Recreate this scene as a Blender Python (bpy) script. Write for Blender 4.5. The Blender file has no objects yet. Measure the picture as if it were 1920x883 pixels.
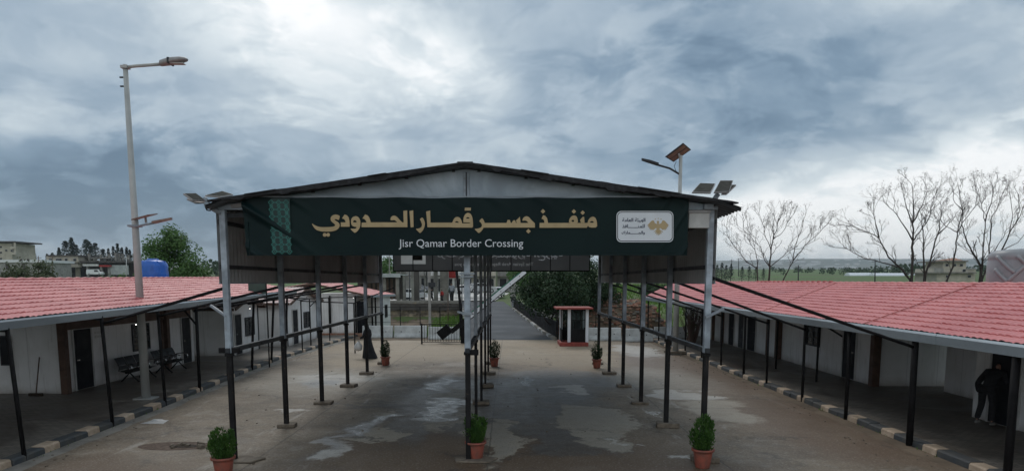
import bpy, bmesh, math, random
from math import sin, cos, pi, radians, atan, atan2, sqrt
from mathutils import Vector, Matrix, noise as mnoise
random.seed(7)
SC = bpy.context.scene
COL = SC.collection
R = random.uniform
V = Vector

# ------------------------------------------------------------------ camera, sky, sun, exposure
FPX, CX, CY, HCAM = 1300.0, 955.0, 683.0, 3.7
TH = atan(155.0 / FPX)
cam = bpy.data.cameras.new('camera')
cam.sensor_fit = 'HORIZONTAL'; cam.sensor_width = 36.0
cam.lens = FPX / 1920.0 * 36.0
cam.shift_x = (960 - CX) / 1920.0
cam.shift_y = (CY - 441.5) / 1920.0
cam.clip_start = 0.1; cam.clip_end = 20000
cam_o = bpy.data.objects.new('camera', cam); COL.objects.link(cam_o)
cam_o.location = (0, 0, HCAM)
cam_o.rotation_euler = (pi / 2 - TH, 0, 0)
SC.camera = cam_o

def ray(px, py):
    a = (px - CX) / FPX; b = (CY - py) / FPX
    return V((a, cos(TH) + b * sin(TH), -sin(TH) + b * cos(TH)))
def G(px, py, z=0.0):                      # photo pixel -> point on the level z
    d = ray(px, py); t = (z - HCAM) / d.z
    return V((d.x * t, d.y * t, z))
def D(px, py, Y):                          # photo pixel -> point at the distance Y
    d = ray(px, py); t = Y / d.y
    return V((d.x * t, Y, HCAM + d.z * t))

SUN_EL, SUN_AZ = 48.0, -14.0               # degrees; azimuth from +Y towards +X
world = bpy.data.worlds.new('World'); SC.world = world; world.use_nodes = True
def build_sky():
    nt = world.node_tree; nt.nodes.clear(); N = nt.nodes.new; L = nt.links.new
    out = N('ShaderNodeOutputWorld'); bg = N('ShaderNodeBackground'); bg.inputs['Strength'].default_value = 0.1
    L(bg.outputs[0], out.inputs[0])
    sky = N('ShaderNodeTexSky'); sky.sky_type = 'NISHITA'; sky.sun_disc = False
    sky.sun_elevation = radians(SUN_EL); sky.sun_rotation = radians(SUN_AZ)
    tc = N('ShaderNodeTexCoord')
    nrm = N('ShaderNodeVectorMath'); nrm.operation = 'NORMALIZE'; L(tc.outputs['Generated'], nrm.inputs[0])
    dirv = nrm.outputs[0]
    sep = N('ShaderNodeSeparateXYZ'); L(dirv, sep.inputs[0])
    def M(op, a, b=None, c=None, clamp=False):
        n = N('ShaderNodeMath'); n.operation = op; n.use_clamp = clamp
        for i, v in enumerate((a, b, c)):
            if v is None: continue
            if isinstance(v, (int, float)): n.inputs[i].default_value = v
            else: L(v, n.inputs[i])
        return n.outputs[0]
    zz = M('ADD', M('MAXIMUM', sep.outputs[2], 0.0), 0.30)
    comb = N('ShaderNodeCombineXYZ')
    L(M('DIVIDE', sep.outputs[0], zz), comb.inputs[0]); L(M('DIVIDE', sep.outputs[1], zz), comb.inputs[1])
    def NO(scale, detail, dist, off, rough=0.55):
        mp = N('ShaderNodeMapping'); mp.inputs['Location'].default_value = off
        L(comb.outputs[0], mp.inputs[0])
        n = N('ShaderNodeTexNoise'); n.inputs['Scale'].default_value = scale; n.inputs['Detail'].default_value = detail
        n.inputs['Roughness'].default_value = rough; n.inputs['Distortion'].default_value = dist
        L(mp.outputs[0], n.inputs['Vector']); return n.outputs[0]
    big = NO(0.9, 3, 0.3, (3.1, 1.7, 0), 0.5); mid = NO(2.9, 9, 0.30, (0.4, 8.2, 0), 0.56); fine = NO(6.5, 5, 0.3, (5, 2, 0), 0.5)
    puff = NO(3.1, 5, 0.15, (9, 4, 0), 0.5)
    f = M('ADD', 0.51, M('MULTIPLY', M('SUBTRACT', big, 0.5), 0.34))
    f = M('ADD', f, M('MULTIPLY', M('SUBTRACT', mid, 0.5), 0.62))
    f = M('ADD', f, M('MULTIPLY', M('SUBTRACT', fine, 0.5), 0.20))
    f = M('ADD', f, M('MULTIPLY', M('SUBTRACT', M('ABSOLUTE', M('SUBTRACT', puff, 0.5)), 0.08), -0.30))
    def edge(scale, off, lo, hi, amp):            # cloud banks with a firmer edge
        n = N('ShaderNodeMapRange'); n.interpolation_type = 'SMOOTHSTEP'; L(NO(scale, 9, 0.5, off, 0.58), n.inputs[0])
        for i, q in enumerate((lo, hi, -amp, amp)): n.inputs[i + 1].default_value = q
        return n.outputs[0]
    f = M('ADD', f, edge(2.2, (11, 3, 0), 0.45, 0.57, 0.085)); f = M('ADD', f, edge(4.6, (2, 13, 0), 0.45, 0.57, 0.055))
    def blob(px, py, wdeg, amp, stretch=1.0):      # a bank of cloud in a direction of the sky
        d = ray(px, py).normalized()
        sub = N('ShaderNodeVectorMath'); sub.operation = 'SUBTRACT'; L(dirv, sub.inputs[0]); sub.inputs[1].default_value = d
        sc = N('ShaderNodeVectorMath'); sc.operation = 'MULTIPLY'; L(sub.outputs[0], sc.inputs[0])
        s = 1.0 / radians(wdeg); sc.inputs[1].default_value = (s / stretch, s / stretch, s)
        ln = N('ShaderNodeVectorMath'); ln.operation = 'DOT_PRODUCT'; L(sc.outputs[0], ln.inputs[0]); L(sc.outputs[0], ln.inputs[1])
        e = M('POWER', 2.718, M('MULTIPLY', ln.outputs['Value'], -1.0))
        return M('MULTIPLY', e, amp)
    f = M('ADD', f, M('MULTIPLY', M('MAXIMUM', M('MULTIPLY', sep.outputs[1], -1.0), 0.0), 0.40))      # extra sky brightness added behind the camera, to light surfaces facing it
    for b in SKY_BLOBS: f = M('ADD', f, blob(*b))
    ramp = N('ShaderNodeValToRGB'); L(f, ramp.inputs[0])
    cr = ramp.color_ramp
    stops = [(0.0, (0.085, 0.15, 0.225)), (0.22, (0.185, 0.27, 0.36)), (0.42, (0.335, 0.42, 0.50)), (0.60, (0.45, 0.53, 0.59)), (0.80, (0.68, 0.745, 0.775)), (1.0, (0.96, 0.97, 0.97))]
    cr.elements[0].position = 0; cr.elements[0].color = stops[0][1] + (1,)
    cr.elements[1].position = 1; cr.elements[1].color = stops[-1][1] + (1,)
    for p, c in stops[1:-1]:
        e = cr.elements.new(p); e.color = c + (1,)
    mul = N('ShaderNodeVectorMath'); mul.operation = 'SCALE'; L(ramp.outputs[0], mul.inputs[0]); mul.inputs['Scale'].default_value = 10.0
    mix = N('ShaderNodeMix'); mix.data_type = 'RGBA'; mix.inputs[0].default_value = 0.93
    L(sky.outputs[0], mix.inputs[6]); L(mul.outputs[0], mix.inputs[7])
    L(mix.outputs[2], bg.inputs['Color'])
SKY_BLOBS = [(430, 0, 4.0, 0.16, 1.5), (570, 15, 3.8, 0.27, 1.6), (690, 85, 3.0, 0.16, 1.3), (930, 172, 1.9, 0.24, 1.0), (890, 150, 3.2, 0.18, 1.2), (800, 115, 2.6, 0.10, 1.3), (480, 20, 2.5, 0.14, 2.0), (790, 140, 3.5, 0.14, 1.2), (1640, 395, 3.4, 0.46, 2.8), (1900, 305, 2.6, 0.44, 1.8), (1420, 430, 3.2, 0.44, 1.6), (1860, 440, 4.0, 0.22, 1.8), (1700, 480, 1.8, 0.2, 4),
             (170, 400, 5.0, -0.48, 2.8), (700, 260, 4, 0.06, 1.5), (1330, 330, 3, -0.10, 1.6), (20, 350, 5.0, -0.12, 2.0), (1500, 185, 8, -0.18, 1.9), (1200, 60, 5, -0.08, 1.6), (1320, 210, 4, -0.10, 1.8), (120, 476, 2.2, 0.34, 1.5), (560, 300, 6, 0.06, 1.5), (1100, 300, 6, 0.06, 1.2), (1150, 90, 8, -0.06, 1.5), (110, 40, 5, -0.03, 1.2), (60, 120, 5, 0.08, 1.2)]
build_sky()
sun = bpy.data.lights.new('sun', 'SUN'); sun.energy = 0.9; sun.angle = radians(20); sun.color = (1.0, 0.95, 0.88)
sun_o = bpy.data.objects.new('sun', sun); COL.objects.link(sun_o)
sd = V((sin(radians(SUN_AZ)) * cos(radians(SUN_EL)), cos(radians(SUN_AZ)) * cos(radians(SUN_EL)), sin(radians(SUN_EL))))
sun_o.rotation_euler = sd.to_track_quat('Z', 'Y').to_euler()
sun_o.location = (0, 0, 60)
SC.view_settings.view_transform = 'Standard'; SC.view_settings.look = 'None'
SC.view_settings.exposure = 0.18; SC.view_settings.gamma = 1.0; SC.view_settings.use_curve_mapping = False
SC.cycles.use_denoising = True

# ------------------------------------------------------------------ materials
MATS = {}
class NT:
    def __init__(s, name):
        s.m = bpy.data.materials.new(name); s.m.use_nodes = True; s.t = s.m.node_tree; s.t.nodes.clear()
        s.out = s.N('ShaderNodeOutputMaterial'); s.b = s.N('ShaderNodeBsdfPrincipled'); s.L(s.b.outputs[0], s.out.inputs[0])
        s.tc = s.N('ShaderNodeTexCoord'); s.P = s.tc.outputs['Object']
    def N(s, t): return s.t.nodes.new(t)
    def L(s, a, b): s.t.links.new(a, b)
    def setv(s, sock, v):
        if isinstance(v, (int, float)): sock.default_value = v
        elif isinstance(v, (tuple, list)): sock.default_value = tuple(v) + ((1,) if len(v) == 3 and sock.type == 'RGBA' else ())
        else: s.L(v, sock)
    def math(s, op, a, b=None, c=None, clamp=False):
        n = s.N('ShaderNodeMath'); n.operation = op; n.use_clamp = clamp
        for i, v in enumerate((a, b, c)):
            if v is not None: s.setv(n.inputs[i], v)
        return n.outputs[0]
    def noise(s, scale, detail=4, rough=0.55, dist=0.0, vec=None, stretch=None, col=False):
        v = vec or s.P
        if stretch:
            mp = s.N('ShaderNodeMapping'); mp.inputs['Scale'].default_value = stretch; s.L(v, mp.inputs[0]); v = mp.outputs[0]
        n = s.N('ShaderNodeTexNoise'); n.inputs['Scale'].default_value = scale; n.inputs['Detail'].default_value = detail
        n.inputs['Roughness'].default_value = rough; n.inputs['Distortion'].default_value = dist
        s.L(v, n.inputs['Vector']); return n.outputs[1 if col else 0]
    def rng(s, v, a, b, c=0.0, d=1.0, smooth=True):
        n = s.N('ShaderNodeMapRange'); n.interpolation_type = 'SMOOTHSTEP' if smooth else 'LINEAR'
        s.L(v, n.inputs[0])
        for i, q in enumerate((a, b, c, d)): n.inputs[i + 1].default_value = q
        return n.outputs[0]
    def mix(s, f, a, b, mode='MIX'):
        n = s.N('ShaderNodeMix'); n.data_type = 'RGBA'; n.blend_type = mode
        s.setv(n.inputs[0], f); s.setv(n.inputs[6], a); s.setv(n.inputs[7], b); return n.outputs[2]
    def bump(s, h, strength=0.3, dist=0.02):
        n = s.N('ShaderNodeBump'); n.inputs['Strength'].default_value = strength; n.inputs['Distance'].default_value = dist
        s.L(h, n.inputs['Height']); s.L(n.outputs[0], s.b.inputs['Normal'])
    def col(s, v): s.setv(s.b.inputs['Base Color'], v)
    def rough(s, v): s.setv(s.b.inputs['Roughness'], v)
def mat(name, c, rough=0.6, var=0.25, scale=3.0, metal=0.0, bump=0.0, c2=None, emit=0, stretch=None, spec=None, fine=True):
    """worn surface: base colour mottled by noise, a little roughness change"""
    if name in MATS: return MATS[name]
    t = NT(name)
    if c2 is None: c2 = tuple(x * (1 - var) for x in c)
    n1 = t.noise(scale, 6, 0.6, 0.4, stretch=stretch)
    cc = t.mix(t.rng(n1, 0.35, 0.68), c, c2)
    if fine:
        n2 = t.noise(scale * 9, 3, 0.6)
        cc = t.mix(t.math('MULTIPLY', t.rng(n2, 0.5, 0.75), 0.35), cc, tuple(x * (1 - var * 1.3) for x in c))
        if bump: t.bump(n2, bump, 0.01)
    t.col(cc); t.rough(t.rng(n1, 0.2, 0.8, max(0.05, rough - 0.12), min(1, rough + 0.12)))
    t.b.inputs['Metallic'].default_value = metal
    if spec is not None: t.b.inputs['Specular IOR Level'].default_value = spec
    if emit:
        t.b.inputs['Emission Color'].default_value = tuple(c) + (1,); t.b.inputs['Emission Strength'].default_value = emit
    MATS[name] = t.m; return t.m

def painted_steel(name, c, chip, k):
    t = NT(name)                             # chipped paint over rusting steel
    n1 = t.noise(2.5, 5, 0.6); n2 = t.noise(11, 6, 0.7, 0.4); n3 = t.noise(3.2, 4, 0.6, 0.2, stretch=(5, 5, 0.5))
    cc = t.mix(t.rng(n1, 0.35, 0.7), c, tuple(x * 1.9 for x in c)); cc = t.mix(t.math('MULTIPLY', t.rng(n2, 0.60, 0.68), k), cc, chip); cc = t.mix(t.math('MULTIPLY', t.rng(n3, 0.58, 0.72), 0.5 * k), cc, tuple(x * .6 for x in chip))
    t.col(cc); t.rough(0.65); t.b.inputs['Specular IOR Level'].default_value = 0.1; MATS[name] = t.m
painted_steel('post_black', (0.013, 0.0125, 0.013), (0.11, 0.075, 0.055), 0.8)
painted_steel('post_grey', (0.20, 0.225, 0.255), (0.20, 0.13, 0.09), 0.6)
painted_steel('post_pale', (0.24, 0.27, 0.305), (0.26, 0.19, 0.15), 0.5)

def foliage(name, a, b, c, scale=1.2, trans=0.25):
    if name in MATS: return MATS[name]
    t = NT(name)
    n1 = t.noise(scale, 4, 0.6); n2 = t.noise(scale * 14, 2, 0.5)
    cc = t.mix(t.rng(n1, 0.38, 0.62), a, b); cc = t.mix(t.math('MULTIPLY', t.rng(n2, 0.5, 0.66), 0.75), cc, c)
    t.col(cc); t.rough(0.6); t.b.inputs['Specular IOR Level'].default_value = 0.25
    tr = t.N('ShaderNodeBsdfTranslucent'); t.L(cc, tr.inputs[0])
    mx = t.N('ShaderNodeMixShader'); mx.inputs[0].default_value = trans
    t.L(t.b.outputs[0], mx.inputs[1]); t.L(tr.outputs[0], mx.inputs[2]); t.L(mx.outputs[0], t.out.inputs[0])
    MATS[name] = t.m; return t.m

mat('galvanized', (0.29, 0.325, 0.365), 0.5, 0.25, 2.5, 0.2)
mat('grey_paint', (0.30, 0.34, 0.39), 0.5, 0.2, 2.0)
mat('pole_paint', (0.42, 0.43, 0.42), 0.55, 0.2, 1.2)
mat('black_steel', (0.017, 0.016, 0.017), 0.65, 0.4, 3, spec=0.08)
mat('dark_steel', (0.04, 0.044, 0.05), 0.55, 0.35, 3, spec=0.25)
mat('rust', (0.10, 0.06, 0.04), 0.8, 0.4, 8)
mat('pad_concrete', (0.19, 0.155, 0.12), 0.85, 0.4, 7, bump=0.5)
mat('roof_sheet', (0.08, 0.09, 0.105), 0.5, 0.4, 1.5)
mat('foam', (0.03, 0.03, 0.034), 0.9, 0.5, 9, bump=0.6)
mat('fascia', (0.36, 0.41, 0.45), 0.45, 0.3, 1.0, 0.2, stretch=(1, 0.25, 2))
mat('brown_wood', (0.105, 0.055, 0.035), 0.7, 0.4, 4)
mat('soffit', (0.14, 0.09, 0.07), 0.8, 0.3, 2)
mat('door_dark', (0.009, 0.010, 0.014), 0.6, 0.3, 3, spec=0.15)
mat('glass_dark', (0.010, 0.012, 0.015), 0.2, 0.2, 2, spec=0.3)
mat('white_trim', (0.55, 0.55, 0.54), 0.55, 0.2, 3)
mat('paper', (0.62, 0.62, 0.60), 0.8, 0.1, 5)
mat('terracotta', (0.33, 0.085, 0.055), 0.65, 0.4, 6, c2=(0.20, 0.075, 0.055))
mat('soil', (0.045, 0.03, 0.02), 0.95, 0.4, 30, bump=0.5)
mat('solar_cell', (0.09, 0.088, 0.08), 0.9, 0.3, 6, spec=0.0)
mat('solar_back', (0.22, 0.13, 0.10), 0.5, 0.35, 5)
mat('lamp_grey', (0.30, 0.29, 0.29), 0.45, 0.2, 5)
mat('blue_plastic', (0.018, 0.125, 0.52), 0.35, 0.25, 3)
mat('grey_plastic', (0.30, 0.31, 0.325), 0.45, 0.15, 3)
mat('concrete', (0.34, 0.33, 0.31), 0.85, 0.3, 1.2, bump=0.3)
mat('barrier_concrete', (0.56, 0.58, 0.58), 0.8, 0.28, 2.2, bump=0.3)
mat('old_concrete', (0.25, 0.235, 0.21), 0.9, 0.4, 1.2, bump=0.3)
mat('gold', (0.46, 0.345, 0.19), 0.6, 0.15, 2)
mat('white_print', (0.70, 0.73, 0.78), 0.6, 0.06, 2)
mat('navy_print', (0.03, 0.045, 0.09), 0.6, 0.1, 2)
mat('teal_print', (0.03, 0.22, 0.19), 0.55, 0.3, 2)
mat('teal_field', (0.004, 0.030, 0.029), 0.5, 0.3, 2)
mat('red_paint', (0.33, 0.06, 0.045), 0.6, 0.35, 4)
mat('green_paint', (0.02, 0.16, 0.10), 0.5, 0.3, 4)
mat('chrome', (0.55, 0.56, 0.58), 0.18, 0.1, 4, 0.95)
mat('black_vinyl', (0.012, 0.012, 0.013), 0.5, 0.3, 6, spec=0.15)
mat('cloth_black', (0.010, 0.010, 0.013), 0.85, 0.4, 9)
mat('cloth_dark', (0.016, 0.016, 0.02), 0.85, 0.4, 9)
mat('cloth_red', (0.42, 0.035, 0.03), 0.85, 0.3, 9)
mat('skin', (0.34, 0.19, 0.13), 0.55, 0.12, 8)
mat('hair', (0.012, 0.010, 0.009), 0.6, 0.3, 20)
mat('bag_white', (0.66, 0.66, 0.66), 0.4, 0.1, 6)
mat('shoe', (0.03, 0.03, 0.032), 0.5, 0.3, 6)
mat('shoe_grey', (0.26, 0.25, 0.24), 0.6, 0.3, 6)
mat('car_white', (0.70, 0.71, 0.72), 0.3, 0.05, 2)
mat('car_grey', (0.20, 0.21, 0.23), 0.3, 0.1, 2)
mat('car_silver', (0.48, 0.49, 0.50), 0.3, 0.08, 2)
mat('tyre', (0.02, 0.02, 0.02), 0.9, 0.2, 8)
mat('bark', (0.075, 0.058, 0.046), 0.95, 0.4, 6, bump=0.6)
mat('bark_bare', (0.052, 0.040, 0.036), 0.95, 0.35, 6)
mat('cream_wall', (0.50, 0.46, 0.38), 0.85, 0.25, 0.5)
mat('white_wall', (0.62, 0.62, 0.60), 0.85, 0.2, 0.4)
mat('dark_wall', (0.085, 0.075, 0.07), 0.9, 0.4, 0.4)
mat('brick', (0.30, 0.13, 0.085), 0.9, 0.4, 3, c2=(0.36, 0.24, 0.17))
mat('stone_rubble', (0.36, 0.29, 0.21), 0.95, 0.45, 1.6, c2=(0.10, 0.085, 0.07), bump=0.8)
mat('tin', (0.42, 0.45, 0.45), 0.5, 0.3, 1, 0.2)
mat('litter', (0.42, 0.43, 0.44), 0.5, 0.2, 10)
mat('bulb', (1.0, 0.98, 0.92), 0.4, 0, 1, emit=4, fine=False)
mat('bus_green', (0.03, 0.07, 0.055), 0.5, 0.2, 3)

def panel_wall():
    t = NT('panel_wall')                     # white sandwich panel: joints every metre, grime from the ground up and streaks
    n1 = t.noise(0.9, 6, 0.6, 0.5); n2 = t.noise(3.0, 5, 0.6, 0.2, stretch=(2.5, 2.5, 0.25))
    sep = t.N('ShaderNodeSeparateXYZ'); t.L(t.P, sep.inputs[0])
    c = t.mix(t.rng(n1, 0.35, 0.7), (0.78, 0.78, 0.785), (0.68, 0.68, 0.67))
    c = t.mix(t.math('MULTIPLY', t.rng(n2, 0.52, 0.74), 0.4), c, (0.36, 0.34, 0.31))
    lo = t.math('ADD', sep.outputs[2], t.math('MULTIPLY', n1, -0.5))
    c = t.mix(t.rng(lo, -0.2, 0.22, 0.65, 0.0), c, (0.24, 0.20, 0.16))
    s = t.math('ADD', sep.outputs[0], sep.outputs[1])
    fr = t.math('ABSOLUTE', t.math('SUBTRACT', t.math('FRACT', t.math('MULTIPLY', s, 0.95)), 0.5))
    jo = t.rng(fr, 0.485, 0.497)
    c = t.mix(t.math('MULTIPLY', jo, 0.45), c, (0.25, 0.25, 0.25))
    rib = t.math('SINE', t.math('MULTIPLY', s, 62.0))
    t.col(c); t.rough(0.5); t.bump(t.math('SUBTRACT', t.math('MULTIPLY', rib, 0.15), jo), 0.25, 0.01)
    MATS['panel_wall'] = t.m
panel_wall()
def tile_mat(name, a, b, c):
    t = NT(name)
    n1 = t.noise(0.55, 5, 0.6, 0.4); n2 = t.noise(2.6, 6, 0.65, 0.3); n3 = t.noise(26, 2, 0.5)
    cc = t.mix(t.rng(n1, 0.35, 0.68), a, b); cc = t.mix(t.math('MULTIPLY', t.rng(n2, 0.52, 0.8), 0.6), cc, c)
    n4 = t.noise(1.1, 6, 0.65, 0.2, stretch=(0.35, 2.2, 1)); cc = t.mix(t.math('MULTIPLY', t.rng(n4, 0.54, 0.72), 0.45), cc, tuple(x * .62 for x in b)); cc = t.mix(t.math('MULTIPLY', t.rng(n3, 0.55, 0.75), 0.3), cc, tuple(x * 0.6 for x in a))
    t.col(cc); t.rough(t.rng(n2, 0.2, 0.8, 0.38, 0.62)); MATS[name] = t.m
tile_mat('red_tile', (0.64, 0.215, 0.21), (0.54, 0.165, 0.165), (0.68, 0.33, 0.31))
tile_mat('faded_tile', (0.52, 0.42, 0.40), (0.46, 0.30, 0.29), (0.56, 0.50, 0.48))
def cladding_mat():
    t = NT('cladding')
    n1 = t.noise(0.8, 5, 0.6, 0.4); n2 = t.noise(3.0, 5, 0.6, 0.2, stretch=(3, 3, 0.2))
    c = t.mix(t.rng(n1, 0.35, 0.7), (0.385, 0.39, 0.395), (0.28, 0.285, 0.285)); c = t.mix(t.math('MULTIPLY', t.rng(n2, 0.55, 0.75), 0.5), c, (0.48, 0.47, 0.455))
    t.col(c); t.rough(0.55); MATS['cladding'] = t.m
cladding_mat()
def gable_mat():
    t = NT('gable_sheet')                    # weathered pale sheet, blotched, half shiny
    n1 = t.noise(0.55, 5, 0.6, 0.9, stretch=(1.0, 1, 1.6)); n2 = t.noise(2.2, 5, 0.6, 0.6)
    c = t.mix(t.rng(n1, 0.36, 0.66), (0.26, 0.315, 0.375), (0.46, 0.53, 0.60)); c = t.mix(t.math('MULTIPLY', t.rng(n2, 0.52, 0.75), 0.35), c, (0.19, 0.22, 0.25))
    t.col(c); t.rough(0.35); t.bump(n1, 0.4, 0.05); MATS['gable_sheet'] = t.m
gable_mat()
def banner_mat():
    t = NT('banner_cloth')
    n1 = t.noise(0.8, 4, 0.5); c = t.mix(t.rng(n1, 0.35, 0.7), (0.0042, 0.0135, 0.0150), (0.0065, 0.0185, 0.0190))
    t.col(c); t.rough(0.42); t.b.inputs['Specular IOR Level'].default_value = 0.12; MATS['banner_cloth'] = t.m
    t = NT('banner_back')
    n1 = t.noise(0.8, 4, 0.5); c = t.mix(t.rng(n1, 0.35, 0.7), (0.10, 0.105, 0.11), (0.13, 0.135, 0.14))
    t.col(c); t.rough(0.6)
    tr = t.N('ShaderNodeBsdfTranslucent'); t.L(c, tr.inputs[0]); mx = t.N('ShaderNodeMixShader'); mx.inputs[0].default_value = .35
    t.L(t.b.outputs[0], mx.inputs[1]); t.L(tr.outputs[0], mx.inputs[2]); t.L(mx.outputs[0], t.out.inputs[0]); MATS['banner_back'] = t.m
    for nm, cc in (('back_print', (0.42, 0.43, 0.45)), ('back_card', (0.55, 0.57, 0.57))):     # pale print: the daylight behind shows through it
        t = NT(nm); c = t.mix(t.rng(t.noise(2, 4), .3, .7), cc, tuple(x * .9 for x in cc)); t.col(c)
        tr = t.N('ShaderNodeBsdfTranslucent'); t.L(c, tr.inputs[0]); mx = t.N('ShaderNodeMixShader'); mx.inputs[0].default_value = .6
        t.L(t.b.outputs[0], mx.inputs[1]); t.L(tr.outputs[0], mx.inputs[2]); t.L(mx.outputs[0], t.out.inputs[0]); MATS[nm] = t.m
banner_mat()
def paver_mat():
    t = NT('pavers')
    br = t.N('ShaderNodeTexBrick'); br.inputs['Scale'].default_value = 1.0
    br.inputs['Brick Width'].default_value = 0.24; br.inputs['Row Height'].default_value = 0.12; br.inputs['Mortar Size'].default_value = 0.008
    br.inputs['Color1'].default_value = (0.25, 0.22, 0.185, 1); br.inputs['Color2'].default_value = (0.165, 0.145, 0.125, 1); br.inputs['Mortar'].default_value = (0.06, 0.052, 0.045, 1)
    t.L(t.P, br.inputs['Vector'])
    n1 = t.noise(0.5, 6, 0.6, 0.8); n2 = t.noise(5, 5, 0.6)
    c = t.mix(t.math('MULTIPLY', t.rng(n1, 0.4, 0.65), 0.75), br.outputs[0], (0.06, 0.046, 0.036)); c = t.mix(t.math('MULTIPLY', t.rng(n2, 0.55, 0.75), 0.5), c, (0.17, 0.15, 0.12))
    t.col(c); t.rough(t.rng(n1, 0.35, 0.7, 0.75, 0.34)); t.bump(br.outputs[1], -0.5, 0.008); MATS['pavers'] = t.m
paver_mat()
def kerb_mats():
    mat('kerb_tan', (0.60, 0.47, 0.355), 0.85, 0.45, 2.6, c2=(0.40, 0.30, 0.215), bump=0.4); mat('kerb_black', (0.055, 0.062, 0.07), 0.8, 0.4, 2.6, c2=(0.095, 0.092, 0.085), bump=0.4)
kerb_mats()
# ------------------------------------------------------------------ ground materials
def yard_mat():
    t = NT('yard_concrete')
    warp = t.noise(0.55, 7, 0.62, 0.3, col=True)
    w2 = t.noise(2.6, 6, 0.65, 0.2, col=True)
    def off(v, k):
        s = t.N('ShaderNodeVectorMath'); s.operation = 'SUBTRACT'; t.L(v, s.inputs[0]); s.inputs[1].default_value = (0.5, 0.5, 0.5)
        m = t.N('ShaderNodeVectorMath'); m.operation = 'MULTIPLY'; t.L(s.outputs[0], m.inputs[0]); m.inputs[1].default_value = (k, k * 1.25, 0); return m.outputs[0]
    def add(a, b):
        s = t.N('ShaderNodeVectorMath'); s.operation = 'ADD'; t.L(a, s.inputs[0]); t.L(b, s.inputs[1]); return s.outputs[0]
    PW = add(add(t.P, off(warp, 3.0)), off(w2, 0.8))
    def patch(x0, y0, x1, y1, soft=0.12, rot=0.0):      # stain measured on the photograph, laid on the ground in metres
        cx, cy = (x0 + x1) / 2, (y0 + y1) / 2
        c = G(cx, cy); rx = abs(G(x1, cy).x - G(x0, cy).x) / 2; ry = abs(G(cx, y0).y - G(cx, y1).y) / 2
        s = t.N('ShaderNodeVectorMath'); s.operation = 'SUBTRACT'; t.L(PW, s.inputs[0]); s.inputs[1].default_value = (c.x, c.y, 0)
        v = s.outputs[0]
        if rot:
            r = t.N('ShaderNodeVectorRotate'); r.rotation_type = 'Z_AXIS'; r.inputs['Angle'].default_value = rot; t.L(v, r.inputs['Vector']); v = r.outputs[0]
        m = t.N('ShaderNodeVectorMath'); m.operation = 'MULTIPLY'; t.L(v, m.inputs[0]); m.inputs[1].default_value = (1 / rx, 1 / ry, 0)
        l = t.N('ShaderNodeVectorMath'); l.operation = 'LENGTH'; t.L(m.outputs[0], l.inputs[0])
        return t.rng(l.outputs['Value'], 1 - soft, 1 + soft, 1, 0)
    n1 = t.noise(0.5, 7, 0.62, 0.5); n2 = t.noise(3.0, 7, 0.65, 0.3); n3 = t.noise(22, 4, 0.65); n4 = t.noise(0.22, 4, 0.6, 0.6)
    c = t.mix(t.rng(n1, 0.36, 0.66), (0.190, 0.147, 0.101), (0.126, 0.094, 0.063))
    c = t.mix(t.math('MULTIPLY', t.rng(n2, 0.5, 0.72), 0.55), c, (0.235, 0.212, 0.182))
    n5 = t.noise(1.1, 8, 0.7, 0.8); n6 = t.noise(9, 6, 0.7, 0.3); n7 = t.noise(0.9, 6, 0.65, 0.6, stretch=(1.6, 0.35, 1))
    c = t.mix(t.math('MULTIPLY', t.rng(n5, 0.50, 0.62), 0.42), c, (0.085, 0.068, 0.052)); c = t.mix(t.math('MULTIPLY', t.rng(n5, 0.46, 0.36), 0.40), c, (0.30, 0.275, 0.24))
    c = t.mix(t.math('MULTIPLY', t.rng(n7, 0.60, 0.70), 0.5), c, (0.37, 0.35, 0.32))
    c = t.mix(t.math('MULTIPLY', t.rng(n6, 0.54, 0.70), 0.5), c, (0.34, 0.31, 0.27)); c = t.mix(t.math('MULTIPLY', t.rng(n6, 0.45, 0.32), 0.5), c, (0.05, 0.04, 0.031))
    MUD, LIGHT, PALE, SAND, DARK = (0.104, 0.064, 0.036), (0.335, 0.303, 0.25), (0.52, 0.50, 0.47), (0.34, 0.262, 0.178), (0.052, 0.045, 0.038)
    wet = t.math('MULTIPLY', t.rng(n4, 0.5, 0.7), 0.35)
    grain = t.math('MULTIPLY', t.rng(n2, 0.30, 0.62, 0.78, 1.0), t.rng(n1, 0.36, 0.56, 0.85, 1.0))
    def lay(masks, colr, k, wetk):
        nonlocal c, wet
        f = masks[0]
        for m in masks[1:]: f = t.math('MAXIMUM', f, m)
        f = t.math('MULTIPLY', f, t.math('MULTIPLY', grain, k))
        c = t.mix(f, c, colr)
        if wetk > 0: wet = t.math('MAXIMUM', wet, t.math('MULTIPLY', f, wetk))
        else: wet = t.math('MULTIPLY', wet, t.math('SUBTRACT', 1.0, t.math('MULTIPLY', f, -wetk)))
        return f
    lay([patch(560, 630, 1180, 672, 0.35), patch(930, 640, 1180, 690, 0.35), patch(620, 655, 760, 690, 0.4)], SAND, 0.85, -0.6)
    lay([patch(1180, 668, 1500, 735, 0.3, -0.2), patch(1400, 735, 1740, 860, 0.3, -0.1), patch(1150, 655, 1290, 690, 0.3)], (0.135, 0.085, 0.054), 0.88, 0.4)
    lay([patch(470, 690, 750, 735, 0.4), patch(1140, 690, 1330, 735, 0.4), patch(760, 870, 1400, 1000, 0.4)], LIGHT, 0.6, 0.2)
    lay([patch(560, 800, 1320, 900, 0.3), patch(760, 850, 1500, 960, 0.4), patch(-60, 850, 330, 950, 0.4)], MUD, 0.9, 0.22)
    lay([patch(745, 700, 1130, 800, 0.22), patch(985, 790, 1170, 850, 0.15), patch(930, 690, 1170, 735, 0.3), patch(770, 690, 860, 812, 0.2)], DARK, 0.82, 0.62)
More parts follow.
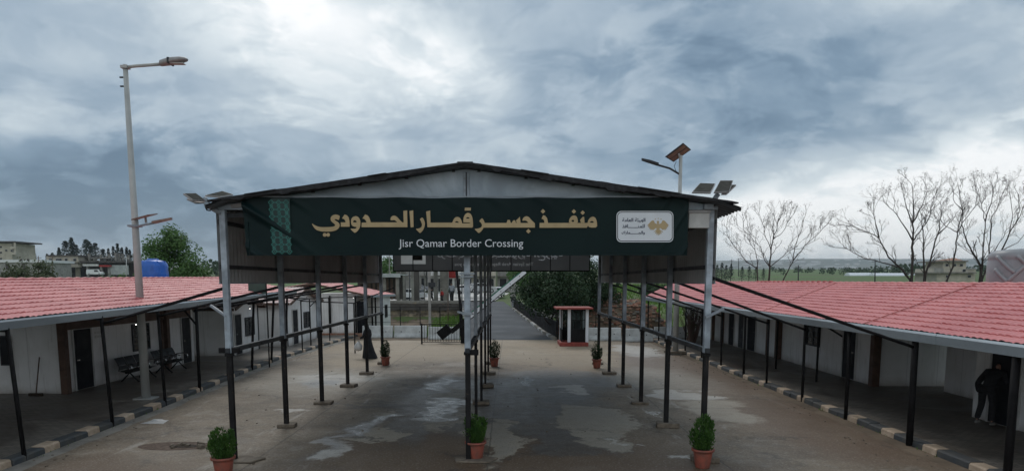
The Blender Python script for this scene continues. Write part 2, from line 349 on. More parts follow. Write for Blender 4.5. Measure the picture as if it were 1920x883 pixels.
    lay([patch(1040, 752, 1178, 832, 0.05), patch(885, 775, 982, 862, 0.07), patch(655, 803, 748, 836, 0.06), patch(700, 765, 742, 788, 0.1), patch(806, 722, 884, 800, 0.08), patch(1285, 745, 1400, 790, 0.25)], LIGHT, 0.9, -0.7)
    lay([patch(905, 790, 960, 850, 0.2), patch(1060, 765, 1150, 800, 0.3)], (0.27, 0.25, 0.22), 0.6, -0.3)
    lay([patch(1222, 732, 1345, 750, 0.15), patch(1050, 722, 1090, 738, 0.3), patch(585, 828, 645, 850, 0.4), patch(1155, 645, 1230, 668, 0.3), patch(540, 700, 690, 722, 0.4)], PALE, 0.75, -0.5)
    pud = lay([patch(660, 760, 705, 842, 0.5, .2), patch(560, 712, 640, 728, 0.5), patch(792, 738, 862, 790, 0.3), patch(815, 705, 850, 735, 0.35), patch(975, 705, 1005, 728, 0.4)], (0.075, 0.072, 0.07), 0.8, 1.0)
    lay([patch(605, 754, 855, 761, 0.4), patch(1000, 742, 1075, 750, 0.5)], (0.035, 0.03, 0.026), 0.7, 0.2)
    lay([patch(1236, 850, 1292, 858, 0.35), patch(1148, 826, 1166, 829.5, 0.4), patch(1192, 826, 1212, 829.5, 0.4), patch(1215, 765, 1222, 785, 0.5), patch(520, 770, 560, 776, 0.5), patch(590, 846, 640, 858, 0.5)], PALE, 0.85, -0.3)
    c = t.mix(t.math('MULTIPLY', t.rng(n3, 0.54, 0.70), 0.55), c, (0.36, 0.33, 0.29)); c = t.mix(t.math('MULTIPLY', t.rng(n3, 0.45, 0.32), 0.6), c, (0.035, 0.028, 0.022))
    # slab joints and cracks
    sep = t.N('ShaderNodeSeparateXYZ'); t.L(add(t.P, off(w2, 0.12)), sep.inputs[0])
    jx = t.math('ABSOLUTE', t.math('SUBTRACT', t.math('FRACT', t.math('DIVIDE', t.math('ADD', sep.outputs[0], 5.3), 4.85)), 0.5))
    jy = t.math('ABSOLUTE', t.math('SUBTRACT', t.math('FRACT', t.math('DIVIDE', t.math('ADD', sep.outputs[1], 2.05), 7.4)), 0.5))
    j = t.math('MAXIMUM', t.rng(jx, 0.4935, 0.499), t.rng(jy, 0.4955, 0.499))
    vo = t.N('ShaderNodeTexVoronoi'); vo.feature = 'DISTANCE_TO_EDGE'; vo.inputs['Scale'].default_value = 0.22; t.L(add(t.P, off(w2, 1.1)), vo.inputs['Vector'])
    crk = t.math('MULTIPLY', t.rng(vo.outputs['Distance'], 0.012, 0.004), t.rng(n1, 0.42, 0.6))
    j = t.math('MAXIMUM', t.math('MULTIPLY', j, 0.55), t.math('MULTIPLY', crk, 0.6))
    c = t.mix(j, c, (0.035, 0.03, 0.025))
    wet = t.math('MULTIPLY', wet, t.rng(n2, 0.25, 0.6, 0.75, 1.0))
    t.col(c); t.rough(t.rng(wet, 0.0, 1.0, 0.72, 0.13, smooth=False))
    t.b.inputs['Specular IOR Level'].default_value = 0.5
    dry = t.math('MAXIMUM', t.math('SUBTRACT', 1.0, t.math('MULTIPLY', wet, 1.45)), 0.0)
    h = t.math('MULTIPLY', t.math('ADD', t.math('MULTIPLY', n3, 0.6), t.math('SUBTRACT', t.math('MULTIPLY', n2, 0.8), j)), dry)
    t.bump(h, 0.55, 0.015)
    MATS['yard_concrete'] = t.m
yard_mat()
def ground_mats():
    t = NT('field')
    n1 = t.noise(0.02, 6, 0.6, 0.8, stretch=(0.35, 1.6, 1)); n2 = t.noise(0.3, 6, 0.65, 0.4); n3 = t.noise(6, 5, 0.65)
    c = t.mix(t.rng(n1, 0.42, 0.60), (0.075, 0.145, 0.030), (0.095, 0.10, 0.042)); c = t.mix(t.rng(n2, 0.45, 0.7), c, (0.055, 0.11, 0.026))
    c = t.mix(t.math('MULTIPLY', t.rng(n3, 0.5, 0.7), 0.6), c, (0.10, 0.10, 0.05))
    t.col(c); t.rough(0.95); t.bump(n3, 0.8, 0.06); MATS['field'] = t.m
    t = NT('asphalt')
    n1 = t.noise(0.35, 6, 0.6, 0.6); n2 = t.noise(9, 4, 0.6)
    c = t.mix(t.rng(n1, 0.35, 0.65), (0.062, 0.068, 0.077), (0.085, 0.09, 0.098)); c = t.mix(t.math('MULTIPLY', t.rng(n2, 0.5, 0.7), 0.4), c, (0.045, 0.047, 0.05))
    t.col(c); t.rough(t.rng(n1, 0.35, 0.65, 0.55, 0.8)); t.b.inputs['Specular IOR Level'].default_value = 0.12; t.bump(n2, 0.4, 0.01); MATS['asphalt'] = t.m
    t = NT('hill')
    n1 = t.noise(0.004, 7, 0.62, 0.5); n2 = t.noise(0.02, 6, 0.65, 0.3, stretch=(1, 2.5, 3))
    c = t.mix(t.rng(n1, 0.4, 0.62), (0.06, 0.085, 0.06), (0.12, 0.125, 0.09)); c = t.mix(t.math('MULTIPLY', t.rng(n2, 0.56, 0.70), 0.7), c, (0.22, 0.21, 0.18))
    t.col(c); t.rough(0.95); MATS['hill'] = t.m
    mat('street_paving', (0.62, 0.60, 0.57), 0.8, 0.2, 0.3); mat('dirt', (0.17, 0.125, 0.085), 0.95, 0.4, 0.8, bump=0.4)
ground_mats()
foliage('leaf_broad', (0.065, 0.145, 0.036), (0.11, 0.20, 0.06), (0.04, 0.09, 0.025))
foliage('leaf_dark', (0.018, 0.042, 0.016), (0.030, 0.062, 0.026), (0.065, 0.100, 0.05))
foliage('leaf_olive', (0.075, 0.095, 0.042), (0.055, 0.07, 0.032), (0.11, 0.125, 0.06))
foliage('leaf_conifer', (0.018, 0.036, 0.024), (0.026, 0.048, 0.032), (0.013, 0.026, 0.02), trans=0.1)
foliage('leaf_pot', (0.045, 0.11, 0.022), (0.075, 0.155, 0.03), (0.022, 0.055, 0.016), 4.0)
foliage('leaf_pot_dark', (0.022, 0.045, 0.02), (0.035, 0.065, 0.028), (0.014, 0.028, 0.014), 4.0)
foliage('grass_blade', (0.10, 0.20, 0.035), (0.13, 0.22, 0.045), (0.06, 0.10, 0.025), 0.4)

# ------------------------------------------------------------------ mesh helpers
def wloc(o):
    p = V((0, 0, 0))
    while o is not None: p = p + V(o.location); o = o.parent
    return p
class MB:
    """collects faces; build() links them as ONE mesh object, given in world metres, under its parent"""
    def __init__(s): s.v = []; s.f = []; s.mi = []; s.m = 0; s.sm = []
    def add(s, vs, fs, smooth=False):
        b = len(s.v); s.v += [V(p) for p in vs]
        for f in fs: s.f.append([i + b for i in f]); s.mi.append(s.m); s.sm.append(smooth)
        return s
    def box(s, c, size, rot=0.0, M=None):
        x, y, z = size[0] / 2, size[1] / 2, size[2] / 2
        vs = [V((i * x, j * y, k * z)) for i in (-1, 1) for j in (-1, 1) for k in (-1, 1)]
        if M is not None: vs = [M @ p for p in vs]
        elif rot: vs = [Matrix.Rotation(rot, 3, 'Z') @ p for p in vs]
        c = V(c); vs = [p + c for p in vs]
        return s.add(vs, [(0, 1, 3, 2), (4, 6, 7, 5), (0, 4, 5, 1), (2, 3, 7, 6), (0, 2, 6, 4), (1, 5, 7, 3)])
    def bx(s, a, b):                                  # box by two corners
        return s.box([(a[i] + b[i]) / 2 for i in range(3)], [abs(a[i] - b[i]) for i in range(3)])
    def bar(s, p, q, w, h=None, up=(0, 0, 1)):
        p, q = V(p), V(q); h = h or w; d = (q - p).normalized(); u = V(up)
        if abs(d.dot(u)) > 0.98: u = V((0, 1, 0))
        x = d.cross(u).normalized() * (w / 2); y = x.normalized().cross(d).normalized() * (h / 2)
        vs = [p - x - y, p + x - y, p + x + y, p - x + y, q - x - y, q + x - y, q + x + y, q - x + y]
        return s.add(vs, [(0, 1, 2, 3), (7, 6, 5, 4), (0, 4, 5, 1), (1, 5, 6, 2), (2, 6, 7, 3), (3, 7, 4, 0)])
    def tube(s, pts, rad, n=8, cap=True, smooth=True):
        pts = [V(p) for p in pts]; rs = rad if isinstance(rad, (list, tuple)) else [rad] * len(pts)
        vs = []; u = None
        for i, p in enumerate(pts):
            d = (pts[min(i + 1, len(pts) - 1)] - pts[max(i - 1, 0)]).normalized()
            if u is None:
                u = V((1, 0, 0)) if abs(d.x) < 0.9 else V((0, 1, 0))
            u = (u - d * u.dot(d)).normalized(); w = d.cross(u)
            for k in range(n):
                a = 2 * pi * k / n; vs.append(p + (u * cos(a) + w * sin(a)) * rs[i])
        fs = []
        for i in range(len(pts) - 1):
            for k in range(n):
                a, b = i * n + k, i * n + (k + 1) % n; fs.append((a, b, b + n, a + n))
        s.add(vs, fs, smooth)
        if cap:
            m = (len(pts) - 1) * n
            s.add(vs[:n], [tuple(range(n - 1, -1, -1))]); s.add(vs[m:], [tuple(range(n))])
        return s
    def lathe(s, c, prof, n=24, smooth=True):
        c = V(c); vs = []; fs = []
        for r, z in prof:
            for k in range(n): a = 2 * pi * k / n; vs.append(c + V((r * cos(a), r * sin(a), z)))
        for i in range(len(prof) - 1):
            for k in range(n):
                a, b = i * n + k, i * n + (k + 1) % n; fs.append((a, b, b + n, a + n))
        s.add(vs, fs, smooth); m = (len(prof) - 1) * n
        if prof[0][0] > 0.001: s.add(vs[:n], [tuple(range(n - 1, -1, -1))])
        if prof[-1][0] > 0.001: s.add(vs[m:], [tuple(range(n))])
        return s
    def prism(s, poly, off):                          # closed outline extruded by a vector
        off = V(off); n = len(poly); a = [V(p) for p in poly]
        vs = a + [p + off for p in a]
        return s.add(vs, [tuple(range(n - 1, -1, -1)), tuple(range(n, 2 * n))] + [(i, (i + 1) % n, (i + 1) % n + n, i + n) for i in range(n)])
    def quad(s, a, b, c, d): return s.add([a, b, c, d], [(0, 1, 2, 3)])
    def grid(s, f, nu, nv, smooth=False):
        vs = [f(i / nu, j / nv) for j in range(nv + 1) for i in range(nu + 1)]
        return s.add(vs, [(j * (nu + 1) + i, j * (nu + 1) + i + 1, (j + 1) * (nu + 1) + i + 1, (j + 1) * (nu + 1) + i) for j in range(nv) for i in range(nu)], smooth)
    def ball(s, c, r, n=10, m=6, smooth=True):
        c = V(c); r = V((r, r, r)) if isinstance(r, (int, float)) else V(r)
        vs = [c + V((0, 0, -r.z))]
        for j in range(1, m):
            t = -pi / 2 + pi * j / m
            for k in range(n): a = 2 * pi * k / n; vs.append(c + V((r.x * cos(t) * cos(a), r.y * cos(t) * sin(a), r.z * sin(t))))
        vs.append(c + V((0, 0, r.z))); fs = []; L = len(vs) - 1
        for k in range(n): fs.append((0, 1 + (k + 1) % n, 1 + k)); fs.append((L, L - n + k, L - n + (k + 1) % n))
        for j in range(m - 2):
            for k in range(n): a = 1 + j * n + k; b = 1 + j * n + (k + 1) % n; fs.append((a, b, b + n, a + n))
        return s.add(vs, fs, smooth)
    def leaf(s, p, size, nrm=None, w=0.55):
        n = nrm or V((R(-1, 1), R(-1, 1), R(-1, 1)))
        if n.length < 1e-4: n = V((0, 0, 1))
        n = n.normalized(); u = n.orthogonal().normalized(); u = Matrix.Rotation(R(0, 2 * pi), 3, n) @ u; v = n.cross(u)
        p = V(p); a = size
        return s.add([p - u * a * .5, p + v * a * w * .5 + n * a * .08, p + u * a * .5, p - v * a * w * .5 + n * a * .08], [(0, 1, 2, 3)])
    def join(s, me, off=(0, 0, 0)):
        o = V(off); return s.add([v.co + o for v in me.vertices], [tuple(p.vertices) for p in me.polygons], True)
    def build(s, name, mats, parent=None, bevel=0):
        me = bpy.data.meshes.new(name)
        o = bpy.data.objects.new(name, me); COL.objects.link(o)
        if parent is not None: o.parent = parent
        w = wloc(parent) if parent is not None else V((0, 0, 0))
        me.from_pydata([p - w for p in s.v], [], s.f)
        if isinstance(mats, str): mats = [mats]
        for m in mats: me.materials.append(MATS[m])
        me.polygons.foreach_set('material_index', s.mi); me.polygons.foreach_set('use_smooth', s.sm)
        bm = bmesh.new(); bm.from_mesh(me); bmesh.ops.remove_doubles(bm, verts=bm.verts, dist=1e-5) if len(s.v) < 4000 else None
        bmesh.ops.recalc_face_normals(bm, faces=bm.faces) if len(s.v) < 4000 else None
        bm.to_mesh(me); bm.free(); me.update()
        if bevel:
            b = o.modifiers.new('bevel', 'BEVEL'); b.width = bevel; b.segments = 2; b.limit_method = 'ANGLE'
        return o
def tag(o, label, cat, group=None, kind=None):
    o['label'] = label; o['category'] = cat
    if group: o['group'] = group
    if kind: o['kind'] = kind
    return o
def thing(name, label, cat, loc=(0, 0, 0), group=None):
    o = bpy.data.objects.new(name, None); COL.objects.link(o); o.location = loc; o.empty_display_size = 0.3
    return tag(o, label, cat, group)
def struct(name, mb, m, kind='structure'):
    o = mb.build(name, m); o['kind'] = kind; return o
def stuff(name, mb, m, label, cat):
    o = mb.build(name, m); tag(o, label, cat, None, 'stuff'); return o
def dup(root, loc, label, rz=None, scale=None):
    def cp(o, par):
        c = o.copy(); COL.objects.link(c); c.parent = par
        for ch in list(o.children): cp(ch, c)
        return c
    r = cp(root, None); r.location = loc; r['label'] = label
    if rz is not None: r.rotation_euler = (0, 0, rz)
    if scale is not None: r.scale = (scale,) * 3 if isinstance(scale, (int, float)) else scale
    return r
def eval_mesh(o):
    dg = bpy.context.evaluated_depsgraph_get(); dg.update()
    me = bpy.data.meshes.new_from_object(o.evaluated_get(dg)); return me
def text_mb(body, width, x, z, y, face=-1, height=None, mirror=False, align_right=False, thick=0.004):
    """lettering lying in an XZ plane at y, its left edge at x and baseline at z"""
    cu = bpy.data.curves.new('t', 'FONT'); cu.body = body; cu.size = 1.0; cu.extrude = 0.0; cu.resolution_u = 3
    o = bpy.data.objects.new('t', cu); COL.objects.link(o); me = eval_mesh(o)
    bpy.data.objects.remove(o); bpy.data.curves.remove(cu)
    xs = [v.co.x for v in me.vertices]; ys = [v.co.y for v in me.vertices]
    if not xs: return MB()
    x0, x1 = min(xs), max(xs); k = width / (x1 - x0); kz = k if height is None else height / (max(ys) - min(ys))
    mb = MB()
    def tr(p):
        u = (p.x - x0) * k
        if mirror: u = width - u
        return V((x + u, y, z + p.y * kz))
    mb.add([tr(v.co) for v in me.vertices], [tuple(p.vertices) for p in me.polygons])
    bpy.data.meshes.remove(me); return mb
def poly_fill(polys, tr):
    """outlines with holes (first is the outer one) -> faces through a filled 2D curve"""
    mb = MB()
    for outer, *holes in polys:
        cu = bpy.data.curves.new('t', 'CURVE'); cu.dimensions = '2D'; cu.fill_mode = 'BOTH'
        for loop in [outer] + holes:
            sp = cu.splines.new('POLY'); sp.points.add(len(loop) - 1); sp.use_cyclic_u = True
            for p, q in zip(sp.points, loop): p.co = (q[0] / 100, -q[1] / 100, 0, 1)
        o = bpy.data.objects.new('t', cu); COL.objects.link(o); me = eval_mesh(o)
        bpy.data.objects.remove(o); bpy.data.curves.remove(cu)
        mb.add([tr(v.co.x * 100, -v.co.y * 100) for v in me.vertices], [tuple(p.vertices) for p in me.polygons])
        bpy.data.meshes.remove(me)
    return mb
def smooth_loop(pts, n=2):
    for _ in range(n):
        out = []
        for i in range(len(pts)):
            a, b = pts[i], pts[(i + 1) % len(pts)]
            out += [(a[0] * .78 + b[0] * .22, a[1] * .78 + b[1] * .22), (a[0] * .22 + b[0] * .78, a[1] * .22 + b[1] * .78)]
        pts = out
    return pts
def tiles(mb, e0, e1, r0, r1, rows, pitch=0.19, amp=0.016, step=0.015):
    """pressed tile sheet between an eave line and a ridge line: waves along it, a drop at each row"""
    e0, e1, r0, r1 = V(e0), V(e1), V(r0), V(r1); L = (e1 - e0).length; n = max(4, int(L / (pitch / 4)))
    nrm = (e1 - e0).cross(r0 - e0).normalized()
    if nrm.z < 0: nrm = -nrm
    vs = []; 
    for j in range(rows):
        for k, (t, h) in enumerate(((j / rows, step), ((j + 1) / rows - 0.0005, 0.0))):
            for i in range(n + 1):
                u = i / n; p = (e0.lerp(e1, u)).lerp(r0.lerp(r1, u), t); ph = u * L / pitch
                w = abs(sin(pi * ph)) ** 0.7; jt = 0.008 * mnoise.cell(V((int(ph) * 1.0 + .5, j * 7.3 + .5, L)))
                vs.append(p + nrm * (h + amp * w + ((0.010 * w + jt) if k == 0 else 0)))
    m = n + 1; fs = []
    for j in range(2 * rows - 1):
        for i in range(n): fs.append((j * m + i, j * m + i + 1, (j + 1) * m + i + 1, (j + 1) * m + i))
    mb.add(vs, fs, False)
    return mb
# ------------------------------------------------------------------ the setting: ground, yard, road, hills
def road_x(Y): return 0.05 - 0.074 * (Y - 44) if Y > 44 else 0.05
def sm(a, b, x):
    t = min(1, max(0, (x - a) / (b - a))); return t * t * (3 - 2 * t)
def ter(x, y):
    z = max(0.0, y - 50) * 0.0232
    if y > 900: z = 850 * 0.0232 + (y - 900) * 0.012
    d = abs(x - road_x(y))
    g = sm(46.8, 49.5, y) * (1 - sm(64, 66.5, y)) * sm(4.0, 7.0, d)
    z -= 1.1 * g
    z += mnoise.noise(V((x * .05, y * .05, 0))) * 0.25 * sm(60, 140, y)
    # grassy bank beyond the right-hand wall
    b = sm(7, 16, x) * (1 - sm(30, 60, x)) * sm(58, 92, y) * (1 - sm(120, 200, y)); z += 1.5 * b
    if y < 47: z -= 0.02
    return z
def axis(lo, hi, d, far):
    a = [lo + i * d for i in range(int((hi - lo) / d) + 1)]; s = d; x = hi; r = []
    while x < far: s *= 1.22; x += s; r.append(x)
    return a, r
def build_ground():
    a, r = axis(-44, 44, 1.1, 3800); xs = [-v for v in reversed(r)] + a + r
    a, r = axis(-12, 110, 1.0, 5200); ys = [-400, -120, -40] + a + r
    mb = MB(); n = len(xs)
    mb.add([V((x, y, ter(x, y))) for y in ys for x in xs], [(j * n + i, j * n + i + 1, (j + 1) * n + i + 1, (j + 1) * n + i) for j in range(len(ys) - 1) for i in range(n - 1)], True)
    struct('ground', mb, 'field')
build_ground()
KL = [(-9.9, 4.0), (-9.95, 12.0), (-10.25, 20.0), (-10.75, 28.0), (-10.95, 33.0), (-10.7, 40.0), (-10.3, 46.0)]      # the left kerb line
KR = [(9.15, 4.0), (9.1, 16.0), (8.98, 30.0), (8.9, 46.0)]
def lin(poly, y):
    for (x0, y0), (x1, y1) in zip(poly, poly[1:]):
        if y0 <= y <= y1: return x0 + (x1 - x0) * (y - y0) / (y1 - y0)
    return poly[-1][0] if y > poly[-1][1] else poly[0][0]
def build_yard():
    mb = MB(); ys = [-6 + i * 2.0 for i in range(26)]
    mb.grid(lambda u, v: V(((lin(KL, -6 + v * 50.2) - .02) * (1 - u) + (lin(KR, -6 + v * 50.2) + .02) * u, -6 + v * 50.2, 0.006)), 24, 60)
    struct('yard', mb, 'yard_concrete')
    mb = MB(); mb.grid(lambda u, v: V((road_x(44.2 + v * 51) - 2.9 + 5.8 * u, 44.2 + v * 51, max(ter(road_x(44.2 + v * 51), 44.2 + v * 51), -.02) + 0.03)), 4, 60)
    struct('road', mb, 'asphalt')
    mb = MB(); mb.grid(lambda u, v: V((-34 + u * 32 + v * 2, 95 + v * 26, ter(-20, 95 + v * 26) + 0.12)), 8, 8)
    struct('street', mb, 'street_paving')
    for nm, K, sgn, far in (('pavement', KL, -1, -19.5), ('pavement', KR, 1, 19.0)):
        mb = MB()
        y0, y1 = -4.0, 46.5 if sgn < 0 else 47.5
        mb.grid(lambda u, v: V(((lin(K, y0 + v * (y1 - y0)) + sgn * .28) * (1 - u) + far * u, y0 + v * (y1 - y0), 0.135)), 6, 50)
        struct(nm, mb, 'pavers')
        # kerb stones, alternately painted: one tan, two black
        mb = MB(); y = 0.0; k = 0
        random.seed(5 if sgn < 0 else 11)
        while y < y1:
            L = (0.52 if k % 2 == 0 else 1.12) * R(.93, 1.07); n = 1 if k % 2 == 0 else 2
            for q in range(n):
                ya, yb = y + L * q / n + .008, y + L * (q + 1) / n - .008; mb.m = k % 2
                xa, xb = lin(K, ya), lin(K, yb); h = 0.155 + R(-.012, .012); j = R(-.015, .015); c = 0.03
                a0, a1, b0, b1 = xa + j, xa + sgn * .29 + j, xb + j, xb + sgn * .29 + j
                prof = lambda f, s: [V((f, s, -.05)), V((f + sgn * .01, s, h - c)), V((f + sgn * (c + .01), s, h)), V((f + sgn * .29, s, h)), V((f + sgn * .29, s, -.05))]
                A, B = prof(a0, ya), prof(b0, yb)
                mb.add(A + B, [(i, i + 1, i + 6, i + 5) for i in range(4)] + [(0, 1, 2, 3, 4), (9, 8, 7, 6, 5)])
            y += L; k += 1
        struct('kerb', mb, ['kerb_tan', 'kerb_black'])
        mb = MB(); mb.grid(lambda u, v: V((lin(K, v * y1) - sgn * (.02 + .34 * u + .12 * u * mnoise.noise(V((v * 40, sgn * 3, 0)))), v * y1, 0.02 - .012 * u)), 2, 120)
        struct('gutter', mb, 'dirt' if sgn > 0 else 'old_concrete')
    random.seed(21)
    mb = MB(); mb.grid(lambda u, v: V((-15.5 + 12.0 * u, 44.0 + 2.9 * v, 0.02 + .03 * mnoise.noise(V((u * 9, v * 5, 1))))), 20, 6); struct('dirt_verge', mb, 'dirt')
    mb = MB(); mb.grid(lambda u, v: V((2.85 + 6.4 * u, 43.6 + 3.4 * v, 0.02 + .03 * mnoise.noise(V((u * 9, v * 5, 7))))), 14, 6); struct('dirt_verge', mb, 'dirt')
    for y0, y1, hf, nm, sd in ((2600, 4300, lambda x: 92 + 34 * sm(-200, 1800, x) + 12 * mnoise.noise(V((x * .0011, 3, 0))) + 5 * mnoise.noise(V((x * .006, 1, 0))) + 14 * sm(-900, -2200, x), 'hills', 0),):
        mb = MB(); z0 = 30
        mb.grid(lambda u, v: V((-4200 + 8400 * u, y0 + (y1 - y0) * v, z0 - 16 + (hf(-4200 + 8400 * u) * sm(0, 1, v) + 5 * mnoise.noise(V((u * 30, v * 9, 4))) * sm(0, .3, v)) * 1.0)), 160, 26, True)
        struct(nm, mb, 'hill')
build_yard()

# ------------------------------------------------------------------ the canopy over the lanes
CXL, CXM, CXR = -5.72, -0.85, 4.02
PY = [14.1 + 3.4 * i for i in range(6)]
ZR, ZE, ZA = 2.27, 5.24, 5.94              # rail, eave, apex
def roof_z(x): return ZA + (ZE - ZA) * abs(x - CXM) / (CXR - CXM)
def build_canopy():
    t = thing('canopy', 'long grey steel canopy on black and grey posts with a shallow gable roof', 'canopy', (CXM, PY[0], 0))
    random.seed(3)
    for xi, x in enumerate((CXL, CXM, CXR)):
        for i, y in enumerate(PY):
            w = 0.122 if i == 0 else 0.13; zr = ZR + R(-.025, .02)
            if xi == 1 and i: w = .088
            mb = MB(); mb.box((x, y, (zr + roof_z(x) - .12) / 2), (w, w, roof_z(x) - .12 - zr)); p = mb.build('post', 'post_pale' if i == 0 else 'post_grey', t, .012)
            mb = MB(); mb.box((x, y, (zr + .0) / 2 + .02), (w * .86, w * .86, zr - .04)); mb.box((x, y, zr - .035), (w + .03, w + .03, .065)); mb.build('lower_tube', 'post_black', p, .01)
            mb = MB()
            if (xi, i) in ((0, 0), (1, 0)):          # a loose plate of worn concrete at the foot
                mb.prism([(x - .25, y - .2, .006), (x + .42, y - .25, .006), (x + .62, y + .12, .006), (x + .1, y + .3, .006), (x - .3, y + .15, .006)], (0, 0, .045))
            else:
                h = R(.07, .13); mb.box((x + R(-.05, .05), y + R(-.05, .05), h / 2 + .005), (R(.44, .56), R(.36, .46), h), R(-.15, .15))
            mb.build('foot_block', 'pad_concrete', p, .02)
        mb = MB(); mb.bar((x - (.0 if xi == 1 else .0), PY[0] - .12, ZR + .04), (x, PY[-1] + .1, ZR + .04), .09, .1); mb.build('rail', 'dark_steel', t, .008)
    # rail end caps that stick out sideways at the front
    mb = MB(); mb.bar((CXL - .2, PY[0], ZR + .04), (CXL + .2, PY[0], ZR + .04), .1, .11); mb.build('rail_cap', 'black_steel', t); mb = MB(); mb.bar((CXM - .05, PY[0] - .02, ZR), (CXM + .22, PY[0] - .02, ZR), .1, .11); mb.build('rail_cap', 'black_steel', t)
    for i, y in enumerate(PY):                  # one truss per row of posts
        mb = MB()
        if i == 0: y += .08
        for sx in (CXL, CXR):
            mb.bar((sx, y, ZE - .10), (CXM, y, ZA - .10), .07, .09); mb.bar((sx, y, ZE - .22), (CXM, y, ZE - .22), .06, .08)
            for k in range(1, 5):
                u = k / 5; x = sx + (CXM - sx) * u; mb.bar((x, y, ZE - .22), (x, y, roof_z(x) - .12), .04)
                x2 = sx + (CXM - sx) * (k + 1) / 5; mb.bar((x, y, roof_z(x) - .12), (x2, y, ZE - .22), .035)
        mb.build('truss', 'dark_steel', t)
    mb = MB()
    for sx in (-1, 1):
        for k in range(6):
            x = CXM + sx * (.25 + k * .93); mb.bar((x, PY[0] - .1, roof_z(x) - .03), (x, PY[-1] + .4, roof_z(x) - .03), .06, .05)
    mb.build('purlins', 'dark_steel', t)
    y0, y1 = PY[0] - .42, PY[-1] + .5
    for sx in (-1, 1):                          # ribbed roof sheets
        mb = MB(); xe = (CXM - 5.06) if sx < 0 else (CXM + 5.36)
        def f(u, v):
            x = CXM + (xe - CXM) * u; y = y0 + (y1 - y0) * v; rib = 0.018 * (1 if (int(v * 360) % 4) < 2 else -1)
            droop = -.10 * max(0, u - .93) / .07 * (1 + .6 * mnoise.noise(V((y * 1.1, sx, 0))))
            return V((x, y, roof_z(x) + .03 + rib + droop))
        mb.grid(f, 12, 360); mb.grid(lambda u, v: f(u, v) - V((0, 0, .03)), 12, 360)
        mb.build('roof_sheet', 'roof_sheet', t)
        # worn dark edge strip with shreds of insulation along the front verge
        mb = MB(); n = 90; top = []; bot = []
        for k in range(n + 1):
            u = k / n; x = CXM + (xe - CXM) * u * .985; z = roof_z(x) + .05
            top.append(V((x, y0 - .015, z - .005 + .012 * mnoise.noise(V((x * 3, 0, sx)))))); bot.append(V((x, y0 - .01, z - .03 - .065 * sm(0, .25, u) * sm(1.05, .55, u) - .035 * abs(mnoise.noise(V((x * 7, 2, sx)))) - (.03 if mnoise.noise(V((x * 2.2, 5, sx))) > .25 else 0))))
        vs = top + bot + [p + V((0, .12, 0)) for p in bot] + [p + V((0, .12, 0)) for p in top]; m = n + 1
        fs = [(k, k + 1, m + k + 1, m + k) for k in range(n)] + [(m + k, m + k + 1, 2 * m + k + 1, 2 * m + k) for k in range(n)] + [(3 * m + k, 3 * m + k + 1, k + 1, k) for k in range(n)] + [(2 * m + k, 2 * m + k + 1, 3 * m + k + 1, 3 * m + k) for k in range(n)]
        mb.add(vs, fs); mb.build('roof_edge', 'foam', t)
        for k, w in (((.30, .07), (.72, .12)) if sx < 0 else ((.20, .1), (.62, .15))):
            x = CXM + (xe - CXM) * k; x2 = x + (xe - CXM) * w
            mb = MB(); mb.bar((x, y0 - .03, roof_z(x) + .046), (x2, y0 - .03, roof_z(x2) + .042), .05, .012); mb.build('roof_flashing', 'dark_steel', t)
    mb = MB(); mb.bar((CXM, y0 - .02, ZA + .035), (CXM, y1, ZA + .035), .30, .02); mb.build('ridge_cap', 'roof_sheet', t)
    # pale sheet that closes the gable
    mb = MB(); yb = PY[0] - .02; zb = ZE - .02
    for sx in (-1, 1):
        def f(u, v):
            x = CXM + sx * 5.0 * u; zt = roof_z(x) - .03; z = zb - .1 + (zt - zb + .1) * v
            return V((x, yb - .012 - .02 * abs(mnoise.noise(V((x * 1.3, z * 1.3, 0)))), z))
        mb.grid(f, 40, 6, True)
    mb.build('gable_sheet', 'gable_sheet', t)
    mb = MB(); mb.bar((CXM, yb - .045, zb - .2), (CXM, yb - .045, ZA - .1), .022); mb.build('gable_seam', 'dark_steel', t)
    # ribbed side cladding, open below
    for x, sx in ((CXL - .09, -1), (CXR + .09, 1)):
        mb = MB(); zc = 3.68; ya, yb2 = PY[0] - .02, PY[-1] + .2
        n = 520
        def f(u, v):
            k = int(round(u * n)) % 6; r = 0.02 if k in (0, 1) else (-0.012 if k in (3, 4) else 0.004)
            return V((x + sx * (.02 + r), ya + (yb2 - ya) * u, zc + (ZE - .05 - zc) * v))
        mb.grid(f, n, 1); mb.build('side_cladding', 'cladding', t)
        mb = MB()
        for z in (zc + .32, ZE - .35): mb.bar((x - sx * .005, ya, z), (x - sx * .005, yb2, z), .035, .08)
        mb.build('cladding_girt', 'dark_steel', t)
        mb = MB(); mb.bar((x + sx * .035, ya, zc - .01), (x + sx * .035, yb2, zc - .01), .03, .03); mb.build('cladding_trim', 'grey_paint', t)
    for i in range(5):                          # raking pipes down to the porches
        mb = MB(); yl = [17.5, 20.5, 23.2, 26.0, 28.9][i]; mb.tube([(CXL, PY[i], 3.58), (lin(KL, yl) - .08, yl, 2.66 + .03 * i)], .035, 8); mb.build('raking_pipe', 'black_steel', t)
        mb = MB(); yl = [15.4, 21.2, 24.2, 29.5, 32.5][i]; mb.tube([(CXR, PY[i], 3.80 - .05 * i), (9.06, yl, 2.24)], .035, 8); mb.build('raking_pipe', 'black_steel', t)
    # clamps and small stay brackets on the front posts
    mb = MB(); mb.box((CXM, PY[0] - .02, 3.86), (.30, .2, .035)); mb.box((CXM, PY[0] - .02, 3.80), (.26, .2, .03)); mb.box((CXM, PY[0], 3.06), (.20, .2, .06)); mb.bar((CXM - .2, PY[0] - .09, 3.1), (CXM + .03, PY[0] - .09, 3.04), .04); mb.build('post_clamp', 'galvanized', t)
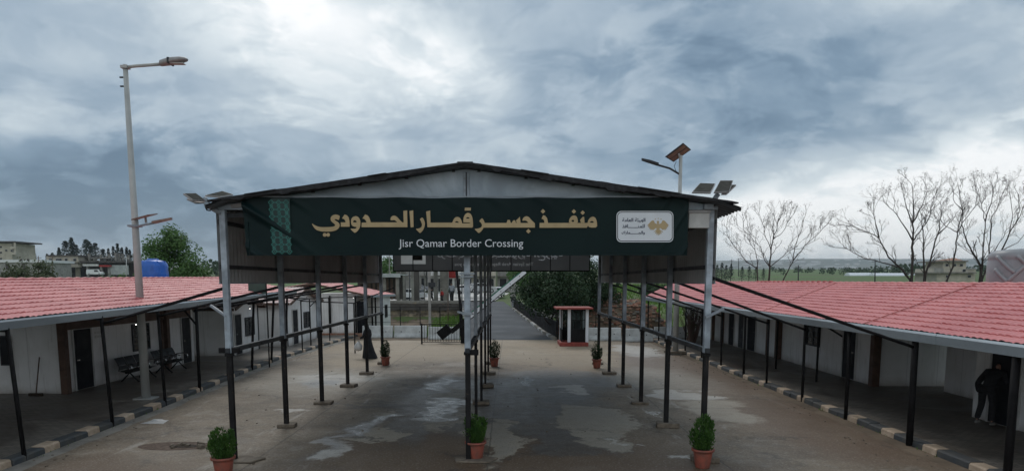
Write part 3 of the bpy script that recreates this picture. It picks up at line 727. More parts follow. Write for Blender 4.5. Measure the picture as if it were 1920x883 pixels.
    mb = MB(); mb.bar((CXL - .38, PY[0] + .1, 3.22), (CXL, PY[0] - .05, 3.0), .045); mb.build('stay_bracket', 'galvanized', t)
    mb = MB(); mb.bar((CXR + .32, PY[0] - .02, 3.16), (CXR - .06, PY[0] - .09, 2.98), .05); mb.build('stay_bracket', 'galvanized', t)
    # dark beam and pale strip at the upper corners of the front frame
    mb = MB(); mb.bar((CXL + .2, PY[0] - .06, ZE - .06), (CXL + .62, PY[0] - .06, ZE - .0), .05, .07); mb.build('corner_strip', 'lamp_grey', t)
    return t
build_canopy()

# ------------------------------------------------------------------ the front banner
YB = 13.86
def bpt(px, py, dy=0.0): 
    p = D(px, py, YB); return V((p.x, YB - dy, p.z))
def build_banner():
    t = thing('banner', 'wide dark green cloth banner with gold Arabic lettering along the front of the canopy', 'banner', bpt(874, 478))
    x0, x1 = bpt(456, 425).x, bpt(1290, 425).x; z0, z1 = bpt(874, 479).z, bpt(874, 370).z
    def wr(x, z):
        d = 0.0
        for s, w in ((x - x0, 1.0), (x1 - x, .75)):
            if s < (1.7 if w == 1.0 else .62):
                q = (s * (0.66 if w == 1.0 else 1.7) + (z - z0) * 1.0) * 8.0 + .8 * mnoise.noise(V((x * .9, z * .9, w)))
                d += (.10 if w == 1.0 else .05) * (max(0, sin(q)) ** 5) * (sm(1.6, .3, s) if w == 1.0 else sm(.60, .28, s)) * (0.45 + .9 * abs(mnoise.noise(V((x * 1.1, z * 1.3, 5)))))
        d += .012 * sm(.35, 0, z1 - z) * max(0, sin(x * 7 + z * 9)) ** 2 * sm(.8, 2.5, x - x0)
        d += .006 * mnoise.noise(V((x * .8, z * .8, 3)))
        return d
    mb = MB()
    def f(u, v):
        x = x0 + (x1 - x0) * u; z = z0 + (z1 - z0) * v
        sag = .012 * sin(u * 40) * v ** 6 - .02 * sin(pi * u) * v
        return V((x + (.05 * (1 - v) if u < .01 else 0), YB - wr(x, z), z + sag * .6))
    mb.grid(f, 420, 46, True); mb.build('cloth', 'banner_cloth', t)
    mb = MB(); mb.bar((x0, YB + .02, z1 + .012), (x1, YB + .02, z1 + .012), .03, .022); mb.build('hanging_rod', 'galvanized', t)
    # gold Arabic line, outlines measured on the photograph
    A = lambda pts: [(580 + x / 7.111, 380 + y / 7.111) for x, y in pts]
    B = lambda pts: [(850 + x / 7.111, 380 + y / 7.111) for x, y in pts]
    S = smooth_loop
    dia = lambda cx, cy, r: B([(cx - r, cy), (cx, cy - r), (cx + r, cy), (cx, cy + r)])
    def circ(cx, cy, r): return A([(cx + r * cos(k * pi / 6), cy + r * sin(k * pi / 6)) for k in range(12)])
    P = [
        [S(A([(35, 276), (72, 298), (110, 318), (160, 328), (220, 328), (290, 326), (335, 318), (352, 305), (345, 290), (322, 272), (298, 250), (288, 225), (292, 195), (315, 170), (350, 160), (385, 165), (414, 182), (398, 238), (375, 225), (350, 220), (340, 226), (352, 240), (385, 258), (408, 285), (410, 315), (395, 345), (365, 368), (315, 384), (240, 388), (160, 384), (100, 366), (65, 330)]), 1)],
        [circ(210, 430, 25)], [circ(256, 430, 25)],
        [A([(440, 212), (475, 160), (508, 172), (530, 200), (540, 245), (543, 322), (424, 322), (424, 264), (488, 264), (484, 240), (466, 220)])],
        [S(A([(560, 265), (562, 222), (585, 192), (625, 180), (660, 194), (682, 230), (687, 285), (680, 330), (655, 372), (615, 408), (580, 380), (548, 347), (605, 350), (632, 342), (638, 326), (600, 322), (570, 305)]), 1), S(A([(586, 264), (592, 243), (612, 234), (632, 246), (638, 266)]), 1)],
        [A([(712, 212), (748, 160), (780, 172), (803, 200), (816, 235), (822, 264), (1310, 264), (1310, 328), (700, 328), (702, 268), (768, 266), (756, 238), (738, 220)])],
        [S(A([(1084, 236), (1088, 200), (1110, 180), (1140, 174), (1172, 190), (1205, 228), (1250, 272), (1182, 272), (1158, 244), (1132, 232), (1110, 238)]), 1)],
        [A([(1257, 112), (1308, 106), (1311, 300), (1262, 300)])],
        [A([(1338, 114), (1388, 104), (1394, 326), (1354, 332)])],
        [S(A([(1474, 222), (1510, 196), (1535, 236), (1546, 282), (1536, 332), (1508, 384), (1478, 410), (1448, 378), (1418, 350), (1468, 346), (1498, 326), (1506, 292), (1492, 250)]), 1)],
        [A([(1560, 120), (1613, 108), (1618, 268), (1908, 268), (1908, 330), (1578, 330)])],
        [A([(1880, 268), (1930, 268), (1930, 334), (1880, 330)])],
        [S(B([(-34, 300), (-10, 262), (10, 215), (30, 198), (56, 190), (88, 202), (110, 238), (118, 275), (118, 334), (10, 334), (-20, 325)]), 1), S(B([(18, 266), (38, 248), (60, 250), (80, 272)]), 1)],
        [B([(100, 277), (240, 277), (240, 334), (100, 334)])],
        [S(B([(134, 262), (138, 195), (162, 152), (198, 134), (232, 150), (256, 198), (263, 270), (264, 336), (200, 334), (225, 280), (225, 268), (150, 264)]), 1), S(B([(168, 216), (178, 198), (202, 194), (226, 214)]), 1)],
        [B([(155, 70), (236, 70), (233, 108), (152, 108)])],
        [S(B([(344, 246), (384, 204), (408, 240), (420, 272), (412, 320), (384, 372), (342, 411), (310, 380), (280, 351), (335, 346), (372, 332), (386, 300), (368, 268)]), 1)],
        [B([(400, 272), (1086, 272), (1088, 334), (395, 334)])],
        [B([(708, 275), (724, 232), (752, 232), (768, 275)])], [B([(776, 275), (798, 238), (822, 236), (836, 275)])],
        [B([(836, 238), (866, 212), (886, 188), (897, 275), (846, 275)])],
        [S(B([(918, 246), (928, 206), (968, 181), (1004, 190), (1042, 236), (1086, 276), (1000, 276), (985, 250), (962, 240), (940, 240)]), 1)],
        [dia(1000, 382, 31)],
        [B([(1150, 272), (1790, 272), (1800, 300), (1775, 336), (1148, 336)])],
        [B([(1174, 216), (1196, 170), (1222, 176), (1248, 206), (1262, 275), (1214, 275), (1210, 240), (1196, 222)])], [dia(1194, 118, 31)],
        [S(B([(1538, 276), (1546, 215), (1578, 180), (1612, 171), (1642, 184), (1656, 222), (1660, 276)]), 1), S(B([(1568, 244), (1590, 228), (1616, 243), (1594, 263)]), 1)],
        [dia(1605, 120, 30)],
        [B([(1688, 232), (1722, 190), (1742, 192), (1748, 276), (1700, 276)])], [dia(1722, 136, 30)],
        [S(B([(1790, 300), (1788, 262), (1802, 224), (1830, 196), (1862, 187), (1894, 205), (1911, 250), (1916, 334), (1812, 334)]), 1), S(B([(1812, 268), (1832, 248), (1856, 246), (1876, 270)]), 1)],
    ]
    k = [0]
    poly = MB()
    for i, pl in enumerate(P):
        m = poly_fill([pl], lambda x, y: bpt(x, y, .030 + .0006 * (i % 5))); poly.add(m.v, m.f)
    poly.build('arabic_lettering', 'gold', t)
    a, b = bpt(748, 462), bpt(981, 462)
    text_mb('Jisr Qamar Border Crossing', b.x - a.x, a.x, bpt(860, 463.0).z, YB - .030).build('english_lettering', 'white_print', t)
    # teal lattice strip
    px0, px1, py0, py1 = 505, 548, 371, 475
    mb = MB(); mb.add([bpt(px0 + 4, py0 + 1, .026), bpt(px1 - 4, py0 + 1, .026), bpt(px1 - 1, py1 - 1, .026), bpt(px0 + 7, py1 - 1, .026)], [(0, 1, 2, 3)]); field = mb.build('pattern_strip', 'teal_field', t)
    mb = MB()
    def seg(p, q, w=1.35):
        (xa, ya), (xb, yb) = p, q; d = sqrt((xb - xa) ** 2 + (yb - ya) ** 2); nx, ny = -(yb - ya) / d * w / 2, (xb - xa) / d * w / 2
        mb.add([bpt(xa + nx, ya + ny, .0285), bpt(xb + nx, yb + ny, .0285), bpt(xb - nx, yb - ny, .0285), bpt(xa - nx, ya - ny, .0285)], [(0, 1, 2, 3)])
    for r in range(8):
        cy = 380 + r * 13.1
        for c_ in range(3):
            cx = 509 + c_ * 14.0 + r * .95; s = 5.0 if c_ != 1 else 4.4
            q = [(cx - s, cy), (cx, cy - s), (cx + s, cy), (cx, cy + s)]
            for i in range(4): seg(q[i], q[(i + 1) % 4])
            q = [(cx - 1.2, cy), (cx, cy - 1.2), (cx + 1.2, cy), (cx, cy + 1.2)]
            mb.add([bpt(x, y, .0285) for x, y in q], [(0, 1, 2, 3)])
            if r < 7:
                seg((cx, cy + s), (cx + 3.4, cy + 6.5)); seg((cx, cy + s), (cx - 3.0, cy + 6.5)); seg((cx + 3.6, cy + 6.5), (cx + .95, cy + 13.1 - s)); seg((cx - 2.9, cy + 6.5), (cx + .95, cy + 13.1 - s))
            if c_ < 2: seg((cx + s, cy), (cx + 14.0 - 4.8, cy))
    mb.build('lattice_pattern', 'teal_print', field)
    # white card with the eagle
    def rrect(a0, b0, a1, b1, r):
        o = []
        for cx, cy, s in ((a1 - r, b0 + r, -pi / 2), (a1 - r, b1 - r, 0), (a0 + r, b1 - r, pi / 2), (a0 + r, b0 + r, pi)):
            for k in range(7): o.append((cx + r * cos(s + k * pi / 12), cy + r * sin(s + k * pi / 12)))
        return o
    mb = poly_fill([[rrect(1155.5, 396, 1262, 454.3, 9), rrect(1157, 397.5, 1260.5, 452.8, 8)], [rrect(1158.3, 398.8, 1259.2, 451.4, 7)]], lambda x, y: bpt(x, y, .027))
    card = mb.build('emblem_card', 'white_print', t)
    E = lambda pts: [(1140 + x / 8.831, 380 + y / 8.831) for x, y in pts]
    mir = lambda pts: [(1648 - x, y) for x, y in pts]
    polys = [[E([(800, 310), (824, 300), (842, 312), (838, 350), (862, 358), (862, 400), (850, 430), (846, 470), (824, 480), (804, 470), (796, 430), (786, 400), (786, 358), (808, 350)])]]
    wing = [(800, 355), (770, 340), (755, 300), (735, 296), (712, 306), (690, 330), (640, 385), (668, 380), (655, 412), (684, 402), (672, 438), (700, 424), (690, 456), (722, 438), (715, 462), (745, 440), (742, 462), (775, 430), (800, 420)]
    polys += [[E(wing)], [E(mir(wing))]]
    for dx, h, s in ((-74, 485, 14), (-50, 512, 13), (-25, 530, 12), (0, 540, 11), (25, 530, 12), (50, 512, 13), (74, 485, 14)):
        polys.append([E([(824 + dx * .25 - s, 450), (824 + dx * .25 + s, 450), (824 + dx + s * .8, h), (824 + dx - s * .3, h + 5)])])
    def star(cx, cy, r): return E([(cx + (r if k % 2 == 0 else r * .45) * sin(k * pi / 5), cy - (r if k % 2 == 0 else r * .45) * cos(k * pi / 5)) for k in range(10)])
    polys += [[star(778, 275, 13)], [star(826, 265, 13)], [star(872, 275, 13)]]
    mb = MB()
    for i, pl in enumerate(polys): m = poly_fill([pl], lambda x, y: bpt(x, y, .030 + .0004 * (i % 4))); mb.add(m.v, m.f)
    mb.build('eagle_emblem', 'gold', card)
    mb = MB()
    T = '\u0640'
    lines = ['\uFE8D\uFEDF\uFEEC\uFEF4\uFE8C\uFE94 \uFE8D\uFEDF\uFECC\uFE8E\uFEE3\uFE94', '\uFEDF\uFEE0\uFEE4\uFEE8' + T * 7 + '\uFE8E\uFED3\uFEAC', '\uFEED\uFE8D\uFEDF\uFEA0' + T * 7 + '\uFEE4\uFE8E\uFEAD\uFED9']
    for ln, (xa, xb, yy) in zip(lines, ((1166, 1209, 416), (1166, 1208, 427.5), (1165, 1208, 439))):
        a, b = bpt(xa, yy), bpt(xb, yy)
        m = text_mb(ln[::-1], b.x - a.x, a.x, a.z, YB - .030)
        for w in (0, .006): mb.add([p + V((w, -.0004 * (w > 0), w * .6)) for p in m.v], m.f)
    mb.build('card_lettering', 'navy_print', card)
    return t
build_banner()

def build_back_banner():
    Y = PY[-1] + .12; x0, x1 = D(738, 500, Y).x, D(1105, 500, Y).x; z0 = D(900, 508, Y).z; z1 = z0 + 1.22
    t = thing('banner', 'grey back of a framed banner at the far canopy end, its lettering mirrored', 'banner', (x0, Y, z0))
    NU, NV = 760, 100; hole = set()
    def cut(m):                                # the cloth is left open where the pale print lies
        for f in m.f:
            for k in range(1, len(f) - 1):
                A, B, C_ = [((m.v[i].x - x0) / (x1 - x0) * NU, (m.v[i].z - z0) / (z1 - z0) * NV) for i in (f[0], f[k], f[k + 1])]
                d = (B[0] - A[0]) * (C_[1] - A[1]) - (B[1] - A[1]) * (C_[0] - A[0])
                if abs(d) < 1e-9: continue
                for i in range(int(min(A[0], B[0], C_[0])) - 1, int(max(A[0], B[0], C_[0])) + 2):
                    for j in range(int(min(A[1], B[1], C_[1])) - 1, int(max(A[1], B[1], C_[1])) + 2):
                        p = (i + .5 - A[0], j + .5 - A[1]); b = (p[0] * (C_[1] - A[1]) - p[1] * (C_[0] - A[0])) / d; c = ((B[0] - A[0]) * p[1] - (B[1] - A[1]) * p[0]) / d
                        if b >= 0 and c >= 0 and b + c <= 1: hole.add((i, j))
        return m
    mb = MB()
    for k in range(11): x = x0 + (x1 - x0) * k / 10; mb.bar((x, Y - .05, z0), (x, Y - .05, z1), .035)
    mb.bar((x0, Y - .05, z0), (x1, Y - .05, z0), .05); mb.bar((x0, Y - .05, z1), (x1, Y - .05, z1), .05); mb.build('frame', 'black_steel', t)
    a, b = D(853, 498, Y), D(1000, 498, Y)
    m1 = text_mb('The Syrian Arab Republic welcomes you', b.x - a.x, a.x, a.z, Y - .004, mirror=True, height=.2); cut(m1)
    ar = '\uFE97\uFEAE\uFEA3\uFE90 \uFE91\uFEDC\uFEE2 \uFE8D\uFEDF\uFEA0\uFEE4\uFEEC\uFEEE\uFEAD\uFEF3\uFE94 \uFE8D\uFEDF\uFEC9\uFEAE\uFE91\uFEF4\uFE94'
    a, b = D(820, 482, Y), D(1055, 482, Y)
    m2 = cut(text_mb(ar[::-1], b.x - a.x, a.x, a.z, Y - .004, mirror=True, height=.42))
    a, b = D(752, 495, Y), D(798, 470, Y)
    m3 = cut(MB().add([V((a.x, Y - .005, a.z)), V((b.x, Y - .005, a.z)), V((b.x, Y - .005, b.z)), V((a.x, Y - .005, b.z))], [(0, 1, 2, 3)]))
    vs = [V((x0 + (x1 - x0) * i / NU, Y, z0 + (z1 - z0) * j / NV)) for j in range(NV + 1) for i in range(NU + 1)]
    mb = MB(); mb.add(vs, [(j * (NU + 1) + i, j * (NU + 1) + i + 1, (j + 1) * (NU + 1) + i + 1, (j + 1) * (NU + 1) + i) for j in range(NV) for i in range(NU) if (i, j) not in hole]); mb.build('cloth', 'banner_back', t)
    m1.build('mirrored_lettering', 'back_print', t); m2.build('mirrored_arabic', 'back_print', t); c = m3.build('mirrored_card', 'back_card', t)
    a, b = D(775, 488, Y), D(792, 476, Y)
    mb = MB(); mb.bx((a.x, Y - .030, a.z), (b.x, Y - .027, b.z)); mb.build('card_mark', 'banner_back', c)
build_back_banner()
# ------------------------------------------------------------------ cabins and porches
ZF = 0.14
def wall_y(mb, x, ya, yb, z0, z1, th=.12, sgn=1):      # wall along Y whose outer face is at x (faces sgn)
    mb.bx((x, ya, z0), (x - sgn * th, yb, z1))
def door_on(par, x, ya, yb, sgn, h=2.05, frame='white_trim', leaf='door_dark', z=ZF, label=None):
    """door in a wall along Y at x, facing sgn"""
    mb = MB(); w = .06
    mb.bx((x + sgn * .002, ya - w, z), (x + sgn * .05, ya, z + h + w)); mb.bx((x + sgn * .002, yb, z), (x + sgn * .05, yb + w, z + h + w)); mb.bx((x + sgn * .002, ya, z + h), (x + sgn * .05, yb, z + h + w))
    fr = mb.build('door', frame, par)
    mb = MB(); mb.bx((x + sgn * .004, ya + .003, z + .02), (x + sgn * .03, yb - .003, z + h - .003))
    for k in (0, 1): mb.bx((x + sgn * .032, ya + .12, z + .18 + k * .95), (x + sgn * .04, yb - .12, z + .95 + k * .95))
    mb.build('door_leaf', leaf, fr)
    mb = MB(); mb.bar((x + sgn * .06, ya + .1, z + 1.0), (x + sgn * .06, ya + .22, z + 1.0), .025); mb.bar((x + sgn * .03, ya + .1, z + 1.0), (x + sgn * .07, ya + .1, z + 1.0), .03); mb.build('handle', 'chrome', fr)
    return fr
def window_on(par, x, ya, yb, z0, z1, sgn, frame='dark_steel'):
    mb = MB(); w = .05
    mb.bx((x + sgn * .002, ya - w, z0 - w), (x + sgn * .05, yb + w, z0)); mb.bx((x + sgn * .002, ya - w, z1), (x + sgn * .05, yb + w, z1 + w))
    mb.bx((x + sgn * .002, ya - w, z0), (x + sgn * .05, ya, z1)); mb.bx((x + sgn * .002, yb, z0), (x + sgn * .05, yb + w, z1)); mb.bx((x + sgn * .002, (ya + yb) / 2 - .02, z0), (x + sgn * .04, (ya + yb) / 2 + .02, z1))
    for k in range(1, 6):
        z = z0 + (z1 - z0) * k / 6; mb.bar((x + sgn * .045, ya, z), (x + sgn * .045, yb, z), .014)
    fr = mb.build('window', frame, par)
    mb = MB(); mb.bx((x + sgn * .004, ya, z0), (x + sgn * .014, yb, z1)); mb.build('pane', 'glass_dark', fr)
def porch_lamp(par, p):
    mb = MB(); mb.tube([p, V(p) + V((0, 0, .05))], .035, 10); b = mb.build('lamp', 'lamp_grey', par)
    mb = MB(); mb.ball(V(p) - V((0, 0, .05)), .018, 10, 6); mb.build('bulb', 'bulb', b)

def build_left_row():
    t = thing('cabin_row', 'long white cabin row on the left under a red tiled porch roof', 'cabin row', (-14.2, 24, 0))
    XW = -14.25
    eave = lambda y: V((-10.2 - .028 * (y - 14), y, 2.74 + .0155 * (y - 14)))
    y0, y1 = 3.0, 35.2
    e0, e1 = eave(y0) + V((0.02, 0, .19)), eave(y1) + V((.02, 0, .19))
    r0, r1 = V((-13.35, y0, 3.60)), V((-13.9, y1, 3.88))
    mb = MB(); tiles(mb, e0, e1, r0, r1, 10); roof = mb.build('roof', 'red_tile', t)
    mb = MB(); b0, b1 = V((-17.4, y0, 2.75)), V((-17.9, y1, 2.95)); tiles(mb, b0, b1, r0, r1, 10, step=.02); mb.build('roof_back', 'red_tile', t)
    mb = MB(); n = 150
    mb.tube([r0.lerp(r1, k / n) + V((0, 0, .005 + (.02 if k % 2 else 0))) for k in range(n + 1)], .055, 8); mb.build('ridge_cap', 'red_tile', roof)
    mb = MB()
    for k in range(14): p = r0.lerp(r1, (9 + k * .42) / (y1 - y0)); mb.box(p + V((0, 0, .075)), (.12, .16, .06))
    mb.build('ridge_cap', 'red_tile', roof)
    mb = MB()
    mb.quad(e0 - V((.03, 0, .16)), e1 - V((.03, 0, .16)), r1 - V((0, 0, .1)), r0 - V((0, 0, .1))); mb.quad(b0 - V((0, 0, .05)), b1 - V((0, 0, .05)), r1 - V((0, 0, .11)), r0 - V((0, 0, .11))); mb.build('roof_underside', 'soffit', t)
    mb = MB(); n = 12
    for k in range(n):
        ya, yb = y0 + (y1 - y0) * k / n, y0 + (y1 - y0) * (k + 1) / n
        a, b = eave(ya), eave(yb); j = R(-.006, .006)
        mb.prism([a + V((.04 + j, .004, 0)), a + V((.07 + j, .004, .16)), a + V((.04 + j, .004, .195)), a + V((-.02, .004, .195)), a + V((-.02, .004, 0))], (b - a) * .999)
    mb.build('fascia', 'fascia', t)
    # walls: recessed near room, then the front with door, bench, window, second door
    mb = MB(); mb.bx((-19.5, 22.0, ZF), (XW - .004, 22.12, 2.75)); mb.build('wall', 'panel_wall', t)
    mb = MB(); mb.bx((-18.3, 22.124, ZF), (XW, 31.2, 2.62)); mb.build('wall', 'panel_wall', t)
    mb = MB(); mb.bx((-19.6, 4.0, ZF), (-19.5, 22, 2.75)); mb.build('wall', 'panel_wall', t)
    for (x, y, w) in ((XW + .07, 21.95, .22), (XW + .05, 28.62, .24), (XW + .05, 28.28, .10)):
        mb = MB(); mb.box((x, y, 1.4), (w, w, 2.55)); mb.build('corner_post', 'brown_wood', t, .01)
    mb = MB(); mb.bx((XW + .004, 22.1, 2.16), (XW + .07, 30.9, 2.66)); mb.build('fascia_board', 'soffit', t)
    door_on(t, XW, 22.55, 23.5, 1, 2.0); door_on(t, XW, 30.05, 30.85, 1, 2.0)
    window_on(t, XW, 26.15, 27.3, 1.12, 2.05, 1)
    mb = MB(); mb.bx((-16.2, 21.93, 1.05), (-15.85, 21.995, 2.0)); w = mb.build('window', 'dark_steel', t)
    mb = MB(); mb.bx((-16.16, 21.92, 1.09), (-15.89, 21.928, 1.96)); mb.build('pane', 'glass_dark', w)
    mb = MB()
    for k in range(2):
        for q in range(3): mb.bx((XW + .003, 23.75 + q * .16, 1.92 - k * .14), (XW + .007, 23.87 + q * .16, 2.0 - k * .14))
    mb.build('notice', 'paper', t)
    for y, zz in ((11.0, 0), (14.06, 0), (17.5, 0), (20.5, 0), (23.2, 0), (26.0, 0), (28.9, 0), (31.6, 0), (33.7, 0)):
        e = eave(y); x = min(e.x + .0, lin(KL, y) + .12); w = .07 if y < 21 else .085
        mb = MB(); mb.tube([(lin(KL, y) + (-.03), y, -.02), (e.x + .005, y, e.z + .05)], w / 2 * 1.25, 10); p = mb.build('porch_post', 'black_steel', t)
        if y < 33: mb = MB(); mb.bar(e + V((-.0, .0, -.03)), (XW + .1, y, 2.95), .06, .06); mb.build('porch_beam', 'dark_steel', t)
        if abs(y - 23.2) < .1: mb = MB(); mb.bar((e.x, y, 2.25), (e.x - .5, y + .05, 2.85), .05); mb.build('post_strut', 'black_steel', t)
    for p in ((-13.95, 25.9, 2.16),): porch_lamp(t, p)
    return t
build_left_row()

def gable_cabin(label, xf, ya, yb, xb, zw, zp, roofmat, door, win, over=.35):
    """white cabin, gable end facing +X at xf"""
    t = thing('cabin', label, 'cabin', (xf, (ya + yb) / 2, 0), 'gabled white cabins at the far left')
    ym = (ya + yb) / 2
    mb = MB(); mb.prism([(xf, ya, ZF - .1), (xf, yb, ZF - .1), (xf, yb, zw), (xf, ym, zp), (xf, ya, zw)], (xb - xf, 0, 0)); mb.build('wall', 'panel_wall', t)
    for s, ye in ((0, ya - over), (1, yb + over)):
        ze = zw - (zp - zw) * over / (ym - ya) + .06
        mb = MB(); tiles(mb, (xf + .35, ye, ze), (xb, ye, ze), (xf + .35, ym, zp + .06), (xb, ym, zp + .06), 7, step=.02); mb.build('roof', roofmat, t)
        mb = MB(); mb.bar((xf + .37, ye, ze - .03), (xf + .37, ym, zp + .03), .05, .13); mb.bar((xf + .3, ye - .01, ze - .04), (xb, ye - .01, ze - .04), .05, .12); mb.build('barge_board', 'brown_wood', t)
    for y in (ya + .05, yb - .05): mb = MB(); mb.bx((xf + .003, y - .05, ZF), (xf + .03, y + .05, zw)); mb.build('corner_trim', 'dark_steel', t)
    door_on(t, xf, door[0], door[1], 1, 1.95); window_on(t, xf, win[0], win[1], 1.0, 1.85, 1)
    porch_lamp(t, (xf + .3, ym - .1, zp - .55))
    return t
gable_cabin('white gabled cabin with a dark door, right behind the long red roofed row', -13.4, 33.4, 37.0, -18.5, 2.45, 2.95, 'faded_tile', (33.75, 34.55), (35.15, 36.3))
gable_cabin('white cabin with a faded pinkish roof and brown bargeboards, between two other cabins', -12.3, 38.3, 44.3, -17.5, 2.55, 3.3, 'faded_tile', (39.3, 40.2), (41.5, 42.6))

def build_far_cabin():
    t = thing('cabin', 'farthest cabin on the left with red tiled roof and a dark open porch doorway', 'cabin', (-11, 48, 0), 'gabled white cabins at the far left')
    mb = MB(); mb.bx((-17.0, 47.6, 0), (-12.25, 47.72, 2.9)); mb.bx((-12.25, 47.604, 0), (-10.45, 47.72, 2.9)); mb.build('wall', 'panel_wall', t)
    mb = MB(); mb.bx((-9.35, 50.6, 0), (-9.25, 54.0, 2.75)); mb.bx((-9.9, 50.5, 0), (-9.254, 50.596, 2.75)); mb.build('wall', 'panel_wall', t)
    mb = MB(); mb.bx((-16.9, 50.7, 0), (-9.9, 54, 2.7)); mb.build('wall', 'panel_wall', t)
    mb = MB(); mb.bx((-10.44, 47.59, .14), (-9.75, 47.66, 2.35)); mb.build('doorway', 'door_dark', t)
    window_on(t, -9.25, 51.6, 52.5, 1.1, 1.95, 1)
    A, B, C_, D_ = V((-9.35, 46.9, 2.78)), V((-8.95, 54.5, 2.72)), V((-13.3, 46.9, 3.62)), V((-13.2, 54.5, 3.62))
    mb = MB(); tiles(mb, A, B, C_, D_, 12, step=.02); mb.build('roof', 'red_tile', t)
    mb = MB(); tiles(mb, (-17.4, 46.9, 2.9), (-17.4, 54.5, 2.9), C_, D_, 12, step=.02); mb.build('roof', 'red_tile', t)
    mb = MB(); mb.bar(A - V((0, .01, .06)), C_ - V((0, .01, .06)), .05, .12); mb.bar(V((-17.4, 46.89, 2.82)), C_ - V((0, .01, .06)), .05, .12); mb.build('barge_board', 'brown_wood', t)
    mb = MB(); mb.bar(A + V((.02, 0, -.06)), B + V((.02, 0, -.06)), .05, .16); mb.build('fascia', 'fascia', t)
    for p in ((-12.25, 47.5), (-10.5, 47.5)): mb = MB(); mb.bar((p[0], p[1], 0), (p[0], p[1], 2.75), .1); mb.build('porch_post', 'black_steel', t)
    for p in ((-9.3, 48.3), (-9.3, 47.1)): mb = MB(); mb.bar((p[0], p[1], 0), (p[0], p[1], 2.7), .1); mb.build('porch_post', 'black_steel', t)
    mb = MB(); mb.bx((-15, 47.0, 0), (-9.2, 47.55, .2)); mb.build('step', 'brick', t)
    porch_lamp(t, (-10.6, 47.3, 2.66))
build_far_cabin()
def build_link_frame():
    t = thing('porch_frame', 'thin black pipe frame linking the porches in front of the gabled white cabins', 'pipe frame', (-10.8, 40, 0))
    for (x, y) in ((-10.85, 36.2), (-11.2, 39.0), (-10.9, 42.0), (-8.05, 36.0)):
        mb = MB(); mb.tube([(x, y, 0), (x, y, 2.75 if x < -9 else 2.6)], .035, 8); mb.build('post', 'black_steel', t)
    mb = MB(); mb.tube([(-11.3, 34, 3.0), (-10.85, 36.2, 2.75), (-11.2, 39, 2.75), (-10.9, 42, 2.75), (-9.4, 47, 2.7)], .03, 8); mb.build('top_pipe', 'black_steel', t)
    mb = MB(); mb.tube([(-10.85, 36.2, 2.7), (-8.05, 36.0, 2.6), (CXL, 34.5, 3.4)], .028, 8); mb.build('side_pipe', 'black_steel', t)
    mb = MB(); mb.tube([(-11.2, 39, 2.75), (-13.4, 38, 2.9)], .028, 8); mb.tube([(-11.2, 39, 2.3), (-10.9, 39.6, 2.75)], .025, 8); mb.build('strut', 'black_steel', t)
build_link_frame()

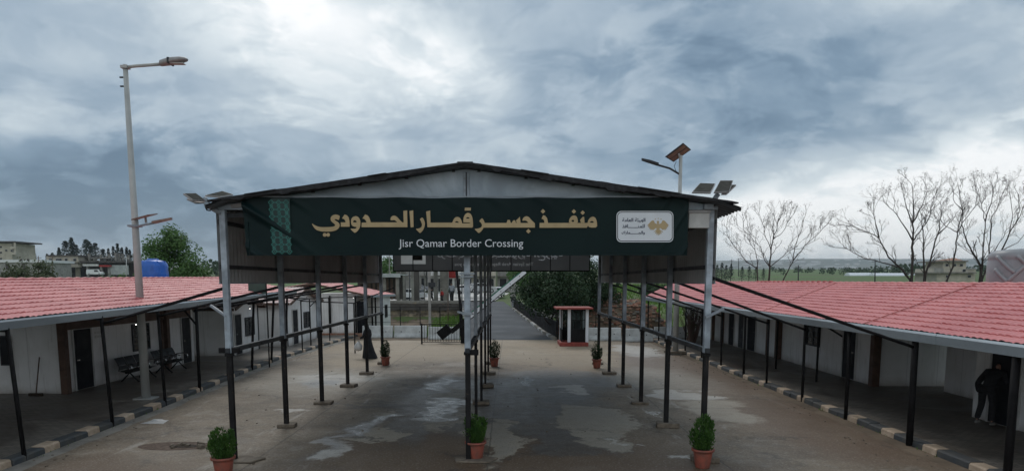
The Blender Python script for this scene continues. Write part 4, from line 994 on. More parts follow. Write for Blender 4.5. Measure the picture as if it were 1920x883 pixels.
def build_right_row():
    t = thing('cabin_row', 'long white cabin row on the right under a red tiled porch roof with brown posts', 'cabin row', (12.5, 30, 0))
    XW = 12.55
    y0, y1 = 3.0, 46.0
    ez = lambda y: 2.39 + .0035 * (y - 14)
    e0, e1 = V((9.0, y0, ez(y0) + .22)), V((8.92, y1, ez(y1) + .20)); r0, r1 = V((13.3, y0, 3.60)), V((12.2, y1 + 5.2, 3.69))
    mb = MB(); tiles(mb, e0, e1, r0, r1, 13); roof = mb.build('roof', 'red_tile', t)
    b0, b1 = V((17.4, y0, 2.6)), V((16.8, y1 + 5, 2.6)); mb = MB(); tiles(mb, b0, b1, r0, r1, 12, step=.02); mb.build('roof_back', 'red_tile', t)
    mb = MB(); n = 220; mb.tube([r0.lerp(r1, k / n) + V((0, 0, .0 + (.018 if k % 2 else 0))) for k in range(n + 1)], .05, 8); 
    for k in range(16): p = r0.lerp(r1, (22 + k * .45) / (y1 - y0)); mb.box(p + V((0, 0, .065)), (.12, .16, .05))
    mb.build('ridge_cap', 'red_tile', roof)
    for yj in (17.5, 24.5):                        # lap joints of the sheets, running from ridge to eave
        mb = MB(); u = (yj - y0) / (y1 - y0); mb.bar(e0.lerp(e1, u) + V((0, 0, .05)), r0.lerp(r1, u) + V((0, 0, .035)), .018, .012); mb.build('lap_joint', 'red_paint', roof)
    mb = MB(); mb.quad(e0 - V((-.03, 0, .18)), e1 - V((-.03, 0, .18)), r1 - V((0, 0, .1)), r0 - V((0, 0, .1))); mb.quad(b0 - V((0, 0, .05)), b1 - V((0, 0, .05)), r1 - V((0, 0, .11)), r0 - V((0, 0, .11))); mb.build('roof_underside', 'soffit', t)
    mb = MB(); n = 15
    for k in range(n):
        ya, yb = y0 + (y1 - y0) * k / n, y0 + (y1 - y0) * (k + 1) / n
        a, b = V((9.0 - .0019 * (ya - y0), ya, ez(ya))), V((9.0 - .0019 * (yb - y0), yb, ez(yb))); j = R(-.006, .006)
        mb.prism([a + V((-.04 + j, .004, 0)), a + V((-.07 + j, .004, .18)), a + V((-.04 + j, .004, .225)), a + V((.02, .004, .225)), a + V((.02, .004, 0))], (b - a) * .999)
    mb.bar(e1 + V((-.02, 0, -.1)), r1 + V((0, 0, -.1)), .05, .2)
    mb.build('fascia', 'fascia', t)
    # rooms
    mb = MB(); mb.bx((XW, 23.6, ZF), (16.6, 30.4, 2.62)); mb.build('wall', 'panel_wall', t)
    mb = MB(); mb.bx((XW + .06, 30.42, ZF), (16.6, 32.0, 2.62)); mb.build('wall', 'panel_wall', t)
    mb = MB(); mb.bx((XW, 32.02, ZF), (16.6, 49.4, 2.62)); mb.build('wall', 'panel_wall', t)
    for (y, w) in ((23.55, .26), (32.1, .26), (40.6, .2), (33.5, .12), (42.4, .2)):
        mb = MB(); mb.box((XW - .05, y, 1.4), (w, w, 2.5)); mb.build('corner_post', 'brown_wood', t, .01)
    mb = MB(); mb.bx((XW - .05, 23.75, 2.2), (XW - .004, 49, 2.66)); mb.build('fascia_board', 'soffit', t)
    door_on(t, XW, 24.95, 25.9, -1, 2.0); door_on(t, XW, 35.2, 36.4, -1, 2.0); door_on(t, XW, 37.0, 37.8, -1, 2.0, leaf='dark_steel'); door_on(t, XW, 38.6, 39.5, -1, 2.0); door_on(t, XW, 44.2, 45.2, -1, 2.0)
    window_on(t, XW, 27.95, 29.1, 1.12, 1.95, -1)
    mb = MB(); mb.tube([(XW - .02, 26.0, 1.65), (XW - .35, 26.7, 2.0), (XW - .35, 27.0, 2.2)], .035, 8); mb.build('bent_pipe', 'black_steel', t)
    # the bright facing wall and the recess beside the near cabin
    mb = MB(); mb.bx((XW + .1, 23.9, ZF - .1), (15.4, 24.0, 2.6)); mb.build('wall', 'panel_wall', t)
    mb = MB(); mb.bx((13.5, 23.84, 1.16), (15.4, 23.9, 1.22)); mb.build('wall_rail', 'white_trim', t)
    for y in (12.3, 15.4, 18.4, 21.2, 24.2, 26.6, 29.5, 32.5, 35.6, 38.8, 42.0, 45.3):
        w = .13 if y in (12.3, 15.4) else (.09 if y in (18.4, 26.6) else .075)
        mb = MB(); mb.tube([(9.07, y, -.02), (9.05, y, ez(y) + .06)], w * .55, 10); mb.build('porch_post', 'black_steel', t)
        mb = MB(); mb.bar((9.0, y, ez(y) + .03), (XW - .06, y, 2.75), .06, .06); mb.build('porch_beam', 'dark_steel', t)
    for y in (24.6, 28.4):
        mb = MB(); mb.tube([(11.0, y, ZF), (11.0, y, 2.7)], .04, 8); mb.build('porch_post', 'black_steel', t)
    return t
build_right_row()
def build_near_cabin():
    t = thing('cabin', 'nearest white cabin at the right edge, a stooping person before its dark door', 'cabin', (12.3, 14, 0))
    XW = 12.3
    mb = MB(); mb.bx((XW, 8.0, ZF), (16.0, 18.15, 2.55)); mb.build('wall', 'panel_wall', t)
    mb = MB(); mb.bx((14.2, 18.2, ZF), (16.0, 22.4, 2.55)); mb.build('wall', 'panel_wall', t)
    mb = MB(); mb.bx((XW - .06, 17.98, 1.95), (XW + .1, 18.16, 2.55)); mb.bx((XW - .05, 17.5, 2.2), (XW - .004, 17.96, 2.45)); mb.build('corner_post', 'brown_wood', t)
    door_on(t, XW, 16.5, 17.5, -1, 2.1)
    mb = MB(); mb.bx((XW - .05, 8.2, 2.28), (XW - .004, 17.4, 2.6)); mb.build('fascia_board', 'soffit', t)
build_near_cabin()

# ------------------------------------------------------------------ lamps and tanks
def build_tall_lamp():
    b = G(274, 747, ZF); b = V((b.x, b.y, ZF))
    t = thing('street_lamp', 'tall grey street lamp rising through the left red roof with a long flat lamp head', 'street lamp', b)
    top = D(231, 122, b.y).z
    mb = MB(); mb.tube([b + V((0, 0, 0)), b + V((0, 0, top - ZF))], [.128, .066], 16); mb.box(b + V((0, 0, .02)), (.55, .5, .04)); mb.build('pole', 'pole_paint', t)
    p = V((b.x, b.y, top - .07)); q = D(300, 121, b.y - .1)
    mb = MB(); mb.tube([p, p.lerp(q, .3) + V((0, 0, .01)), q], .045, 10); mb.box(p, (.2, .2, .08)); mb.build('arm', 'pole_paint', t)
    e = D(352, 112, b.y - .15); d = (e - q); L = d.length; d.normalize(); s = V((0, 1, 0)); u = d.cross(s).normalized(); u = u if u.z > 0 else -u
    mb = MB(); vs = []; prof = [(0, .05, .06, .05), (.04, .12, .11, .06), (.35, .17, .14, .07), (.75, .16, .11, .06), (.95, .10, .06, .04), (1.0, .04, .02, .02)]
    for f, w, hu, hd in prof:
        c = q + d * (f * L); 
        for k in range(10):
            a = 2 * pi * k / 10; vs.append(c + s * (w * cos(a)) + u * ((hu if sin(a) > 0 else hd) * sin(a)))
    mb.add(vs, [(i * 10 + k, i * 10 + (k + 1) % 10, (i + 1) * 10 + (k + 1) % 10, (i + 1) * 10 + k) for i in range(5) for k in range(10)] + [tuple(range(9, -1, -1)), tuple(range(50, 60))], True)
    h = mb.build('lamp_head', 'lamp_grey', t)
    mb = MB(); c = q + d * (.55 * L) - u * .062; mb.box(c, (.5, .2, .02)); mb.build('lens', 'white_trim', h)
    mb = MB(); c = q + d * (.38 * L) + u * .02; mb.bar(c - s * .17, c + s * .17, .05, .16); mb.build('seam_band', 'dark_steel', h)
    mb = MB()
    for z in (top - .35, top - .6): mb.bar((b.x - .18, b.y, z), (b.x - .05, b.y, z), .04)
    mb.build('pole_step', 'dark_steel', t)
    # small solar lamp strapped to the pole
    s_ = thing('solar_light', 'small solar lamp strapped to the tall left street lamp pole', 'solar lamp', D(252, 420, b.y))
    Y = b.y - .15
    a, b2, c, dd = D(246, 413, Y - .25), D(278, 404, Y - .25), D(296, 402, Y + .3), D(258, 412, Y + .3)
    mb = MB(); n = (b2 - a).cross(dd - a).normalized() * .03; mb.prism([a, b2, c, dd], n); mb.build('solar_panel', 'solar_back', s_)
    mb = MB(); mb.bar(D(273, 408, Y), D(274, 418, Y), .05); mb.build('panel_stem', 'lamp_grey', s_)
    mb = MB(); mb.tube([D(253, 425, Y), D(290, 418, Y)], .03, 8); mb.box(D(253, 424, b.y), (.3, .3, .06)); mb.build('arm', 'galvanized', s_)
    mb = MB(); p, q = D(288, 419, Y), D(322, 412, Y)
    mb.prism([p + V((0, -.12, 0)), q + V((0, -.05, 0)), q + V((0, .05, 0)), p + V((0, .12, 0))], (0, 0, .06)); mb.build('lamp_head', 'solar_back', s_)
build_tall_lamp()
def build_solar_street_lamp():
    b = G(1264, 664, .0)
    b = V((D(1266, 664, b.y).x, b.y, 0)); Y = b.y
    t = thing('street_lamp', 'solar street lamp with a tilted panel on top, rising behind the canopy on the right', 'street lamp', b)
    zt = D(1272, 292, Y).z
    mb = MB(); mb.tube([b, (b.x, Y, zt)], [.15, .085], 12); mb.box(b + V((0, 0, .03)), (.5, .5, .06)); mb.build('pole', 'pole_paint', t)
    mb = MB(); mb.box(b + V((.0, -.0, .12)), (1.0, .8, .12)); mb.build('plinth', 'pad_concrete', t)
    mb = MB(); mb.tube([V((b.x - .03, Y, D(1270, 327, Y).z)), D(1256, 316, Y), D(1232, 309, Y)], .05, 8); mb.build('arm', 'dark_steel', t)
    p, q = D(1234, 309, Y), D(1203, 302, Y)
    mb = MB(); mb.prism([p + V((0, -.16, -.04)), p.lerp(q, .5) + V((0, -.17, .0)), q + V((0, -.06, .02)), q + V((0, .06, .02)), p.lerp(q, .5) + V((0, .17, .0)), p + V((0, .16, -.04))], (0, 0, .11)); mb.build('lamp_head', 'dark_steel', t)
    c = [D(1248, 295, Y - .5), D(1282, 269, Y - .25), D(1296, 281, Y + .5), D(1263, 304, Y + .25)]
    n = (c[1] - c[0]).cross(c[3] - c[0]).normalized(); n = n if n.y < 0 else -n
    mb = MB(); mb.prism(c, -n * .05); p_ = mb.build('solar_panel', 'dark_steel', t)
    mb = MB()
    for k in range(2):
        a, b_ = (.08 + k * .46), (.46 + k * .46)
        L = lambda u, v: c[0].lerp(c[1], u).lerp(c[3].lerp(c[2], u), v) + n * .004
        mb.add([L(.04, a), L(.96, a), L(.96, b_), L(.04, b_)], [(0, 1, 2, 3)])
    mb.build('panel_back', 'solar_back', p_)
    mb = MB(); mb.bar(V((b.x, Y, zt - .25)), (c[0] + c[2]) / 2, .09); mb.build('panel_bracket', 'lamp_grey', t)
    mb = MB(); mb.tube([D(1268, 322, Y), D(1264, 312, Y), D(1268, 303, Y)], .012, 6); mb.build('cable', 'black_steel', t)
build_solar_street_lamp()
def quad_panel(t, pts, th, m, name, extra=None):
    c = [D(*p) for p in pts]; n = (c[1] - c[0]).cross(c[3] - c[0]).normalized()
    n = n if n.z > 0 else -n
    mb = MB(); mb.prism(c, n * th); o = mb.build(name, 'lamp_grey', t)
    
    for k in (-.004, th + .004): mb = MB(); g = sum(c, V()) / 4; cc = [g + (p - g) * .92 + n * k for p in c]; mb.add(cc, [(0, 1, 2, 3)]); mb.build('panel_face', m, o)
def build_corner_lights():
    Y = PY[0]
    t = thing('solar_light', 'pair of solar flood lamps on a bracket at the canopy front left post', 'solar lamp', D(413, 400, Y))
    quad_panel(t, [(343, 365.0, Y - .2), (366, 364.5, Y + .25), (386, 379, Y + .25), (360, 377, Y - .2)], .03, 'solar_cell', 'lamp_head')
    quad_panel(t, [(350, 375, Y + .1), (372, 374, Y + .6), (391, 382, Y + .6), (367, 382.5, Y + .1)], .03, 'solar_back', 'lamp_head')
    quad_panel(t, [(385, 369, Y - .45), (417, 361, Y + .3), (437, 367, Y + .3), (412, 371.5, Y - .45)], .03, 'solar_cell', 'solar_panel')
    mb = MB(); mb.tube([D(416, 401, Y - .02), D(396, 389, Y - .02), D(386, 382, Y)], .055, 10); mb.tube([D(392, 385, Y), D(386, 374, Y), D(383, 371, Y)], .04, 8); mb.build('bracket', 'galvanized', t)
    mb = MB(); mb.tube([D(385, 388, Y), D(388, 394, Y), D(394, 395, Y), D(397, 390, Y)], .014, 6); mb.build('cable', 'black_steel', t)
    mb = MB(); mb.bar(D(398, 374, Y), D(401, 388, Y), .03); mb.build('panel_stem', 'lamp_grey', t)
    t = thing('solar_light', 'cluster of solar flood lamps and panels at the canopy front right post', 'solar lamp', D(1335, 392, Y))
    quad_panel(t, [(1297, 363, Y - .35), (1312, 346, Y + .25), (1341, 347, Y + .25), (1332, 364, Y - .35)], .03, 'solar_cell', 'solar_panel')
    quad_panel(t, [(1338, 363, Y - .3), (1350, 341, Y + .1), (1374, 341, Y + .1), (1367, 362, Y - .3)], .03, 'solar_cell', 'lamp_head')
    quad_panel(t, [(1352, 366, Y), (1366, 349, Y + .5), (1380, 349, Y + .5), (1362, 366, Y)], .03, 'solar_cell', 'lamp_head')
    mb = MB(); mb.tube([D(1329, 391, Y - .05), D(1338, 376, Y - .05), D(1347, 363, Y - .1)], .05, 10); mb.box(D(1328, 388, Y - .08), (.18, .12, .1)); mb.build('bracket', 'galvanized', t)
    # plain white box beside the banner
    a, b = D(1290, 428, Y - .06), D(1330, 395, Y - .06)
    t = thing('sign_box', 'plain white rectangular box on the canopy beside the right end of the banner', 'sign box', a)
    mb = MB(); mb.bx((a.x, Y - .10, a.z), (b.x, Y + .02, b.z)); o = mb.build('case', 'white_trim', t, .015)
    mb = MB(); mb.bx((a.x - .01, Y - .125, b.z - .05), (b.x + .01, Y - .102, b.z + .005)); mb.build('top_rail', 'lamp_grey', t)
build_corner_lights()
def build_tanks():
    Y = 37.5; c = D(289, 523, Y); r = abs(D(314, 500, Y).x - D(263, 500, Y).x) / 2; zt = D(289, 487, Y).z
    t = thing('water_tank', 'blue plastic water tank standing behind the left red roof', 'water tank', (c.x, Y, 0))
    h = zt - 2.2; z0 = 2.2
    prof = [(r * .97, z0), (r, z0 + .05)]
    for k in range(14):
        z = z0 + .1 + (h - .45) * k / 13; prof.append((r * (1.0 if k % 3 else .965), z))
    prof += [(r * .985, z0 + h - .30), (r * .94, z0 + h - .20), (r * .84, z0 + h - .11), (r * .66, z0 + h - .04), (r * .4, z0 + h - .01), (0.001, z0 + h)]
    mb = MB(); mb.lathe((c.x, Y, 0), prof, 40); tk = mb.build('body', 'blue_plastic', t)
    mb = MB(); mb.lathe((c.x, Y, 0), [(r * .38, zt - .03), (r * .38, zt + .045), (r * .33, zt + .06), (0.001, zt + .065)], 24); mb.build('lid', 'blue_plastic', t)
    mb = MB()
    for k in range(8):
        a = k * pi / 4; mb.bar((c.x + r * .42 * cos(a), Y + r * .42 * sin(a), zt - .02), (c.x + r * .93 * cos(a), Y + r * .84 * sin(a), zt - .11), .05, .04)
    mb.build('ribs', 'blue_plastic', tk)
    mb = MB()
    for sx in (-1, 1):
        for sy in (-1, 1): mb.bar((c.x + sx * r * .8, Y + sy * r * .8, 0), (c.x + sx * r * .8, Y + sy * r * .8, 2.13), .08)
    mb.box((c.x, Y, 2.16), (2.1 * r, 2.1 * r, .06)); mb.build('stand', 'dark_steel', t)
    Y = 21.0; r = .86; x = D(1861, 500, Y).x + r; zt = D(1900, 468, Y).z; zb = zt - 1.0
    t = thing('water_tank', 'grey moulded plastic water tank behind the right red roof at the frame edge', 'water tank', (x, Y, 0))
    H = zt - zb
    mb = MB(); mb.lathe((x, Y, 0), [(r, zb - 1.2), (r * 1.0, zb + H * .62), (r * .985, zb + H * .66), (r * .985, zb + H * .72), (r, zb + H * .75), (r * .97, zb + H * .88), (r * .86, zb + H * .97), (r * .6, zt), (.001, zt + .03)], 44); tk = mb.build('body', 'grey_plastic', t)
    mb = MB()                                     # raised diagonal ribs
    for a0, z0, a1, z1 in ((190, .80, 225, .30), (214, .05, 246, .62), (226, .80, 262, .22), (252, .1, 284, .7), (188, .42, 214, .05)):
        pts = [V((x + (r + .012) * cos(radians(a0 + (a1 - a0) * k / 8)), Y + (r + .012) * sin(radians(a0 + (a1 - a0) * k / 8)), zb + H * (z0 + (z1 - z0) * k / 8))) for k in range(9)]; mb.tube(pts, .055, 8)
    mb.build('ribs', 'grey_plastic', tk)
    mb = MB(); mb.tube([(x + .3, Y - .2, zt), (x + .4, Y - .2, zt + .28), (x + .75, Y - .1, zt + .42)], .03, 8); mb.build('pipe', 'dark_steel', t)
    mb = MB(); mb.box((x, Y, zb - 1.25), (2 * r, 2 * r, .1))
    for sx in (-1, 1):
        for sy in (-1, 1): mb.bar((x + sx * r * .8, Y + sy * r * .8, 0), (x + sx * r * .8, Y + sy * r * .8, zb - 1.3), .1)
    mb.build('stand', 'dark_steel', t)
build_tanks()
def build_green_board():
    Y = 30.0; a, b = D(466, 551, Y), D(498, 531, Y)
    t = thing('sign_board', 'small dark green board on a thin pole above the left red roof', 'board', (a.x, Y, 0))
    mb = MB(); mb.bx((a.x, Y, a.z), (b.x, Y + .05, b.z)); mb.build('board', 'bus_green', t)
    mb = MB(); mb.tube([(b.x + .02, Y, 0), (b.x + .02, Y, b.z)], .03, 8); mb.build('post', 'black_steel', t)
build_green_board()
# ------------------------------------------------------------------ porch furniture
def bench(y0, n, label):
    X = -13.55
    t = thing('waiting_bench', label, 'bench', (X, y0, ZF), 'black waiting benches against the left wall')
    w = .60; L = n * w
    mb = MB(); mb.bar((X, y0 + .05, ZF + .36), (X, y0 + L - .05, ZF + .36), .07, .06); mb.build('beam', 'black_steel', t)
    for k in range(n):
        ya, yb = y0 + k * w + .03, y0 + (k + 1) * w - .03
        mb = MB(); mb.grid(lambda u, v: V((X + .30 - .52 * v, ya + (yb - ya) * u, ZF + .44 - .05 * sin(pi * v * .9) + .02 * abs(u - .5))), 4, 8, True); mb.grid(lambda u, v: V((X + .30 - .52 * v, ya + (yb - ya) * u, ZF + .415 - .05 * sin(pi * v * .9) + .02 * abs(u - .5))), 4, 8, True); mb.build('seat', 'black_vinyl', t)
        mb = MB(); mb.grid(lambda u, v: V((X - .20 - .16 * v + .03 * sin(pi * v), ya + (yb - ya) * u, ZF + .46 + .42 * v)), 4, 6, True); mb.grid(lambda u, v: V((X - .225 - .16 * v + .03 * sin(pi * v), ya + (yb - ya) * u, ZF + .46 + .42 * v)), 4, 6, True); mb.build('backrest', 'black_vinyl', t)
    for k in range(n + 1):
        y = y0 + k * w
        mb = MB(); mb.tube([(X - .22, y, ZF + .42), (X - .2, y, ZF + .62), (X + .05, y, ZF + .655), (X + .24, y, ZF + .60), (X + .25, y, ZF + .43)], .022, 8); mb.build('armrest', 'chrome', t)
    for y in (y0 + .3, y0 + L - .3):
        mb = MB(); mb.tube([(X - .32, y, ZF + .02), (X - .18, y, ZF + .16), (X, y, ZF + .34), (X + .16, y, ZF + .16), (X + .32, y, ZF + .02)], .028, 8); mb.build('leg', 'black_steel', t)
bench(24.25, 3, 'black waiting bench with chrome arms nearer the first dark door on the left'); bench(26.7, 3, 'black waiting bench with chrome arms standing under the window, beside the brown post')
def build_broom():
    p, q = D(64, 743, 21.4), D(69, 670, 21.85)
    t = thing('broom', 'wooden broom stick leaning against the white wall on the left', 'broom', (p.x, 21.4, ZF))
    mb = MB(); mb.tube([(p.x, 21.5, ZF + .08), (q.x, 21.97, q.z)], .018, 8); mb.build('handle', 'brown_wood', t)
    mb = MB(); mb.box((p.x, 21.48, ZF + .05), (.42, .08, .09)); mb.build('brush', 'soil', t)
build_broom()
# ------------------------------------------------------------------ plants
def pot_plant(px, py, label, src=None, dark=False, sh=1.0, wd=1.0):
    p = G(px, py); random.seed(int(px))
    t = thing('potted_shrub', label, 'potted plant', (p.x, p.y, .006), 'potted shrubs at the canopy posts')
    c = V((p.x, p.y, .006))
    mb = MB(); mb.lathe(c, [(.001, 0), (.135, 0), (.145, .02), (.185, .30), (.19, .34), (.225, .345), (.23, .385), (.215, .39), (.20, .385), (.19, .36)], 28); pot = mb.build('pot', 'terracotta', t)
    mb = MB(); mb.lathe(c, [(.192, .35), (.1, .365), (.001, .37)], 20); mb.build('soil', 'soil', t)
    mb = MB(); 
    sp = [(R(-.02, .02), R(-.02, .02), 1.0, .16)] + [(.12 * cos(q * 1.05 + px) * R(.7, 1.3), .12 * sin(q * 1.05 + px) * R(.7, 1.3), R(.5, .95), R(.075, .125)) for q in range(6)]     # several upright sprays
    for k in range(3000 if py > 800 else 1700):
        sx, sy, hh, ww = random.choice(sp); sx *= wd; sy *= wd; ww *= (wd + 1) / 2; v = R(0, 1); a = R(0, 2 * pi); lobe = 1 + .5 * mnoise.noise(V((cos(a) * 1.8 + sx * 9, sin(a) * 1.8, v * 4 + px)))
        rad = ww * (.25 + .95 * sin(pi * min(1, v * .8 + .2)) ** .9) * lobe * sqrt(R(.1, 1))
        pos = c + V((sx * (.5 + v * .9) + rad * cos(a), sy * (.5 + v * .9) + rad * sin(a), .36 + v * .60 * sh * hh))
        up = V((cos(a) * .5, sin(a) * .5, 1)).normalized(); side = up.cross(V((R(-1, 1), R(-1, 1), R(-1, 1)))).normalized(); s = R(.045, .085); up = (up + V((R(-.3, .3), R(-.3, .3), R(-.2, .3)))).normalized()
        mb.add([pos, pos + up * s * .5 + side * s * .16, pos + up * s, pos + up * s * .5 - side * s * .16], [(0, 1, 2, 3)])
    mb.build('foliage', 'leaf_pot_dark' if dark else 'leaf_pot', t)
    mb = MB(); mb.tube([c + V((0, 0, .34)), c + V((.01, 0, .75))], [.018, .008], 6); mb.build('stem', 'bark', t)
pot_plant(420, 893, 'rounded green shrub in a terracotta pot at the front left canopy post', sh=.92, wd=1.35)
pot_plant(892, 861, 'green shrub in a terracotta pot just behind the front middle canopy post', sh=.95, wd=1.0)
pot_plant(1317, 876, 'tall bright green shrub in a terracotta pot at the front right canopy post', sh=1.15, wd=1.15)
pot_plant(723, 685, 'small dark shrub in a clay pot at the far left end post of the canopy', dark=True, sh=1.25)
pot_plant(927, 687, 'small dark shrub in a clay pot behind the far middle posts of the canopy', dark=True, sh=1.35)
pot_plant(1119, 690, 'small dark shrub in a clay pot at the far right end of the canopy', dark=True, sh=1.35)

def limbs(mb, base, h, spread, n, r0, seed):
    random.seed(seed); ends = []
    mb.tube([base, base + V((R(-.1, .1) * h, R(-.1, .1) * h, h * .35)) * 1.0, base + V((R(-.06, .06) * h, R(-.06, .06) * h, h * .8))], [r0, r0 * .75, r0 * .3], 9)
    for k in range(n):
        a = 2 * pi * k / n + R(-.4, .4); z = h * R(.25, .55); p = base + V((0, 0, z)); q = base + V((cos(a) * spread * R(.5, .9), sin(a) * spread * R(.5, .9), min(h, z + h * R(.2, .45))))
        m = p.lerp(q, .5) + V((0, 0, -.05 * h)); mb.tube([p, m, q], [r0 * .5, r0 * .33, r0 * .12], 6); ends.append(q)
    return ends
def leafy_tree(name, label, cat, x, y, z0, h, rad, leaf, leaves, size, seed, crown0=.3, clumps=26, squash=1.0, group=None, shape=1.0):
    t = thing(name, label, cat, (x, y, z0), group); random.seed(seed)
    b = V((x, y, z0)); mb = MB(); ends = limbs(mb, b - V((0, 0, .2)), h * .8, rad * .8, 6, max(.05, h * .022), seed); mb.build('trunk', 'bark', t)
    mb = MB(); cs = []
    zc = z0 + h * (crown0 + (1 - crown0) / 2); hz = h * (1 - crown0) / 2
    for k in range(clumps):
        while True:
            p = V((R(-1, 1), R(-1, 1), R(-1, 1)))
            if p.length < 1 and p.length > .35: break
        w = 1.0 - .35 * shape * max(0, p.z)
        cs.append((V((x + p.x * rad * w * .8, y + p.y * rad * w * .8, zc + p.z * hz * .84)), rad * R(.2, .42)))
    for q in ends: cs.append((q, rad * R(.22, .34)))
    for k in range(leaves):
        c, r = random.choice(cs)
        d = V((random.gauss(0, 1), random.gauss(0, 1), random.gauss(0, .75))).normalized() * r * (R(0, 1) ** .4)
        nr = (d.normalized() + V((R(-.8, .8), R(-.8, .8), R(-.1, 1.1)))); mb.leaf(c + d, size * R(.6, 1.3), nr, .6)
    mb.build('crown', leaf, t); return t
def conifer(label, px, pytop, pybase, Y, seed, wide=.24, cat='conifer', name='conifer', n=700, group='conifers behind the unfinished building'):
    random.seed(seed); top = D(px, pytop, Y); b = V((top.x, Y, ter(top.x, Y))); h = top.z - b.z
    t = thing(name, label, cat, b, group)
    mb = MB(); mb.tube([b, b + V((0, 0, h * .97))], [h * .02, .03], 6); mb.build('trunk', 'bark', t)
    mb = MB()
    for k in range(n):
        v = R(.12, 1) ** .8; a = R(0, 2 * pi); tier = .62 + .5 * abs(sin(v * 13 + seed)); rr = h * wide * (1.05 - v) ** .8 * tier * sqrt(R(.05, 1)) * (1 + .3 * mnoise.noise(V((cos(a), sin(a), v * 4 + seed))))
        p = b + V((cos(a) * rr, sin(a) * rr, h * v - rr * .12)); mb.leaf(p, h * R(.05, .11), V((cos(a) * .4 + R(-.4, .4), sin(a) * .4 + R(-.4, .4), 1)), .55)
    mb.build('crown', 'leaf_conifer', t)
ZX = lambda x, y: (1339 + x * .3026, 319 + y * .3026)
def limb_tree(label, Y, limbs_, seed, r0=.13):
    r0 *= .74
    """leafless tree: its main limbs set out one by one, each at a depth of its own, fine twigs grown from them"""
    random.seed(seed); b = D(*ZX(*limbs_[0][0]), Y); z = ter(b.x, Y); b = V((b.x, Y, z))
    t = thing('bare_tree', label, 'bare tree', b, 'bare trees behind the right red roof'); tw = MB(); sd = MB()
    def twig(p, d, L, r, lev):
        q = p; pts = [p]; dd = d
        for k in range(2): dd = (dd + V((R(-.22, .22), R(-.22, .22), R(-.02, .16)))).normalized(); q = q + dd * (L / 2); pts.append(q)
        tw.tube(pts, [r, r * .85, r * .7], 4, cap=False)
        if lev == 0:
            for _ in range(3): (R(0, 1) < .5) and sd.leaf(q + V((R(-.1, .1), R(-.1, .1), R(-.06, .10))), R(.04, .085))
            return
        for k in range(2 if R(0, 1) < .8 else 3):
            o = Matrix.Rotation(R(0, 6.28), 3, dd) @ dd.orthogonal().normalized(); twig(q, (dd + o * R(.3, .75) + V((0, 0, .08))).normalized(), L * R(.6, .85), r * .72, lev - 1)
    used = {}
    trunk = None
    for i, L in enumerate(limbs_):
        ty = R(-1.6, 1.6) if i else R(-.3, .3); n = len(L); pts = []
        y0 = used.get(L[0], Y + (R(-.4, .4) if i else 0)); 
        for k, q in enumerate(L):
            y = y0 + ty * k / (n - 1); used[q] = y; pts.append(D(*ZX(*q), y))
        if L[0][1] >= 640: pts.insert(0, V((pts[0].x, pts[0].y, min(z, pts[0].z) - .15)))
        # smooth the polyline a little and give it small kinks
        sm_ = [pts[0]]
        for p, q in zip(pts, pts[1:]): sm_ += [p.lerp(q, .35) + V((R(-.04, .04), R(-.04, .04), R(-.03, .03))), p.lerp(q, .7) + V((R(-.05, .05), R(-.05, .05), R(-.03, .03))), q]
        m = len(sm_); ra = r0 * (1 if i == 0 else (.72 if L[0][1] >= 640 else .42)); rs = [max(.017, ra * (1 - .86 * (k / (m - 1)) ** .8)) for k in range(m)]
        mb = MB(); mb.tube(sm_, rs, 7, cap=False)
        if i == 0: trunk = mb.build('trunk', 'bark_bare', t)
        else: mb.build('limb', 'bark_bare', t)
        for k in range(max(3, int(m * .3)), m):
            for _ in range(2 if k < m - 2 else 3):
                d = (sm_[k] - sm_[k - 1]).normalized(); o = Matrix.Rotation(R(0, 6.28), 3, d) @ d.orthogonal().normalized()
                if R(0, 1) < (.25 if k < m * .5 else .55): twig(sm_[k], (d + o * R(.4, 1.0) + V((0, 0, .25))).normalized(), R(.35, .62), max(.012, rs[k] * .45), 3 if k > m * .5 else 2)
    tw.build('twigs', 'bark_bare', t); sd.build('seed_clusters', 'bark_bare', t)['kind'] = 'stuff'
limb_tree('bare leafless tree, leftmost of the bare trees, just right of the canopy', 46, [
    [(338, 690), (345, 600), (352, 500), (365, 430), (390, 360), (400, 300)], [(270, 690), (268, 610), (200, 570), (140, 490), (80, 400)], [(425, 690), (460, 620), (490, 560), (560, 470), (640, 400), (690, 345)],
    [(345, 600), (310, 550), (290, 480), (240, 430), (180, 370)], [(352, 500), (320, 420), (300, 330)], [(268, 610), (260, 520), (220, 440)], [(345, 600), (420, 540), (460, 500), (520, 470)], [(490, 560), (500, 470), (540, 380), (550, 310)], [(365, 430), (420, 390), (470, 300)]], 4, .11)
limb_tree('tallest bare leafless tree, a fan of dark stems left of the far cream house', 44, [
    [(1222, 690), (1230, 560), (1232, 440), (1228, 330), (1235, 220), (1225, 90)], [(1215, 680), (1150, 600), (1080, 540), (1020, 420), (940, 380), (840, 335)], [(1300, 690), (1300, 560), (1300, 440), (1290, 350), (1330, 260)], [(1310, 650), (1345, 540), (1385, 400), (1410, 280), (1400, 200)],
    [(1232, 440), (1270, 390), (1330, 300), (1350, 210), (1380, 130)], [(1232, 440), (1180, 350), (1110, 250), (1050, 195)], [(1228, 330), (1290, 220), (1320, 130)], [(1228, 330), (1190, 230), (1170, 130)], [(1150, 600), (1090, 585), (1000, 560), (930, 545), (860, 510), (805, 480)], [(1020, 420), (1000, 330), (990, 260)], [(1385, 400), (1440, 350), (1490, 290)]], 12, .16)
limb_tree('slender bare leafless tree standing in front of the far cream house', 45, [
    [(1440, 690), (1480, 600), (1500, 480), (1508, 385), (1540, 250), (1512, 100)], [(1508, 385), (1440, 350), (1405, 310)], [(1508, 385), (1560, 300), (1620, 220), (1640, 120)], [(1540, 250), (1490, 200), (1480, 120)]], 23, .11)
